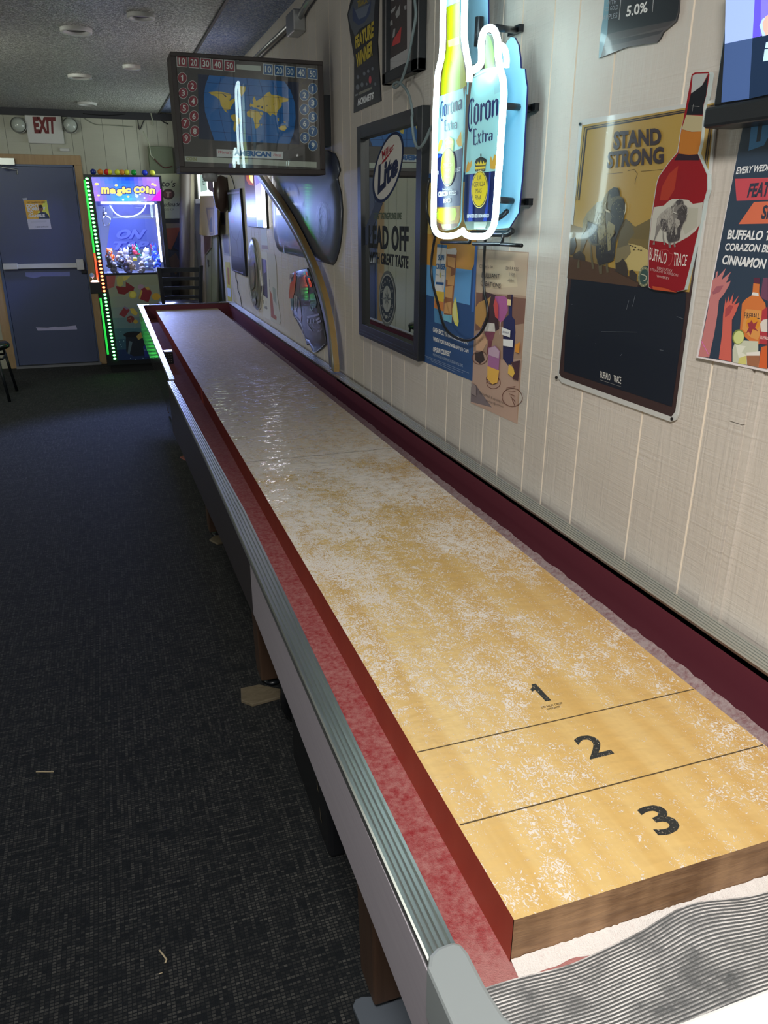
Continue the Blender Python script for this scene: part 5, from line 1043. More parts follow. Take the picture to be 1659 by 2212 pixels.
a.sheet(cV(390, 1125, 475, 1135, 525, 2040, 425, 1990), (150, 150, 146), 0.001); a.poly(cV(400, 1215, 465, 1240, 485, 1750, 418, 1700), (50, 48, 70), 1); a.poly(cV(420, 1225, 455, 1235, 460, 1400, 430, 1420), (90, 84, 140), 2)
a.tx('$5', *cV(440, 1840, 478, 1860, 480, 1900, 442, 1880), (40, 40, 44), 2, 0.03); a.tx('11', *cV(425, 1770, 465, 1780, 466, 1830, 427, 1815), (70, 70, 74), 2)
T(a.make('poster'), 'narrow white poster with a dark photo and price lettering right of the oval sign', 'poster')
a = Art(wall_plane(), 2.2, 0.5, base=0.0025)
a.sheet(cV(480, 1143, 578, 1168, 600, 1300, 612, 1700, 660, 2050, 640, 2098, 525, 2042), (138, 138, 134), 0.001); a.poly(cV(510, 1620, 545, 1700, 570, 1960, 605, 1990, 600, 2040, 530, 1990), (116, 70, 56), 1); a.poly(cV(550, 1590, 590, 1620, 605, 1840, 560, 1760), (106, 116, 110), 2); a.line(cV(508, 1490, 512, 1600), 0.8, (70, 70, 74), 2)
T(a.make('poster'), 'curling white poster with a brown bottle picture nearer the curved strip', 'poster')
a = Art(wall_plane(), 2.0, 0.5, base=0.001)
a.sheet(cV(385, 790, 465, 795, 470, 900, 490, 1105, 400, 1098), (150, 156, 160), 0.001); a.poly(cV(402, 1040, 480, 1045, 488, 1098, 403, 1090), (120, 106, 110), 1)
T(a.make('paper_notice'), 'small pale paper notice directly under the lit beer sign', 'notice')
# lit beer sign box
ls = empty('light_box', (XW - 0.04, 5.05, 1.46), 'lit beer sign box with a yellow glass picture on the far wall', 'sign')
lx = XW - 0.020
P = [on_x(p, lx) for p in ((535, 488), (575, 490))]
ly1, ly0 = P[0].y, P[1].y
MB().box(lx + 0.004, XW - 0.001, ly0, ly1, 1.455, 2.22, M_BLACK).make('casing', ls, 0.003)
a = Art(wall_plane(lx), 1.0, 0.3, emit=1.8, base=0.002)
def lp(u, v): return Vector((0, ly1 + (ly0 - ly1) * u, 1.46 + 0.75 * v))
def lpoly(pts, c, lay): a.lay([Vector((lx - 0.002, lp(u, v).y, lp(u, v).z)) for u, v in pts], [tuple(range(len(pts)))], a.m(c), lay)
lpoly([(0, 0), (.55, 0), (.55, 1), (0, 1)], (44, 22, 12), 1); lpoly([(.55, 0), (.88, 0), (.88, 1), (.55, 1)], (146, 140, 226), 1); lpoly([(.88, 0), (1, 0), (1, 1), (.88, 1)], pmat('sign_tube_white', (1, 1, 1), 0.4, emit=13.0, ecol=(0.97, 0.98, 1.0)), 1)
lpoly([(.1, .4), (.22, .36), (.5, .34), (.5, .9), (.3, 1), (.05, .95)], (120, 52, 16), 2); lpoly([(.18, .52), (.30, .40), (.46, .38), (.50, .6), (.46, .95), (.2, .95)], (246, 186, 20), 3); lpoly([(.32, .39), (.46, .36), (.47, .46), (.36, .5)], (255, 226, 140), 4)
lpoly([(.03, .08), (.52, .08), (.52, .155), (.03, .155)], (236, 214, 40), 3); lpoly([(.0, 0), (.54, 0), (.54, .08), (0, .08)], (10, 9, 10), 2); lpoly([(.0, .155), (.54, .155), (.54, .24), (0, .24)], (14, 10, 10), 2)
lpoly([(.60, .5), (.84, .55), (.84, .78), (.60, .74)], (214, 120, 190), 2); lpoly([(.58, 0), (.86, 0), (.86, .06), (.58, .06)], (70, 90, 230), 2); lpoly([(.6, .34), (.84, .36), (.84, .44), (.6, .42)], (110, 100, 220), 2)
for i in range(4): lpoly([(.10 + i * .10, .09), (.17 + i * .10, .09), (.17 + i * .10, .145), (.10 + i * .10, .145)], (60, 50, 20), 4)
a.make('lit_face', ls)
# dark framed bar picture
fd = empty('framed_picture', (XW, 5.85, 1.1), 'tall black framed picture with grey line artwork left of the lit beer sign', 'picture')
fpx = [(495.5, 411), (523.5, 407), (536.5, 597), (506, 584)]
a = Art(wall_plane(), 1.0, 0.35, base=0.02); a.sheet(fpx, (14, 17, 22), 0.018); a.make('frame', fd)
a = Art(wall_plane(), 1.6, 0.35, base=0.0205)
a.poly(cL(858, 480, 1025, 465, 1065, 1600, 930, 1560), (62, 66, 70), 1); a.poly(cL(850, 440, 1022, 425, 1024, 450, 852, 470), (116, 116, 150), 1); a.poly(cL(915, 1535, 1075, 1590, 1078, 1620, 918, 1565), (116, 116, 160), 2)
for L in ((890, 560, 930, 620, 920, 740), (1000, 540, 960, 620, 985, 720), (905, 1000, 930, 1090, 985, 1150, 1005, 1280, 1010, 1380), (1030, 990, 1010, 1090, 985, 1150), (945, 500, 940, 600, 960, 640, 930, 700)): a.line(cL(*L), 1.7, (20, 22, 28), 2)
a.poly(cL(890, 780, 940, 770, 955, 880, 900, 890), (92, 34, 44), 2); a.poly(cL(905, 1350, 1060, 1390, 1065, 1600, 930, 1560), (18, 20, 28), 2)
a.make('picture', fd)
mb = MB(); mb.tube(smooth([on_x(p, XW - 0.006) for p in cL(790, 130, 860, 200, 900, 300, 920, 400)], 4), 0.003, M_RUBBER, 6); T(mb.make('cord'), 'thin dark cord running down to the tall black framed picture', 'cord')
mb = MB(); mb.tube(smooth([on_x(p, XW - 0.006) for p in cL(935, 1580, 935, 1680, 960, 1760, 965, 1850, 1000, 1960, 1020, 2080, 1035, 2150)], 4), 0.003, M_RUBBER, 6); T(mb.make('cord'), 'thin dark cord hanging below the tall black framed picture', 'cord')
# small papers left of it
def paper(px, c1, parts, label, k=1.9, name='poster', th=0.0012):
    a = Art(wall_plane(), k, 0.45, base=0.002); a.sheet(px, c1, th)
    for L, c, lay in parts: a.poly(L, c, lay)
    return T(a.make(name), label, 'poster')
paper(cL(672, 500, 745, 440, 780, 905, 730, 912), (96, 96, 128), [(cL(680, 520, 742, 470, 760, 740, 710, 740), (110, 96, 170), 1), (cL(725, 760, 770, 760, 776, 880, 730, 880), (66, 70, 96), 1)], 'small purple and blue poster left of the tall black framed picture')
paper(cL(738, 1040, 830, 1040, 852, 1362, 765, 1345), (120, 122, 124), [(cL(750, 1060, 822, 1060, 838, 1330, 772, 1315), (84, 82, 100), 1)], 'small framed grey print left of the tall black framed picture', name='small_print')
paper(cL(782, 1445, 850, 1450, 880, 2025, 822, 2010), (150, 142, 60), [(cL(812, 1520, 842, 1540, 850, 1780, 822, 1770), (130, 84, 40), 1), (cL(812, 1820, 858, 1830, 868, 1960, 822, 1940), (150, 160, 190), 2)], 'yellow poster with a blue block low on the wall near the table end')
# window at the far end of the wall with things in front
M_DAY = pmat('window_daylight', (0.9, 0.95, 1.0), 0.5, emit=3.0, ecol=(0.9, 1.0, 0.97))
wn = bpy.data.objects.new('window_1', None); COL.objects.link(wn); wn.location = (XW, 7.5, 1.6); wn['kind'] = 'structure'
MB().box(XW - 0.006, XW - 0.002, 6.9, 8.12, 1.68, 2.2, M_DAY).make('window_pane', wn)
mb = MB(); mb.box(XW - 0.06, XW, 6.84, 8.2, 1.64, 1.682, M_WHITE).box(XW - 0.03, XW, 6.84, 6.90, 1.68, 2.25, M_WHITE).box(XW - 0.03, XW, 8.12, 8.2, 1.68, 2.25, M_WHITE).box(XW - 0.03, XW, 6.84, 8.2, 2.2, 2.26, M_WHITE); mb.make('window_frame', wn, 0.003)
a = Art(wall_plane(XW - 0.05), 1.3, 0.5, emit=0.6)
a.sheet(cL(412, 140, 490, 140, 522, 410, 425, 435), (176, 206, 196), 0.002); a.tx('FEL', *cL(455, 240, 475, 240, 485, 330, 445, 330), (70, 80, 80), 1, 0.02); a.poly(cL(420, 150, 478, 150, 480, 180, 424, 185), (196, 130, 140), 1)
T(a.make('window_card'), 'pale green card standing in the bright far window', 'card')
a = Art(wall_plane(XW - 0.045), 1.3, 0.5, base=0); a.sheet(cL(520, 200, 590, 180, 605, 440, 535, 400), (86, 66, 70), 0.004); T(a.make('window_box'), 'dark brown carton beside the green card in the far window', 'carton')
mb = MB(); P = [on_x(p, XW - 0.05) for p in cL(715, 190, 745, 330, 705, 480)]; mb.lathe([(0.005, 0.0), (0.05, -0.02), (0.075, -0.14), (0.06, -0.24), (0.02, -0.28)], (P[0].x, P[0].y, P[0].z), (0, 0, 1), pmat('brown_glass', (0.05, 0.03, 0.025), 0.3), 14); T(mb.make('hanging_gourd'), 'dark brown hanging ornament in front of the far window', 'ornament')
# leaning boards at the end of the wall
def board_(px, c, label, name, x, th, k=1.7, extra=()):
    a = Art(wall_plane(x), k, 0.5); a.sheet(px, c, th)
    for L, cc, lay in extra: a.poly(L, cc, lay)
    return T(a.make(name), label, 'board')
board_(cL(420, 490, 670, 485, 672, 600, 640, 1060, 540, 1075, 408, 1050), (150, 128, 84), 'yellowish wooden panel with a framed opening under the far window', 'wood_panel', XW - 0.075, 0.025, 1.5, [(cL(500, 660, 620, 660, 620, 1055, 560, 1060), (86, 64, 36), 1), (cL(525, 690, 608, 680, 606, 1030, 565, 1030), (130, 104, 54), 2), (cL(550, 850, 585, 790, 600, 1020, 565, 1020), (34, 26, 24), 3), (cL(622, 640, 665, 590, 672, 1050, 640, 1060), (112, 112, 158), 1)])
board_(cL(430, 1062, 575, 1062, 570, 1240, 480, 1360, 490, 2040, 425, 2060), (150, 140, 136), 'pale board with a torn brown paper corner leaning at the far end', 'leaning_board', XW - 0.046, 0.012, 1.6, [(cL(470, 1068, 572, 1068, 568, 1240, 485, 1345), (74, 48, 40), 1)])
board_(cL(485, 1350, 575, 1240, 580, 1065, 662, 1065, 668, 2020, 490, 2045), (126, 126, 118), 'grey white board with dark stains leaning beside the torn paper board', 'leaning_board', XW - 0.031, 0.012, 1.6, [(cL(578, 1070, 582, 1070, 585, 2020, 580, 2020), (70, 70, 66), 1), (cL(520, 1410, 550, 1420, 548, 1500, 530, 1510), (40, 38, 38), 1), (cL(530, 1470, 556, 1500, 540, 1530), (40, 38, 38), 1)])
board_(cL(664, 1065, 690, 1070, 765, 2010, 668, 2015), (18, 21, 26), 'narrow black board leaning next to the grey white board', 'leaning_board', XW - 0.016, 0.012, 1.0, [(cL(684, 1075, 690, 1075, 752, 2010, 744, 2010), (110, 110, 112), 1)])
# tall brown tube and pale stud leaning in the corner
mb = MB(); mb.cyl((0.335, 8.15, 0.0), (0.565, 8.15, 2.35), 0.055, pmat('brown_tube', (0.12, 0.10, 0.09), 0.35), 20); T(mb.make('brown_tube'), 'tall brown tube leaning in the back corner behind the bar stool', 'tube')
mb = MB(); mb.hexa([(0.395, 8.2, 0), (0.455, 8.2, 0), (0.455, 8.29, 0), (0.395, 8.29, 0)], [(0.60, 8.2, 2.35), (0.655, 8.2, 2.35), (0.655, 8.29, 2.35), (0.60, 8.29, 2.35)], M_PALEWOOD); T(mb.make('timber_stud'), 'pale timber stud leaning beside the brown tube in the corner', 'timber')

# ---- conduit under the ceiling
cdt = empty('conduit', (XW - 0.03, 3.6, 2.35), 'metal electrical conduit with a junction box along the top of the wall', 'conduit')
x = XW - 0.025
MB().cyl((x, 3.72, 2.405), (x, 6.3, 2.42), 0.014, M_GALV, 12).make('pipe', cdt)

mb = MB(); mb.tube(smooth([(x, 3.53, 2.395), (x, 3.40, 2.42), (x, 3.25, 2.435), (x, 3.20, 2.49)], 4), 0.014, M_GALV, 12); mb.make('pipe', cdt)
MB().box(XW - 0.06, XW, 3.50, 3.66, 2.34, 2.43, M_GALV).make('junction_box', cdt, 0.006)

# ================================================================== SCOREBOARD
SY = 3.05
sp = back_plane(SY)
sbd = empty('scoreboard', (0.30, SY + 0.08, 1.69), 'brown framed game scoreboard with numbered squares and a world map hanging over the table', 'scoreboard')
bx0, bx1, bz0, bz1, dep = -0.010, 0.622, 1.704, 2.147, 0.17
M_SBF = wood('scoreboard_frame_brown', (0.045, 0.036, 0.036), (0.075, 0.060, 0.058), (6, 40, 6))
fw = 0.0215
mb = MB()
mb.box(bx0, bx1, SY, SY + dep, bz0, bz0 + fw, M_SBF).box(bx0, bx1, SY, SY + dep, bz1 - 0.015, bz1, M_SBF).box(bx0, bx0 + fw, SY, SY + dep, bz0 + fw, bz1 - 0.015, M_SBF).box(bx1 - fw, bx1, SY, SY + dep, bz0 + fw, bz1 - 0.015, M_SBF)
mb.make('cabinet', sbd, 0.003)
a = Art(sp, 1.5, 0.45, emit=0.10, base=-0.010)
a.add([(bx0 + .01, SY + .0105, bz0 + .01), (bx1 - .01, SY + .0105, bz0 + .01), (bx1 - .01, SY + .0105, bz1 - .01), (bx0 + .01, SY + .0105, bz1 - .01)], [(0, 1, 2, 3)], a.m((62, 60, 56)))
RD, BLU, WH = (112, 34, 44), (24, 74, 118), (176, 186, 180)
def sq(q, n, c):
    a.poly(q, WH, 1); cx_ = sum(p[0] for p in q) / 4; cy2 = sum(p[1] for p in q) / 4; sh = lambda f: [(cx_ + (p[0] - cx_) * f, cy2 + (p[1] - cy2) * f) for p in q]
    a.poly(sh(.90), c, 2); s_ = sh(.62); a.tx(n, *s_, WH, 3, 0.02)
for i, n_ in enumerate(('10', '20', '30', '40', '50')):
    x0 = 182 + i * 112.5; y0 = 170 + i * 10.5
    sq(cB(x0, y0, x0 + 100, y0 + 9, x0 + 104, y0 + 112, x0 + 4, y0 + 104), n_, RD)
    x0 = 1000 + i * 105; y0 = 246 + i * 10.5
    sq(cB(x0, y0, x0 + 93, y0 + 9, x0 + 95, y0 + 112, x0 + 2, y0 + 103), n_, BLU)
a.poly(cB(750, 255, 978, 268, 980, 318, 752, 300), (150, 160, 150), 1)
def circ(q, n, c):
    p = cB(*q)[0]; a.ell(p, 10.4, 12.2, WH, 1, 28); a.ell(p, 9.6, 11.3, c, 2, 28); a.tx(n, (p[0] - 3.6, p[1] - 6.6), (p[0] + 3.6, p[1] - 6.2), (p[0] + 3.6, p[1] + 6.6), (p[0] - 3.6, p[1] + 6.2), WH, 3, 0.03)
for i in range(5): circ((236 + i * 9.3, 383 + i * 142.5), str(1 + 2 * i), RD)
for i in range(4): circ((331 + i * 8, 460 + i * 142), str(2 + 2 * i), RD)
for i in range(5): circ((1469 + i * .5, 485 + i * 134), str(1 + 2 * i), BLU)
for i in range(4): circ((1390 + i * 1, 546 + i * 134), str(2 + 2 * i), BLU)
a.poly(cB(384, 348, 1338, 425, 1345, 1012, 395, 960), (22, 34, 58), 1)
lf = [(490, 357), (455, 450), (440, 560), (450, 700), (490, 830), (540, 975)]; rt = [(1250, 1005), (1290, 900), (1308, 760), (1300, 620), (1260, 500), (1200, 415)]
a.poly(cB(*[v for p in lf + rt for v in p]), (26, 92, 152), 2)
LAND = (176, 158, 62)
lands = [[(485, 518), (560, 510), (640, 520), (690, 535), (700, 560), (680, 600), (730, 575), (735, 600), (700, 650), (690, 680), (650, 690), (665, 715), (640, 700), (600, 640), (590, 590), (545, 555), (515, 545)], [(695, 735), (735, 725), (790, 780), (780, 810), (750, 840), (735, 895), (718, 870), (725, 800), (695, 760)], [(780, 460), (835, 465), (830, 510), (795, 560), (770, 510)], [(720, 580), (732, 570), (735, 595), (722, 605)],
 [(870, 640), (910, 625), (900, 590), (915, 555), (935, 600), (985, 575), (1040, 520), (1065, 515), (1075, 540), (1140, 550), (1240, 580), (1235, 605), (1175, 615), (1175, 650), (1140, 690), (1125, 740), (1085, 720), (1070, 745), (1045, 715), (1010, 700), (990, 690), (960, 680), (935, 665), (905, 660)], [(845, 705), (880, 680), (960, 700), (975, 740), (990, 745), (960, 790), (970, 830), (945, 860), (925, 860), (915, 800), (900, 760), (850, 745)], [(965, 700), (985, 700), (1002, 725), (985, 738), (970, 722)], [(1145, 850), (1180, 832), (1210, 830), (1222, 862), (1200, 885), (1150, 870)], [(1135, 765), (1148, 760), (1150, 790), (1140, 790)], [(1190, 795), (1215, 800), (1205, 810)], [(980, 820), (990, 815), (985, 840)], [(870, 648), (885, 615), (892, 640), (880, 660)]]
for L in lands: a.poly(cB(*[v for p in L for v in p]), LAND, 3)
for L in ((940, 645, 970, 645, 965, 660, 940, 660), (980, 655, 1000, 650, 995, 675, 982, 670), (1032, 640, 1042, 640, 1036, 655), (1095, 632, 1108, 625, 1100, 642), (610, 530, 640, 545, 660, 565, 640, 560)): a.poly(cB(*L), (22, 44, 70), 4)
GR = (16, 44, 82)
for f in (0.15, 0.33, 0.55, 0.72, 0.88):
    pts = []
    def ed(L, f):
        t = f * (len(L) - 1); i = min(int(t), len(L) - 2); u = t - i; return (L[i][0] + (L[i + 1][0] - L[i][0]) * u, L[i][1] + (L[i + 1][1] - L[i][1]) * u)
    p0 = ed(lf, f); p1 = ed(rt[::-1], f); a.line(cB(*p0, *p1), 0.6, GR, 5)
for u in (0.16, 0.33, 0.5, 0.66, 0.83):
    L = []
    for l, r in zip(lf, rt[::-1]): L += [l[0] + (r[0] - l[0]) * u, l[1] + (r[1] - l[1]) * u]
    a.line(cB(*L), 0.6, GR, 5)
a.poly(cB(560, 1055, 1190, 1080, 1190, 1150, 562, 1128), (172, 180, 178), 2)
a.tx('AMERICAN', *cB(725, 1062, 1075, 1082, 1075, 1132, 725, 1118), (22, 78, 128), 4, 0.06); a.tx("World's", *cB(575, 1068, 700, 1078, 700, 1105, 575, 1098), (150, 60, 70), 4, 0, 0.3); a.tx('Finest', *cB(1095, 1092, 1170, 1098, 1170, 1128, 1095, 1122), (150, 60, 70), 4, 0, 0.3)
a.poly(cB(258, 1122, 1505, 1178, 1505, 1232, 260, 1172), (150, 158, 146), 2); a.tx('COIN', *cB(272, 1130, 372, 1135, 372, 1168, 272, 1162), (126, 130, 96), 3, 0.05)
sc_ = cB(1322, 1116)[0]; a.poly([(sc_[0] + r * math.sin(i * math.pi / 5), sc_[1] - r * math.cos(i * math.pi / 5)) for i in range(10) for r in ((4.0 if i % 2 == 0 else 1.7),)], (206, 210, 206), 3)
a.make('score_panel', sbd)
MB().box(bx0 + fw - .004, bx1 - fw + .004, SY + .004, SY + .006, bz0 + fw - .004, bz1 - fw + .004, M_PANE).make('glass', sbd)
mb = MB(); mb.lathe([(0.0, 0.0), (0.028, 0.002), (0.034, 0.02), (0.03, 0.035)], (0.117, SY + 0.04, bz0 - 0.034), (0, 0, 1), pmat('grey_dome', (0.3, 0.31, 0.32), 0.4), 18); mb.make('sensor_dome', sbd)
MB().box(bx1, XW, SY + 0.05, SY + 0.13, bz0 + 0.12, bz1 - 0.12, M_BLACKMET).make('wall_bracket', sbd)
# ================================================================== BACK WALL
# exit sign with two lamp heads
ex = empty('exit_sign', (-0.78, YB, 2.19), 'white exit sign with red letters and two lamp heads above the door', 'sign')
ep = back_plane(YB - 0.05)
MB().box(-0.925, -0.595, YB - 0.05, YB, 2.185, 2.432, M_WHITE).make('housing', ex, 0.006)
a = Art(ep, 1.6, 0.5, base=0.001); a.tx('EXIT', *cA(258, 118, 442, 120, 446, 254, 276, 252), (92, 10, 16), 1, 0.055); a.make('lettering', ex)
for q in ((146, 183), (558, 185)):
    c = on_y(cA(*q)[0], YB - 0.09)
    MB().ball(c, 0.062, pmat('lamp_lens', (0.55, 0.60, 0.55), 0.12, spec=0.8), 18, (1, 0.62, 1)).make('lamp_head', ex)
    s_ = -1 if q[0] < 300 else 1
    mb = MB(); mb.lathe([(0.072, 0.0), (0.074, 0.02), (0.060, 0.045), (0.02, 0.06)], c + Vector((0, 0.0, 0)), (0, 1, 0), M_WHITE, 20); mb.tube([c + Vector((0, 0.05, 0)), (c.x - s_ * 0.05, YB - 0.02, 2.30)], 0.014, M_WHITE, 8); mb.make('lamp_shell', ex)
# poster, tape and sensor
a = Art(back_plane(YB - 0.0285), 2.3, 0.5, base=0.0006)
a.sheet(cA(190, 785, 372, 783, 410, 1012, 230, 1015), (150, 150, 162), 0.0006)
a.poly(cA(190, 785, 372, 783, 398, 930, 216, 932), (166, 128, 40), 1)
a.poly(cA(355, 790, 372, 785, 396, 930, 330, 932, 300, 880), (206, 168, 70), 2)
a.poly(cA(300, 890, 330, 875, 365, 880, 388, 905, 396, 930, 310, 931), (34, 44, 66), 3); a.ell(cA(326, 850)[0], 4.6, 7.2, (92, 58, 44), 4, 20); a.ell(cA(322, 834)[0], 4.4, 4.0, (24, 18, 18), 5, 16)
for t_, q in (("DON'T", (208, 812, 308, 810, 312, 838, 210, 840)), ('BORROW', (214, 840, 360, 836, 364, 864, 218, 867)), ('TO', (220, 868, 264, 867, 267, 892, 222, 893)), ('GAMBLE', (224, 896, 356, 893, 360, 918, 227, 921))): a.tx(t_, *cA(*q), (206, 200, 196), 3, 0.05)
a.tx('GET GAMBLING HELP', *cA(215, 795, 362, 792, 363, 806, 216, 808), (90, 60, 20), 3, 0.03); a.tx('1-800-547-6133', *cA(285, 990, 385, 988, 386, 1000, 286, 1002), (70, 70, 90), 3, 0.02)
for y_ in (950, 958): a.line(cA(248, y_, 370, y_ - 3), 0.6, (120, 120, 134), 3)
T(a.make('poster'), 'yellow and white public notice poster taped on the blue door', 'poster')
a = Art(back_plane(YB - 0.0285), 2.2, 0.45, base=0.0006); a.sheet(cA(178, 768, 214, 764, 214, 785, 190, 800), (130, 134, 150), 0.0005); T(a.make('tape_piece'), 'clear tape piece at the top corner of the door poster', 'tape')
a = Art(back_plane(YB - 0.0285), 2.2, 0.45, base=0.0006); a.sheet(cA(286, 1796, 380, 1798, 440, 1790, 470, 1794, 605, 1780, 615, 1812, 520, 1816, 300, 1822), (140, 138, 176), 0.0005); T(a.make('tape_strip'), 'torn white tape strip across the lower blue door', 'tape')
a = Art(back_plane(YB - 0.0285), 2.0, 0.45, base=0.0006); a.sheet(cA(200, 1358, 555, 1352, 556, 1388, 330, 1390, 270, 1405, 205, 1390), (96, 104, 160), 0.0005); T(a.make('tape_strip'), 'ragged bluish tape strip just below the panic bar', 'tape')
P = on_y(cA(515, 382)[0], YB - 0.01)
mb = MB(); mb.box(P.x - 0.045, P.x + 0.045, YB - 0.025, YB, P.z - 0.014, P.z + 0.014, M_WHITE); T(mb.make('door_sensor', None, 0.003), 'small white sensor box on the wall above the door corner', 'sensor')
# green box, posters
mb = MB(); mb.box(0.196, 0.44, YB - 0.09, YB, 1.80, 2.185, pmat('olive_metal', (0.16, 0.19, 0.12), 0.5)); T(mb.make('electrical_box', None, 0.004), 'olive green electrical box on the back wall behind the scoreboard', 'box')
a = Art(back_plane(YB - 0.12), 2.6, 0.4, base=0.0); a.sheet(cA(1205, 575, 1425, 570, 1440, 928, 1240, 932), (128, 130, 110), 0.02, (50, 50, 46))
a.tx("Vito's", *cA(1225, 620, 1398, 628, 1400, 678, 1232, 672), (24, 22, 22), 2, 0.01, 0.3); a.ell(cA(1340, 735)[0], 13.5, 11.5, (40, 18, 20), 2, 24); a.ell(cA(1338, 735)[0], 9.8, 8, (70, 34, 38), 3, 20); a.poly(cA(1322, 715, 1362, 715, 1362, 725, 1348, 725, 1345, 760, 1330, 760, 1332, 725, 1322, 725), (128, 100, 96), 4)
a.tx('handmade', *cA(1262, 800, 1436, 795, 1437, 832, 1266, 836), (24, 22, 22), 2, 0.01, 0.3); a.tx('VODKA', *cA(1290, 850, 1385, 848, 1386, 866, 1292, 868), (70, 70, 62), 2, sp=1.5)
T(a.make('wall_poster'), 'cream vodka poster with black script behind the prize machine', 'poster')
a = Art(back_plane(YB - 0.12), 2.4, 0.4, base=0.0); a.sheet(cA(1250, 938, 1440, 936, 1500, 1560, 1300, 1580), (30, 32, 38), 0.02)
a.poly(cA(1265, 968, 1436, 966, 1440, 1010, 1270, 1012), (96, 86, 76), 1); a.poly(cA(1268, 1010, 1436, 1000, 1400, 1100, 1360, 1180, 1280, 1130), (112, 56, 40), 1); a.poly(cA(1436, 1000, 1450, 1200, 1380, 1160, 1410, 1080), (36, 46, 70), 2)
a.poly(cA(1290, 1180, 1450, 1190, 1470, 1400, 1330, 1420), (44, 48, 58), 1); a.poly(cA(1330, 1260, 1400, 1200, 1440, 1290, 1400, 1380), (76, 60, 52), 2)
T(a.make('wall_poster'), 'dark framed poster with red artwork below the cream vodka poster', 'poster')
# loose wires below the ceiling
def wire(px, y, r, mat, label):
    mb = MB(); mb.tube(smooth([on_y(p, y) for p in px], 4), r, mat, 6); T(mb.make('loose_wire'), label, 'wire')
M_WCAB = pmat('white_cable', (0.55, 0.58, 0.45), 0.5)
wire(cA(640, 100, 700, 150, 770, 182, 860, 185, 960, 192, 1060, 200), YB - 0.012, 0.004, pmat('wall_cable', (0.30, 0.32, 0.26), 0.6), 'pale wire drooping along the wall right of the exit sign')
wire(cA(660, 92, 720, 100, 850, 108, 960, 102, 1000, 95), YB - 0.03, 0.004, M_RUBBER, 'dark wire sagging under the ceiling above the prize machine')
wire(cA(1095, 105, 1100, 170, 1112, 220, 1140, 160, 1168, 112), YB - 0.02, 0.005, M_RUBBER, 'black wire hanging in a V below the ceiling')
wire(cA(1200, 85, 1210, 130, 1218, 160, 1216, 188), YB - 0.03, 0.006, M_WCAB, 'white cable end with black plug dangling from the ceiling')
wire(cA(1140, 235, 1170, 290, 1190, 350, 1200, 420, 1228, 452), YB - 0.10, 0.006, M_WCAB, 'white cord running down toward the green box')
wire(cA(1228, 452, 1262, 490, 1310, 525, 1372, 512), YB - 0.11, 0.005, pmat('red_black_wire', (0.12, 0.03, 0.03), 0.5), 'dark red wire curling from the white cord to the scoreboard')
wire(cA(1280, 145, 1305, 162, 1340, 178), YB - 0.02, 0.005, M_RUBBER, 'short black wire stub beside the scoreboard')
# ceiling down lights
def downlight(px, label, lens, r):
    P = on_z(px, ZC); d = empty('downlight', (P.x, P.y, ZC - 0.02), label, 'ceiling light', 'recessed ceiling lights')
    mb = MB(); mb.lathe([(r * 0.72, 0.012), (r * 0.74, 0.0), (r * 0.95, -0.004), (r, 0.004), (r, 0.018)], (P.x, P.y, ZC - 0.018), (0, 0, 1), M_WHITE, 28); mb.make('trim_ring', d)
    mb = MB(); mb.lathe([(0.0, 0.0), (r * 0.74, 0.0)], (P.x, P.y, ZC - 0.004), (0, 0, 1), lens, 24); mb.make('lens', d)
M_LENS = pmat('dim_lens', (0.22, 0.22, 0.20), 0.4); M_LENSB = pmat('blue_lit_lens', (0.62, 0.58, 0.78), 0.4)  # lilac one is a white lens with blue light put into its colour
downlight((164, 62), 'unlit recessed ceiling light nearest the camera in the left row', M_LENS, 0.085); downlight((172, 163), 'unlit recessed ceiling light in the middle of the left row', M_LENS, 0.085); downlight((188, 222), 'unlit recessed ceiling light closest to the exit door', M_LENS, 0.085)
downlight((304, 31), 'ceiling disc coloured lilac by painted blue light nearer the camera', M_LENSB, 0.07); downlight((284, 142), 'ceiling disc coloured lilac by painted blue light nearer the scoreboard', M_LENSB, 0.06)

# ================================================================== PRIZE MACHINE
FY = 7.85; BYM = 8.32
cm = empty('claw_machine', (-0.10, 8.08, 0.0), 'lit prize claw machine with a glowing coin header and green light strip beside the door', 'arcade machine')
mp = back_plane(FY)
xl, xr, zt = -0.452, 0.262, 1.888
M_CAB = pmat('cabinet_black', (0.02, 0.022, 0.028), 0.25)
M_CABIN = pmat('cabinet_inside', (0.22, 0.23, 0.25), 0.4)
q = lambda *v: cA(*v)
zw0 = on_y(cA(900, 1365)[0], FY).z; zm = on_y(cA(1000, 790)[0], FY).z; zh = on_y(cA(1000, 600)[0], FY).z
xi0, xi1 = -0.375, 0.225
mb = MB()
mb.box(xl, xi0, FY, FY + 0.025, 0.08, zt, M_CAB).box(xi1, xr, FY, FY + 0.025, 0.08, zt, M_CAB).box(xl, xi0, FY + 0.025, BYM, 0.08, zw0 - 0.02, M_CAB).box(xi1, xr, FY + 0.025, BYM, 0.08, zw0 - 0.02, M_CAB).box(xl, xi0, FY + 0.025, BYM, zm, zt, M_CAB).box(xi1, xr, FY + 0.025, BYM, zm, zt, M_CAB).box(xl, xl + 0.03, BYM - 0.04, BYM, zw0 - 0.02, zm, M_CAB).box(xr - 0.03, xr, BYM - 0.04, BYM, zw0 - 0.02, zm, M_CAB).box(xl, xl + 0.012, FY + 0.22, FY + 0.245, zw0 - 0.02, zm, M_CAB)
mb.box(xi0, xi1, FY, BYM, zh, zt, M_CAB).box(xi0, xi1, FY, FY + 0.02, zw0 - 0.028, zw0, M_CAB).box(xi0, xi1, FY + 0.004, BYM, 0.08, zw0 - 0.028, M_CAB)
mb.make('cabinet', cm)
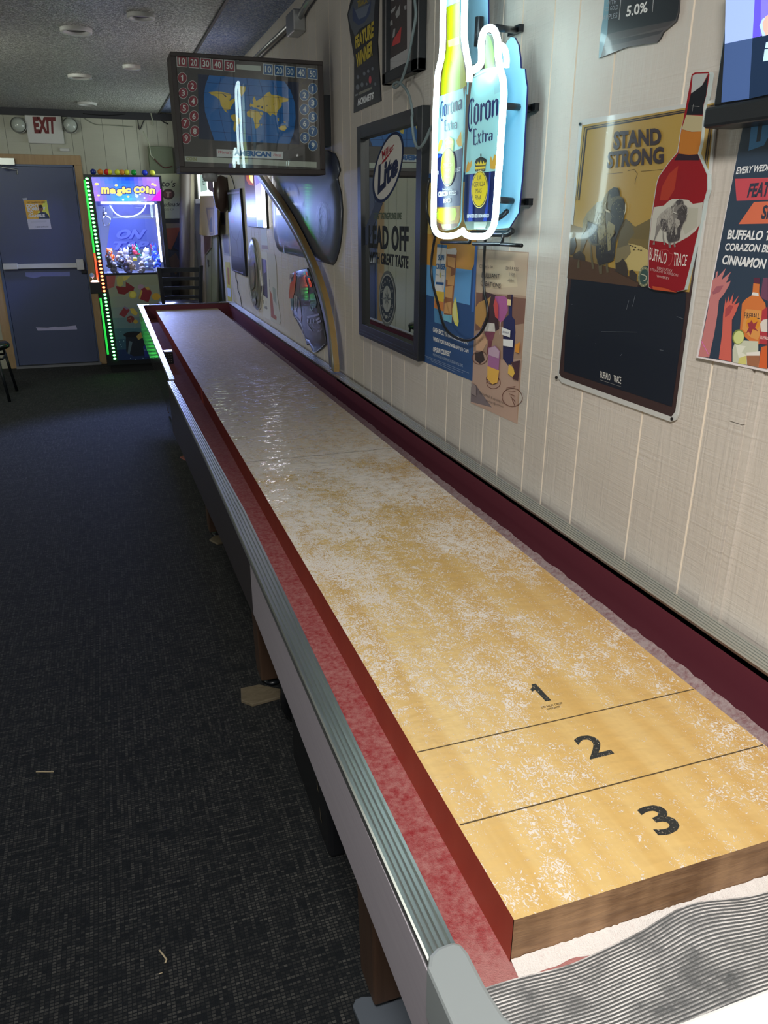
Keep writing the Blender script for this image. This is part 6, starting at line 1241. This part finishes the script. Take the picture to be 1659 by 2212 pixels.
MB().box(xl + 0.03, xr - 0.03, FY + 0.05, BYM - 0.03, 0.0, 0.08, M_BLACK).make('base', cm)
MB().box(xl, xr, BYM - 0.01, BYM, zw0 - 0.03, zt, M_CABIN).make('rear_panel', cm)
mb = MB(); mb.box(xi0 + 0.002, xi1 - 0.002, FY + 0.02, BYM - 0.012, zw0 - 0.028, zw0 - 0.02, M_CABIN)
mb.make('prize_bay', cm)
# header art (back lit)
a = Art(mp, 0.9, 0.3, emit=1.25, base=0.002)
def lerpq(Q, u, v):
    t = (Q[0][0] + (Q[1][0] - Q[0][0]) * u, Q[0][1] + (Q[1][1] - Q[0][1]) * u); b = (Q[3][0] + (Q[2][0] - Q[3][0]) * u, Q[3][1] + (Q[2][1] - Q[3][1]) * u)
    return (t[0] + (b[0] - t[0]) * v, t[1] + (b[1] - t[1]) * v)
HQ = cA(726, 600, 1266, 600, 1282, 790, 757, 792)
NX, NYY = 16, 7
def hcol(u, v):
    r = 118 + 40 * math.cos(6 * u + 1) - 80 * max(0, 1 - abs(u - .55) * 4) * (1 - v) + 60 * v * max(0, .35 - u) * 2 + 90 * max(0, u - .7) * v
    g_ = 128 - 60 * max(0, 1 - abs(u - .55) * 3) * (1 - v) + 70 * v * max(0, 1 - abs(u - .5) * 3) - 100 * max(0, u - .75) * v * 2
    b_ = 236
    return tuple(int(max(0, min(255, c) // 12 * 12)) for c in (r, g_, b_))
for i in range(NX):
    for j in range(NYY): a.poly([lerpq(HQ, i / NX, j / NYY), lerpq(HQ, (i + 1) / NX, j / NYY), lerpq(HQ, (i + 1) / NX, (j + 1) / NYY), lerpq(HQ, i / NX, (j + 1) / NYY)], hcol((i + .5) / NX, (j + .5) / NYY), 1)
a.poly(cA(1240, 740, 1282, 690, 1283, 788, 1200, 789), (196, 30, 200), 2)
for L in (((1080, 730), 5), ((1115, 735), 4), ((1150, 765), 4), ((1190, 740), 3), ((980, 780), 5), ((1090, 750), 7)): a.ell(cA(*L[0])[0], L[1] * .5, L[1] * .5, (206, 226, 255), 2, 10)
for q_ in ((770, 655, 9), (785, 745, 6), (1020, 755, 6), (925, 665, 7), (1215, 655, 7), (1235, 665, 6)): a.ell(cA(q_[0], q_[1])[0], q_[2] * .5, q_[2] * .33, (244, 214, 130), 2, 12)
def wonky(word, pts, hs, w, col, off, lay):
    for ch, (x_, y_), h_ in zip(word, pts, hs):
        c = cA(x_, y_)[0]; W_ = w * (1.35 if ch in 'mM' else 0.55 if ch == 'i' else 1.0)
        a.tx(ch, (c[0] - W_ / 2 - off, c[1] - h_ - off), (c[0] + W_ / 2 + off, c[1] - h_ - off), (c[0] + W_ / 2 + off, c[1] + off), (c[0] - W_ / 2 - off, c[1] + off), col, lay, 0.06 if off == 0 else 0.09)
LT = [('m', (838, 732), 14), ('a', (900, 732), 11.5), ('g', (950, 750), 15), ('i', (985, 730), 15), ('c', (1018, 728), 11), ('C', (1088, 728), 15), ('O', (1133, 724), 14), ('i', (1172, 728), 15), ('n', (1212, 732), 11.5)]
for off, col, lay in ((1.5, (36, 20, 120), 3), (0, (240, 214, 120), 5)):
    for ch, p_, h_ in LT: wonky(ch, [p_], [h_], 13.0, col, off, lay)
a.make('header_sign', cm)
# inside: ON TAP panel, gantry, claw, tubes
a = Art(back_plane(BYM - 0.012), 0.8, 0.4, base=0.001)
a.poly(cA(880, 930, 1230, 930, 1290, 1170, 850, 1170), (110, 126, 196), 1)
for t_, q_, in (('ON', (930, 1015, 1165, 1015, 1140, 1092, 925, 1092)), ('TAP', (905, 1110, 1192, 1110, 1165, 1180, 895, 1180))):
    sh = cA(*q_); a.tx(t_, *[(p[0] + 2.2, p[1] + 1.2) for p in sh], (40, 54, 160), 3, 0.07, 0.25); a.tx(t_, *sh, (136, 152, 220), 5, 0.05, 0.25)
a.poly(cA(895, 805, 1190, 800, 1195, 895, 900, 905), (96, 96, 150), 2); a.line(cA(900, 922, 1230, 915), 1.8, (206, 220, 236), 3); a.line(cA(1080, 830, 1150, 820), 0.8, (180, 186, 220), 3); a.line(cA(1070, 845, 1140, 838), 0.8, (180, 186, 220), 3)
a.make('backdrop_print', cm)
GY = FY + 0.16
P0, P1 = on_y(cA(775, 812)[0], GY), on_y(cA(870, 812)[0], GY)
mb = MB(); mb.box(P0.x, P1.x, GY - 0.05, GY + 0.05, P0.z - 0.022, P0.z + 0.03, pmat('gantry', (0.05, 0.06, 0.14), 0.3)); mb.box(P0.x + 0.02, P0.x + 0.03, GY, BYM - 0.02, P0.z, P0.z + 0.02, M_GALV); mb.make('gantry', cm)
mb = MB(); mb.tube(smooth([on_y(p, GY) for p in cA(872, 825, 920, 890, 980, 918, 1050, 915, 1110, 890, 1150, 845, 1165, 800)], 5), 0.006, M_WHITELAM, 8); mb.make('gantry_cable', cm)
cw = on_y(cA(830, 880)[0], GY)
mb = MB(); mb.cyl(cw + Vector((0, 0, 0.05)), cw, 0.004, M_CHROME, 8).cyl(cw, cw + Vector((0, 0, -0.03)), 0.018, M_CHROME, 12)
for k in range(3):
    t = k * 2.094; d = Vector((math.cos(t), math.sin(t), 0)); mb.tube(smooth([cw + Vector((0, 0, -0.03)), cw + d * 0.045 + Vector((0, 0, -0.055)), cw + d * 0.04 + Vector((0, 0, -0.10)), cw + d * 0.01 + Vector((0, 0, -0.125))], 4), 0.005, M_CHROME, 8)
mb.make('claw', cm)
M_TUBE = pmat('bay_tube', (1, 1, 1), 0.4, emit=9.0, ecol=(0.72, 0.80, 1.0))
for xx in (xi1 - 0.035, ): MB().cyl((xx, FY + 0.07, zw0 + 0.10), (xx, FY + 0.07, zm - 0.03), 0.010, M_TUBE, 10).make('light_tube', cm)
MB().cyl((xi0 + 0.05, FY + 0.10, zm - 0.016), (xi1 - 0.05, FY + 0.10, zm - 0.016), 0.010, M_TUBE, 10).make('light_tube', cm)
MB().box(xi0 + 0.001, xi1 - 0.001, FY + 0.006, FY + 0.009, zw0, zm, M_PANE).make('window_glass', cm); MB().box(xl + 0.004, xl + 0.007, FY + 0.026, BYM - 0.041, zw0 - 0.018, zm - 0.002, M_PANE).make('side_glass', cm); MB().box(xr - 0.007, xr - 0.004, FY + 0.026, BYM - 0.041, zw0 - 0.018, zm - 0.002, M_PANE).make('side_glass', cm)
# lower printed panel
a = Art(mp, 2.0, 0.35, coat=0.3, base=0.001)
LQ = cX(25, 215, 1055, 215, 1150, 760, 1150, 1960) ; LQ = cX(0, 245, 1060, 215, 1290, 1960, 250, 2005)
for j in range(8):
    v0, v1 = j / 8, (j + 1) / 8; c_ = [(104, 108, 92), (104, 110, 98), (100, 106, 100), (92, 102, 104), (74, 94, 100), (50, 80, 92), (34, 62, 82), (20, 36, 72)][j]
    a.poly([lerpq(LQ, 0, v0), lerpq(LQ, 1, v0), lerpq(LQ, 1, v1), lerpq(LQ, 0, v1)], c_, 1)
a.poly(cX(0, 245, 190, 240, 160, 480, 20, 520), (112, 60, 58), 2)
a.poly(cX(190, 460, 400, 480, 400, 370, 580, 490, 560, 560, 480, 570, 380, 640, 250, 620), (88, 22, 26), 3); a.poly(cX(210, 300, 240, 260, 320, 250, 350, 300, 340, 440, 280, 480, 220, 440), (132, 128, 70), 4); a.poly(cX(330, 260, 510, 240, 420, 330, 360, 360), (150, 138, 70), 4)
a.ell(cX(545, 640)[0], 8.6, 8.6, (142, 132, 50), 4, 22); a.ell(cX(548, 638)[0], 6.2, 6.2, (160, 152, 70), 5, 20); a.ell(cX(715, 480)[0], 7, 6, (120, 100, 118), 3, 16)
a.poly(cX(720, 530, 780, 490, 900, 510, 940, 600, 870, 800, 660, 720), (96, 26, 36), 4); a.poly(cX(720, 540, 750, 560, 700, 730, 665, 720), (140, 118, 56), 5); a.poly(cX(800, 490, 870, 470, 910, 540, 840, 540), (140, 118, 56), 5)
a.ell(cX(1030, 680)[0], 9.5, 7.5, (146, 116, 42), 4, 20)
a.poly(cX(380, 875, 485, 960, 375, 1115, 260, 1050), (96, 34, 40), 4); a.poly(cX(380, 875, 450, 930, 430, 960, 350, 905), (90, 80, 104), 5); a.poly(cX(485, 930, 560, 920, 650, 1020, 620, 1080, 520, 1030), (146, 130, 58), 4)
a.ell(cX(500, 1150)[0], 8.2, 7.6, (84, 34, 34), 4, 18); a.line(cX(430, 1150, 500, 1120, 520, 1220), 1.0, (130, 100, 80), 5); a.ell(cX(605, 1200)[0], 5, 4.4, (132, 112, 48), 4, 14)
a.ell(cX(545, 1465)[0], 20, 6.2, (14, 18, 24), 5, 26, -0.06); a.poly(cX(400, 1500, 720, 1470, 860, 1600, 840, 1900, 560, 1920, 410, 1820), (20, 26, 36), 4); a.poly(cX(470, 1600, 540, 1620, 480, 1880, 440, 1860), (64, 80, 92), 5); a.poly(cX(620, 1500, 700, 1430, 800, 1420, 790, 1510, 660, 1580), (132, 112, 62), 6)
a.poly(cX(760, 1720, 860, 1640, 960, 1900, 800, 1940), (26, 40, 104), 5)
for p_ in ((590, 1330), (300, 1410), (270, 1610), (360, 1600), (310, 1720), (500, 1960), (600, 1980), (760, 1960), (290, 1680), (800, 1790)): a.ell(cX(*p_)[0], 1.0, 1.0, (110, 140, 150), 6, 8)
a.make('front_print', cm)
# light strip: green lamps with a red stretch
M_GLED = pmat('green_led', (0.1, 1, 0.2), 0.3, emit=13.0, ecol=(0.10, 1.0, 0.16)); M_RLED = pmat('red_led', (1, 0.1, 0.05), 0.3, emit=18.0, ecol=(1.0, 0.10, 0.03))
s0, s1 = on_y(cA(692, 612)[0], FY - 0.004), on_y(cA(914, 2045)[0], FY - 0.004)
stp = MB(); d = (s1 - s0).normalized(); n_ = Vector((d.z, 0, -d.x)) * 0.010
stp.hexa([s0 - n_ + Vector((0, .003, 0)), s0 + n_ + Vector((0, .003, 0)), s1 + n_ + Vector((0, .003, 0)), s1 - n_ + Vector((0, .003, 0))][:4], [s0 - n_, s0 + n_, s1 + n_, s1 - n_], M_CAB)
strip = stp.make('light_strip', cm)
NL = 49
proto = {}
for i in range(NL):
    t = i / (NL - 1); P = s0 + (s1 - s0) * t; py = 612 + (2045 - 612) * t; red = 1225 < py < 1490
    if red not in proto:
        mb = MB(); mb.ball(P, 0.0125, M_RLED if red else M_GLED, 10, (1.15, 0.5, 0.75)); o = mb.make('led', cm); o.parent = strip; proto[red] = (o, P.copy())
    else:
        o0_, p0_ = proto[red]; o = o0_.copy(); COL.objects.link(o); o.parent = strip; o.location = P - p0_
# side trim with the strip's reflection painted as glowing colour, control box with joystick
g0, g1 = on_y(cA(672, 620)[0], FY - 0.006), on_y(cA(860, 2010)[0], FY - 0.006)
mb = MB(); M_TRIMG = pmat('trim_glow_green', (0.10, 0.75, 0.18), 0.15, emit=0.55, ecol=(0.03, 1.0, 0.10)); M_TRIMR = pmat('trim_glow_red', (0.8, 0.2, 0.1), 0.15, emit=0.6, ecol=(1.0, 0.10, 0.03))
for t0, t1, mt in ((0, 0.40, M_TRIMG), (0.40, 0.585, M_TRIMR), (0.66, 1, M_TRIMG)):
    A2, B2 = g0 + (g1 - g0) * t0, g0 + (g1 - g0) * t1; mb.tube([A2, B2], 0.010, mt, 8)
mb.make('edge_glow_tube', cm)
P = on_y(cA(765, 1480)[0], FY - 0.03)
MB().box(P.x - 0.058, P.x + 0.05, FY - 0.07, FY, P.z - 0.055, P.z + 0.055, M_BLACK).make('control_box', cm, 0.006)
mb = MB(); mb.lathe([(0.0, 0.016), (0.025, 0.014), (0.04, 0.0)], (P.x - 0.004, FY - 0.035, P.z + 0.056), (0, 0, 1), pmat('lit_button', (1, 0.6, 0.5), 0.3, emit=5.0, ecol=(1.0, 0.55, 0.42)), 18); mb.make('lit_button', cm)
mb = MB(); mb.cyl((P.x - 0.02, FY - 0.035, P.z + 0.06), (P.x - 0.022, FY - 0.035, P.z + 0.105), 0.006, M_CHROME, 8).ball((P.x - 0.023, FY - 0.035, P.z + 0.118), 0.024, pmat('blue_knob', (0.30, 0.45, 0.85), 0.15), 14); mb.make('joystick', cm)
bl = bpy.data.lights.new('prize_bay_light', 'AREA'); bl.energy = 62.0; bl.color = (0.30, 0.40, 1.0); bl.shape = 'RECTANGLE'; bl.size = 0.45; bl.size_y = 0.25
bo = bpy.data.objects.new('prize_bay_light', bl); COL.objects.link(bo); bo.location = (-0.075, FY + 0.20, zm - 0.03); bo.rotation_euler = (Vector((-0.85, 6.7, 0.0)) - Vector(bo.location)).to_track_quat('-Z', 'Y').to_euler(); bl.spread = math.radians(130)
# capsules on top
CAPS = [((742, 557), (24, 44, 120), 'dark blue'), ((798, 555), (206, 120, 40), 'orange'), ((850, 556), (190, 40, 36), 'red'), ((870, 556), (214, 190, 50), 'yellow rimmed'), ((935, 560), (190, 196, 60), 'lime'), ((970, 560), (190, 120, 50), 'amber'), ((1010, 556), (214, 206, 50), 'bright yellow'), ((1065, 557), (30, 140, 60), 'green'), ((1152, 556), (40, 60, 200), 'bright blue'), ((1213, 564), (196, 206, 70), 'yellow green')]
NB = ['leftmost', 'second from the left', 'third from the left', 'fourth from the left', 'fifth from the left', 'sixth from the left', 'seventh from the left', 'third from the right', 'second from the right', 'rightmost']
for (q_, c_, nm), pos in zip(CAPS, NB):
    P = on_y(cA(*q_)[0], FY + 0.08); r = 0.027
    mb = MB(); cpx = pmat('capsule_' + nm.replace(' ', '_'), S(*c_, 1.6), 0.25); mb.ball((P.x, FY + 0.08, zt + r * 0.98), r, cpx, 16); mb.lathe([(r * 1.01, -0.002), (r * 1.04, 0.0), (r * 1.01, 0.002)], (P.x, FY + 0.08, zt + r * 0.98), (0.3, 0, 1), cpx, 18)
    T(mb.make('prize_capsule'), nm + ' prize capsule, ' + pos + ' on top of the prize machine', 'capsule', 'prize capsules on the machine top')
# plush prizes
def plush(name, body, belly, size, ears):
    e = bpy.data.objects.new(name, None); COL.objects.link(e); e.empty_display_size = 0.03
    mb = MB(); mb.ball((0, 0, size * 0.55), size * 0.55, body, 16, (0.95, 0.85, 1.0))
    for s_ in (-1, 1): mb.ball((s_ * size * 0.50, -size * 0.12, size * 0.62), size * 0.20, body, 10, (0.8, 0.8, 1.5)).ball((s_ * size * 0.34, -size * 0.36, size * 0.16), size * 0.23, body, 10, (0.9, 1.3, 0.8))
    mb.make('body', e)
    h = MB(); h.ball((0, -size * 0.08, size * 1.30), size * 0.44, body, 16); h.ball((0, -size * 0.42, size * 1.20), size * 0.19, belly, 12)
    for s_ in (-1, 1): h.ball((s_ * size * 0.30, -size * 0.02, size * (1.66 if ears != 'long' else 1.85)), size * 0.16, body, 10, (0.8, 0.5, 1.0 if ears == 'round' else 2.0))
    h.make('head', e)
    t = MB()
    for s_ in (-1, 1): t.ball((s_ * size * 0.16, -size * 0.455, size * 1.40), size * 0.055, M_BLACK, 8)
    t.ball((0, -size * 0.60, size * 1.24), size * 0.06, M_BLACK, 8); t.make('face', e)
    return e
PL = [((840, 1190), 0.10, (200, 90, 20), 'orange', 0.055), ((930, 1200), 0.12, (112, 104, 98), 'grey', 0.052), ((985, 1190), 0.15, (150, 146, 150), 'pale grey', 0.050), ((1045, 1150), 0.24, (40, 44, 56), 'dark navy', 0.050), ((1090, 1165), 0.24, (30, 120, 80), 'green', 0.046), ((1075, 1160), 0.20, (160, 40, 50), 'red', 0.044), ((1150, 1180), 0.20, (206, 214, 226), 'white', 0.054), ((1235, 1160), 0.22, (40, 70, 190), 'royal blue', 0.052), ((1285, 1150), 0.26, (150, 50, 70), 'pink', 0.046), ((1300, 1200), 0.15, (60, 90, 200), 'mid blue', 0.046),
      ((870, 1240), 0.05, (64, 56, 50), 'dark brown', 0.052), ((945, 1255), 0.06, (42, 44, 50), 'charcoal', 0.050), ((1010, 1320), 0.035, (84, 78, 88), 'slate', 0.056), ((1055, 1270), 0.05, (140, 120, 96), 'tan', 0.050), ((1130, 1320), 0.035, (110, 100, 86), 'taupe', 0.052), ((1170, 1250), 0.06, (120, 130, 150), 'steel blue', 0.056), ((1240, 1250), 0.07, (70, 100, 190), 'sky blue', 0.050), ((1300, 1260), 0.05, (30, 60, 170), 'deep blue', 0.050), ((1290, 1310), 0.035, (206, 206, 214), 'cream white', 0.048), ((900, 1320), 0.035, (90, 82, 74), 'umber', 0.052)]
first = None
FLOORZ = zw0 - 0.02
rank = {}
for i, (q_, dy, c_, nm, sz) in enumerate(PL):
    P = on_y(cA(*q_)[0], FY + dy)
    bm_ = pmat('plush_' + nm.replace(' ', '_'), S(*c_, 1.5), 0.9); be = pmat('plush_muzzle', (0.55, 0.48, 0.42), 0.9)
    e = plush('plush_toy', bm_, be, sz * 1.25, ['round', 'long', 'short'][i % 3])
    e.location = (min(max(P.x, xi0 + 0.075), xi1 - 0.075), FY + max(dy, 0.075), max(FLOORZ + 0.017, P.z - sz * 1.7)); e.rotation_euler = (0.25 * math.sin(i * 2.1), 0.35 * math.sin(i * 1.3), 1.2 * math.sin(i * 1.7))
    T(e, nm + ' plush toy in the prize pile behind the machine glass', 'plush toy', 'plush prizes in the machine')
yb = on_y(cA(1075, 1255)[0], FY + 0.04)
mb = MB(); mb.box(yb.x - 0.02, yb.x + 0.02, FY + 0.022, FY + 0.05, yb.z - 0.014, yb.z + 0.016, pmat('yellow_prize', S(230, 200, 20, 1.2), 0.4)); T(mb.make('prize_box', None, 0.004), 'small bright yellow prize box among the plush toys', 'prize')
heapm = MB(); heapm.box(xi0 + 0.03, xi1 - 0.01, FY + 0.08, BYM - 0.02, FLOORZ + 0.0005, FLOORZ + 0.015, pmat('prize_bed', (0.10, 0.10, 0.12), 0.9)); 
heapm.make('prize_bed', cm)

# ================================================================== SEATS
def rod(mb, a_, b_, r, mat=M_BLACKMET): mb.tube([a_, b_], r, mat, 8)
st = empty('bar_stool', (0.27, 6.98, 0.0), 'black metal ladder back bar stool at the far end of the table', 'stool')
SYB = 6.80
def sx_(px, py): return on_y((px, py), SYB)
pl0, pl1 = sx_(341, 577), sx_(432.5, 573); lo0, lo1 = sx_(354, 655), sx_(431, 652)
for a_, b_ in ((pl0, lo0), (pl1, lo1)):
    mb = MB(); mb.hexa([(b_.x - .016, SYB - .012, 0.73), (b_.x + .016, SYB - .012, 0.73), (b_.x + .016, SYB + .012, 0.73), (b_.x - .016, SYB + .012, 0.73)], [(a_.x - .010, SYB - .02, a_.z), (a_.x + .024, SYB - .02, a_.z), (a_.x + .024, SYB + .004, a_.z), (a_.x - .010, SYB + .004, a_.z)], M_BLACKMET); mb.make('back_post', st, 0.003)
for py_, hgt in ((583.5, 0.040), (602.8, 0.030), (622.5, 0.030), (642.5, 0.028)):
    zz = sx_(390, py_).z; f = (pl0.z - zz) / (pl0.z - lo0.z); xa = pl0.x + (lo0.x - pl0.x) * f + 0.01; xb = pl1.x + (lo1.x - pl1.x) * f
    mb = MB(); lo_ = []; hi_ = []; NS = 10
    for i in range(NS):
        u0, u1 = i / NS, (i + 1) / NS; b0, b1 = 0.03 * math.sin(math.pi * u0), 0.03 * math.sin(math.pi * u1)
        x0_, x1_ = xa + (xb - xa) * u0, xa + (xb - xa) * u1
        mb.hexa([(x0_, SYB - .008 + b0, zz - hgt / 2), (x1_, SYB - .008 + b1, zz - hgt / 2), (x1_, SYB + b1, zz - hgt / 2), (x0_, SYB + b0, zz - hgt / 2)], [(x0_, SYB - .008 + b0, zz + hgt / 2), (x1_, SYB - .008 + b1, zz + hgt / 2), (x1_, SYB + b1, zz + hgt / 2), (x0_, SYB + b0, zz + hgt / 2)], M_BLACKMET)
    mb.make('back_slat', st)
mb = MB(); mb.lathe([(0.0, 0.0), (0.17, 0.0), (0.205, 0.012), (0.21, 0.03), (0.195, 0.045), (0.0, 0.052)], (0.265, 7.02, 0.735), (0, 0, 1), pmat('seat_vinyl', (0.02, 0.02, 0.024), 0.22, spec=0.7), 28); mb.make('seat', st)
for sx2, sy2 in ((-1, -1), (1, -1), (-1, 1), (1, 1)):
    mb = MB(); mb.tube([(0.265 + sx2 * 0.15, 7.02 + sy2 * 0.15, 0.74), (0.265 + sx2 * 0.20, 7.02 + sy2 * 0.20, 0.0)], 0.013, M_BLACKMET, 8); mb.make('leg', st)
mb = MB(); k_ = 0.185; mb.tube([(0.265 - k_, 7.02 - k_, 0.25), (0.265 + k_, 7.02 - k_, 0.25), (0.265 + k_, 7.02 + k_, 0.25), (0.265 - k_, 7.02 + k_, 0.25)], 0.010, M_BLACKMET, 8, True); mb.make('foot_ring', st)
# chair cut by the left edge
F1, F2 = on_z((21, 868), 0), on_z((37, 845), 0)
ch = empty('side_chair', (F1.x - 0.2, (F1.y + F2.y) / 2, 0), 'black metal chair standing at the left edge near the blue door', 'chair')
cy0 = (F1.y + F2.y) / 2; cx0 = on_y((21, 762), cy0 - 0.02).x - 0.20
for (fx_, fy_) in ((F1.x, F1.y), (F2.x, F2.y), (cx0 - 0.22, F1.y), (cx0 - 0.22, F2.y)):
    mb = MB(); tx_ = cx0 + (fx_ - cx0) * 0.72; ty_ = cy0 + (fy_ - cy0) * 0.80; mb.tube([(fx_, fy_, 0.0), (tx_, ty_, 0.43)], 0.0125, M_BLACKMET, 8); mb.make('leg', ch)
mb = MB(); mb.lathe([(0.0, 0.0), (0.17, 0.0), (0.205, 0.015), (0.21, 0.04), (0.19, 0.06), (0.0, 0.07)], (cx0, cy0, 0.425), (0, 0, 1), pmat('seat_green_black', (0.012, 0.02, 0.02), 0.18, spec=0.8), 26); mb.make('seat', ch)
mb = MB(); mb.tube([(cx0 + 0.15, cy0 - 0.14, 0.36), (cx0 + 0.15, cy0 + 0.14, 0.36), (cx0 - 0.15, cy0 + 0.14, 0.36), (cx0 - 0.15, cy0 - 0.14, 0.36)], 0.010, M_BLACKMET, 8, True); mb.make('seat_frame', ch)
mb = MB(); mb.tube(smooth([(cx0 - 0.18, cy0 - 0.15, 0.44), (cx0 - 0.22, cy0 - 0.15, 0.86), (cx0 - 0.22, cy0 + 0.15, 0.86), (cx0 - 0.18, cy0 + 0.15, 0.44)], 5), 0.011, M_BLACKMET, 8); mb.make('back_frame', ch)
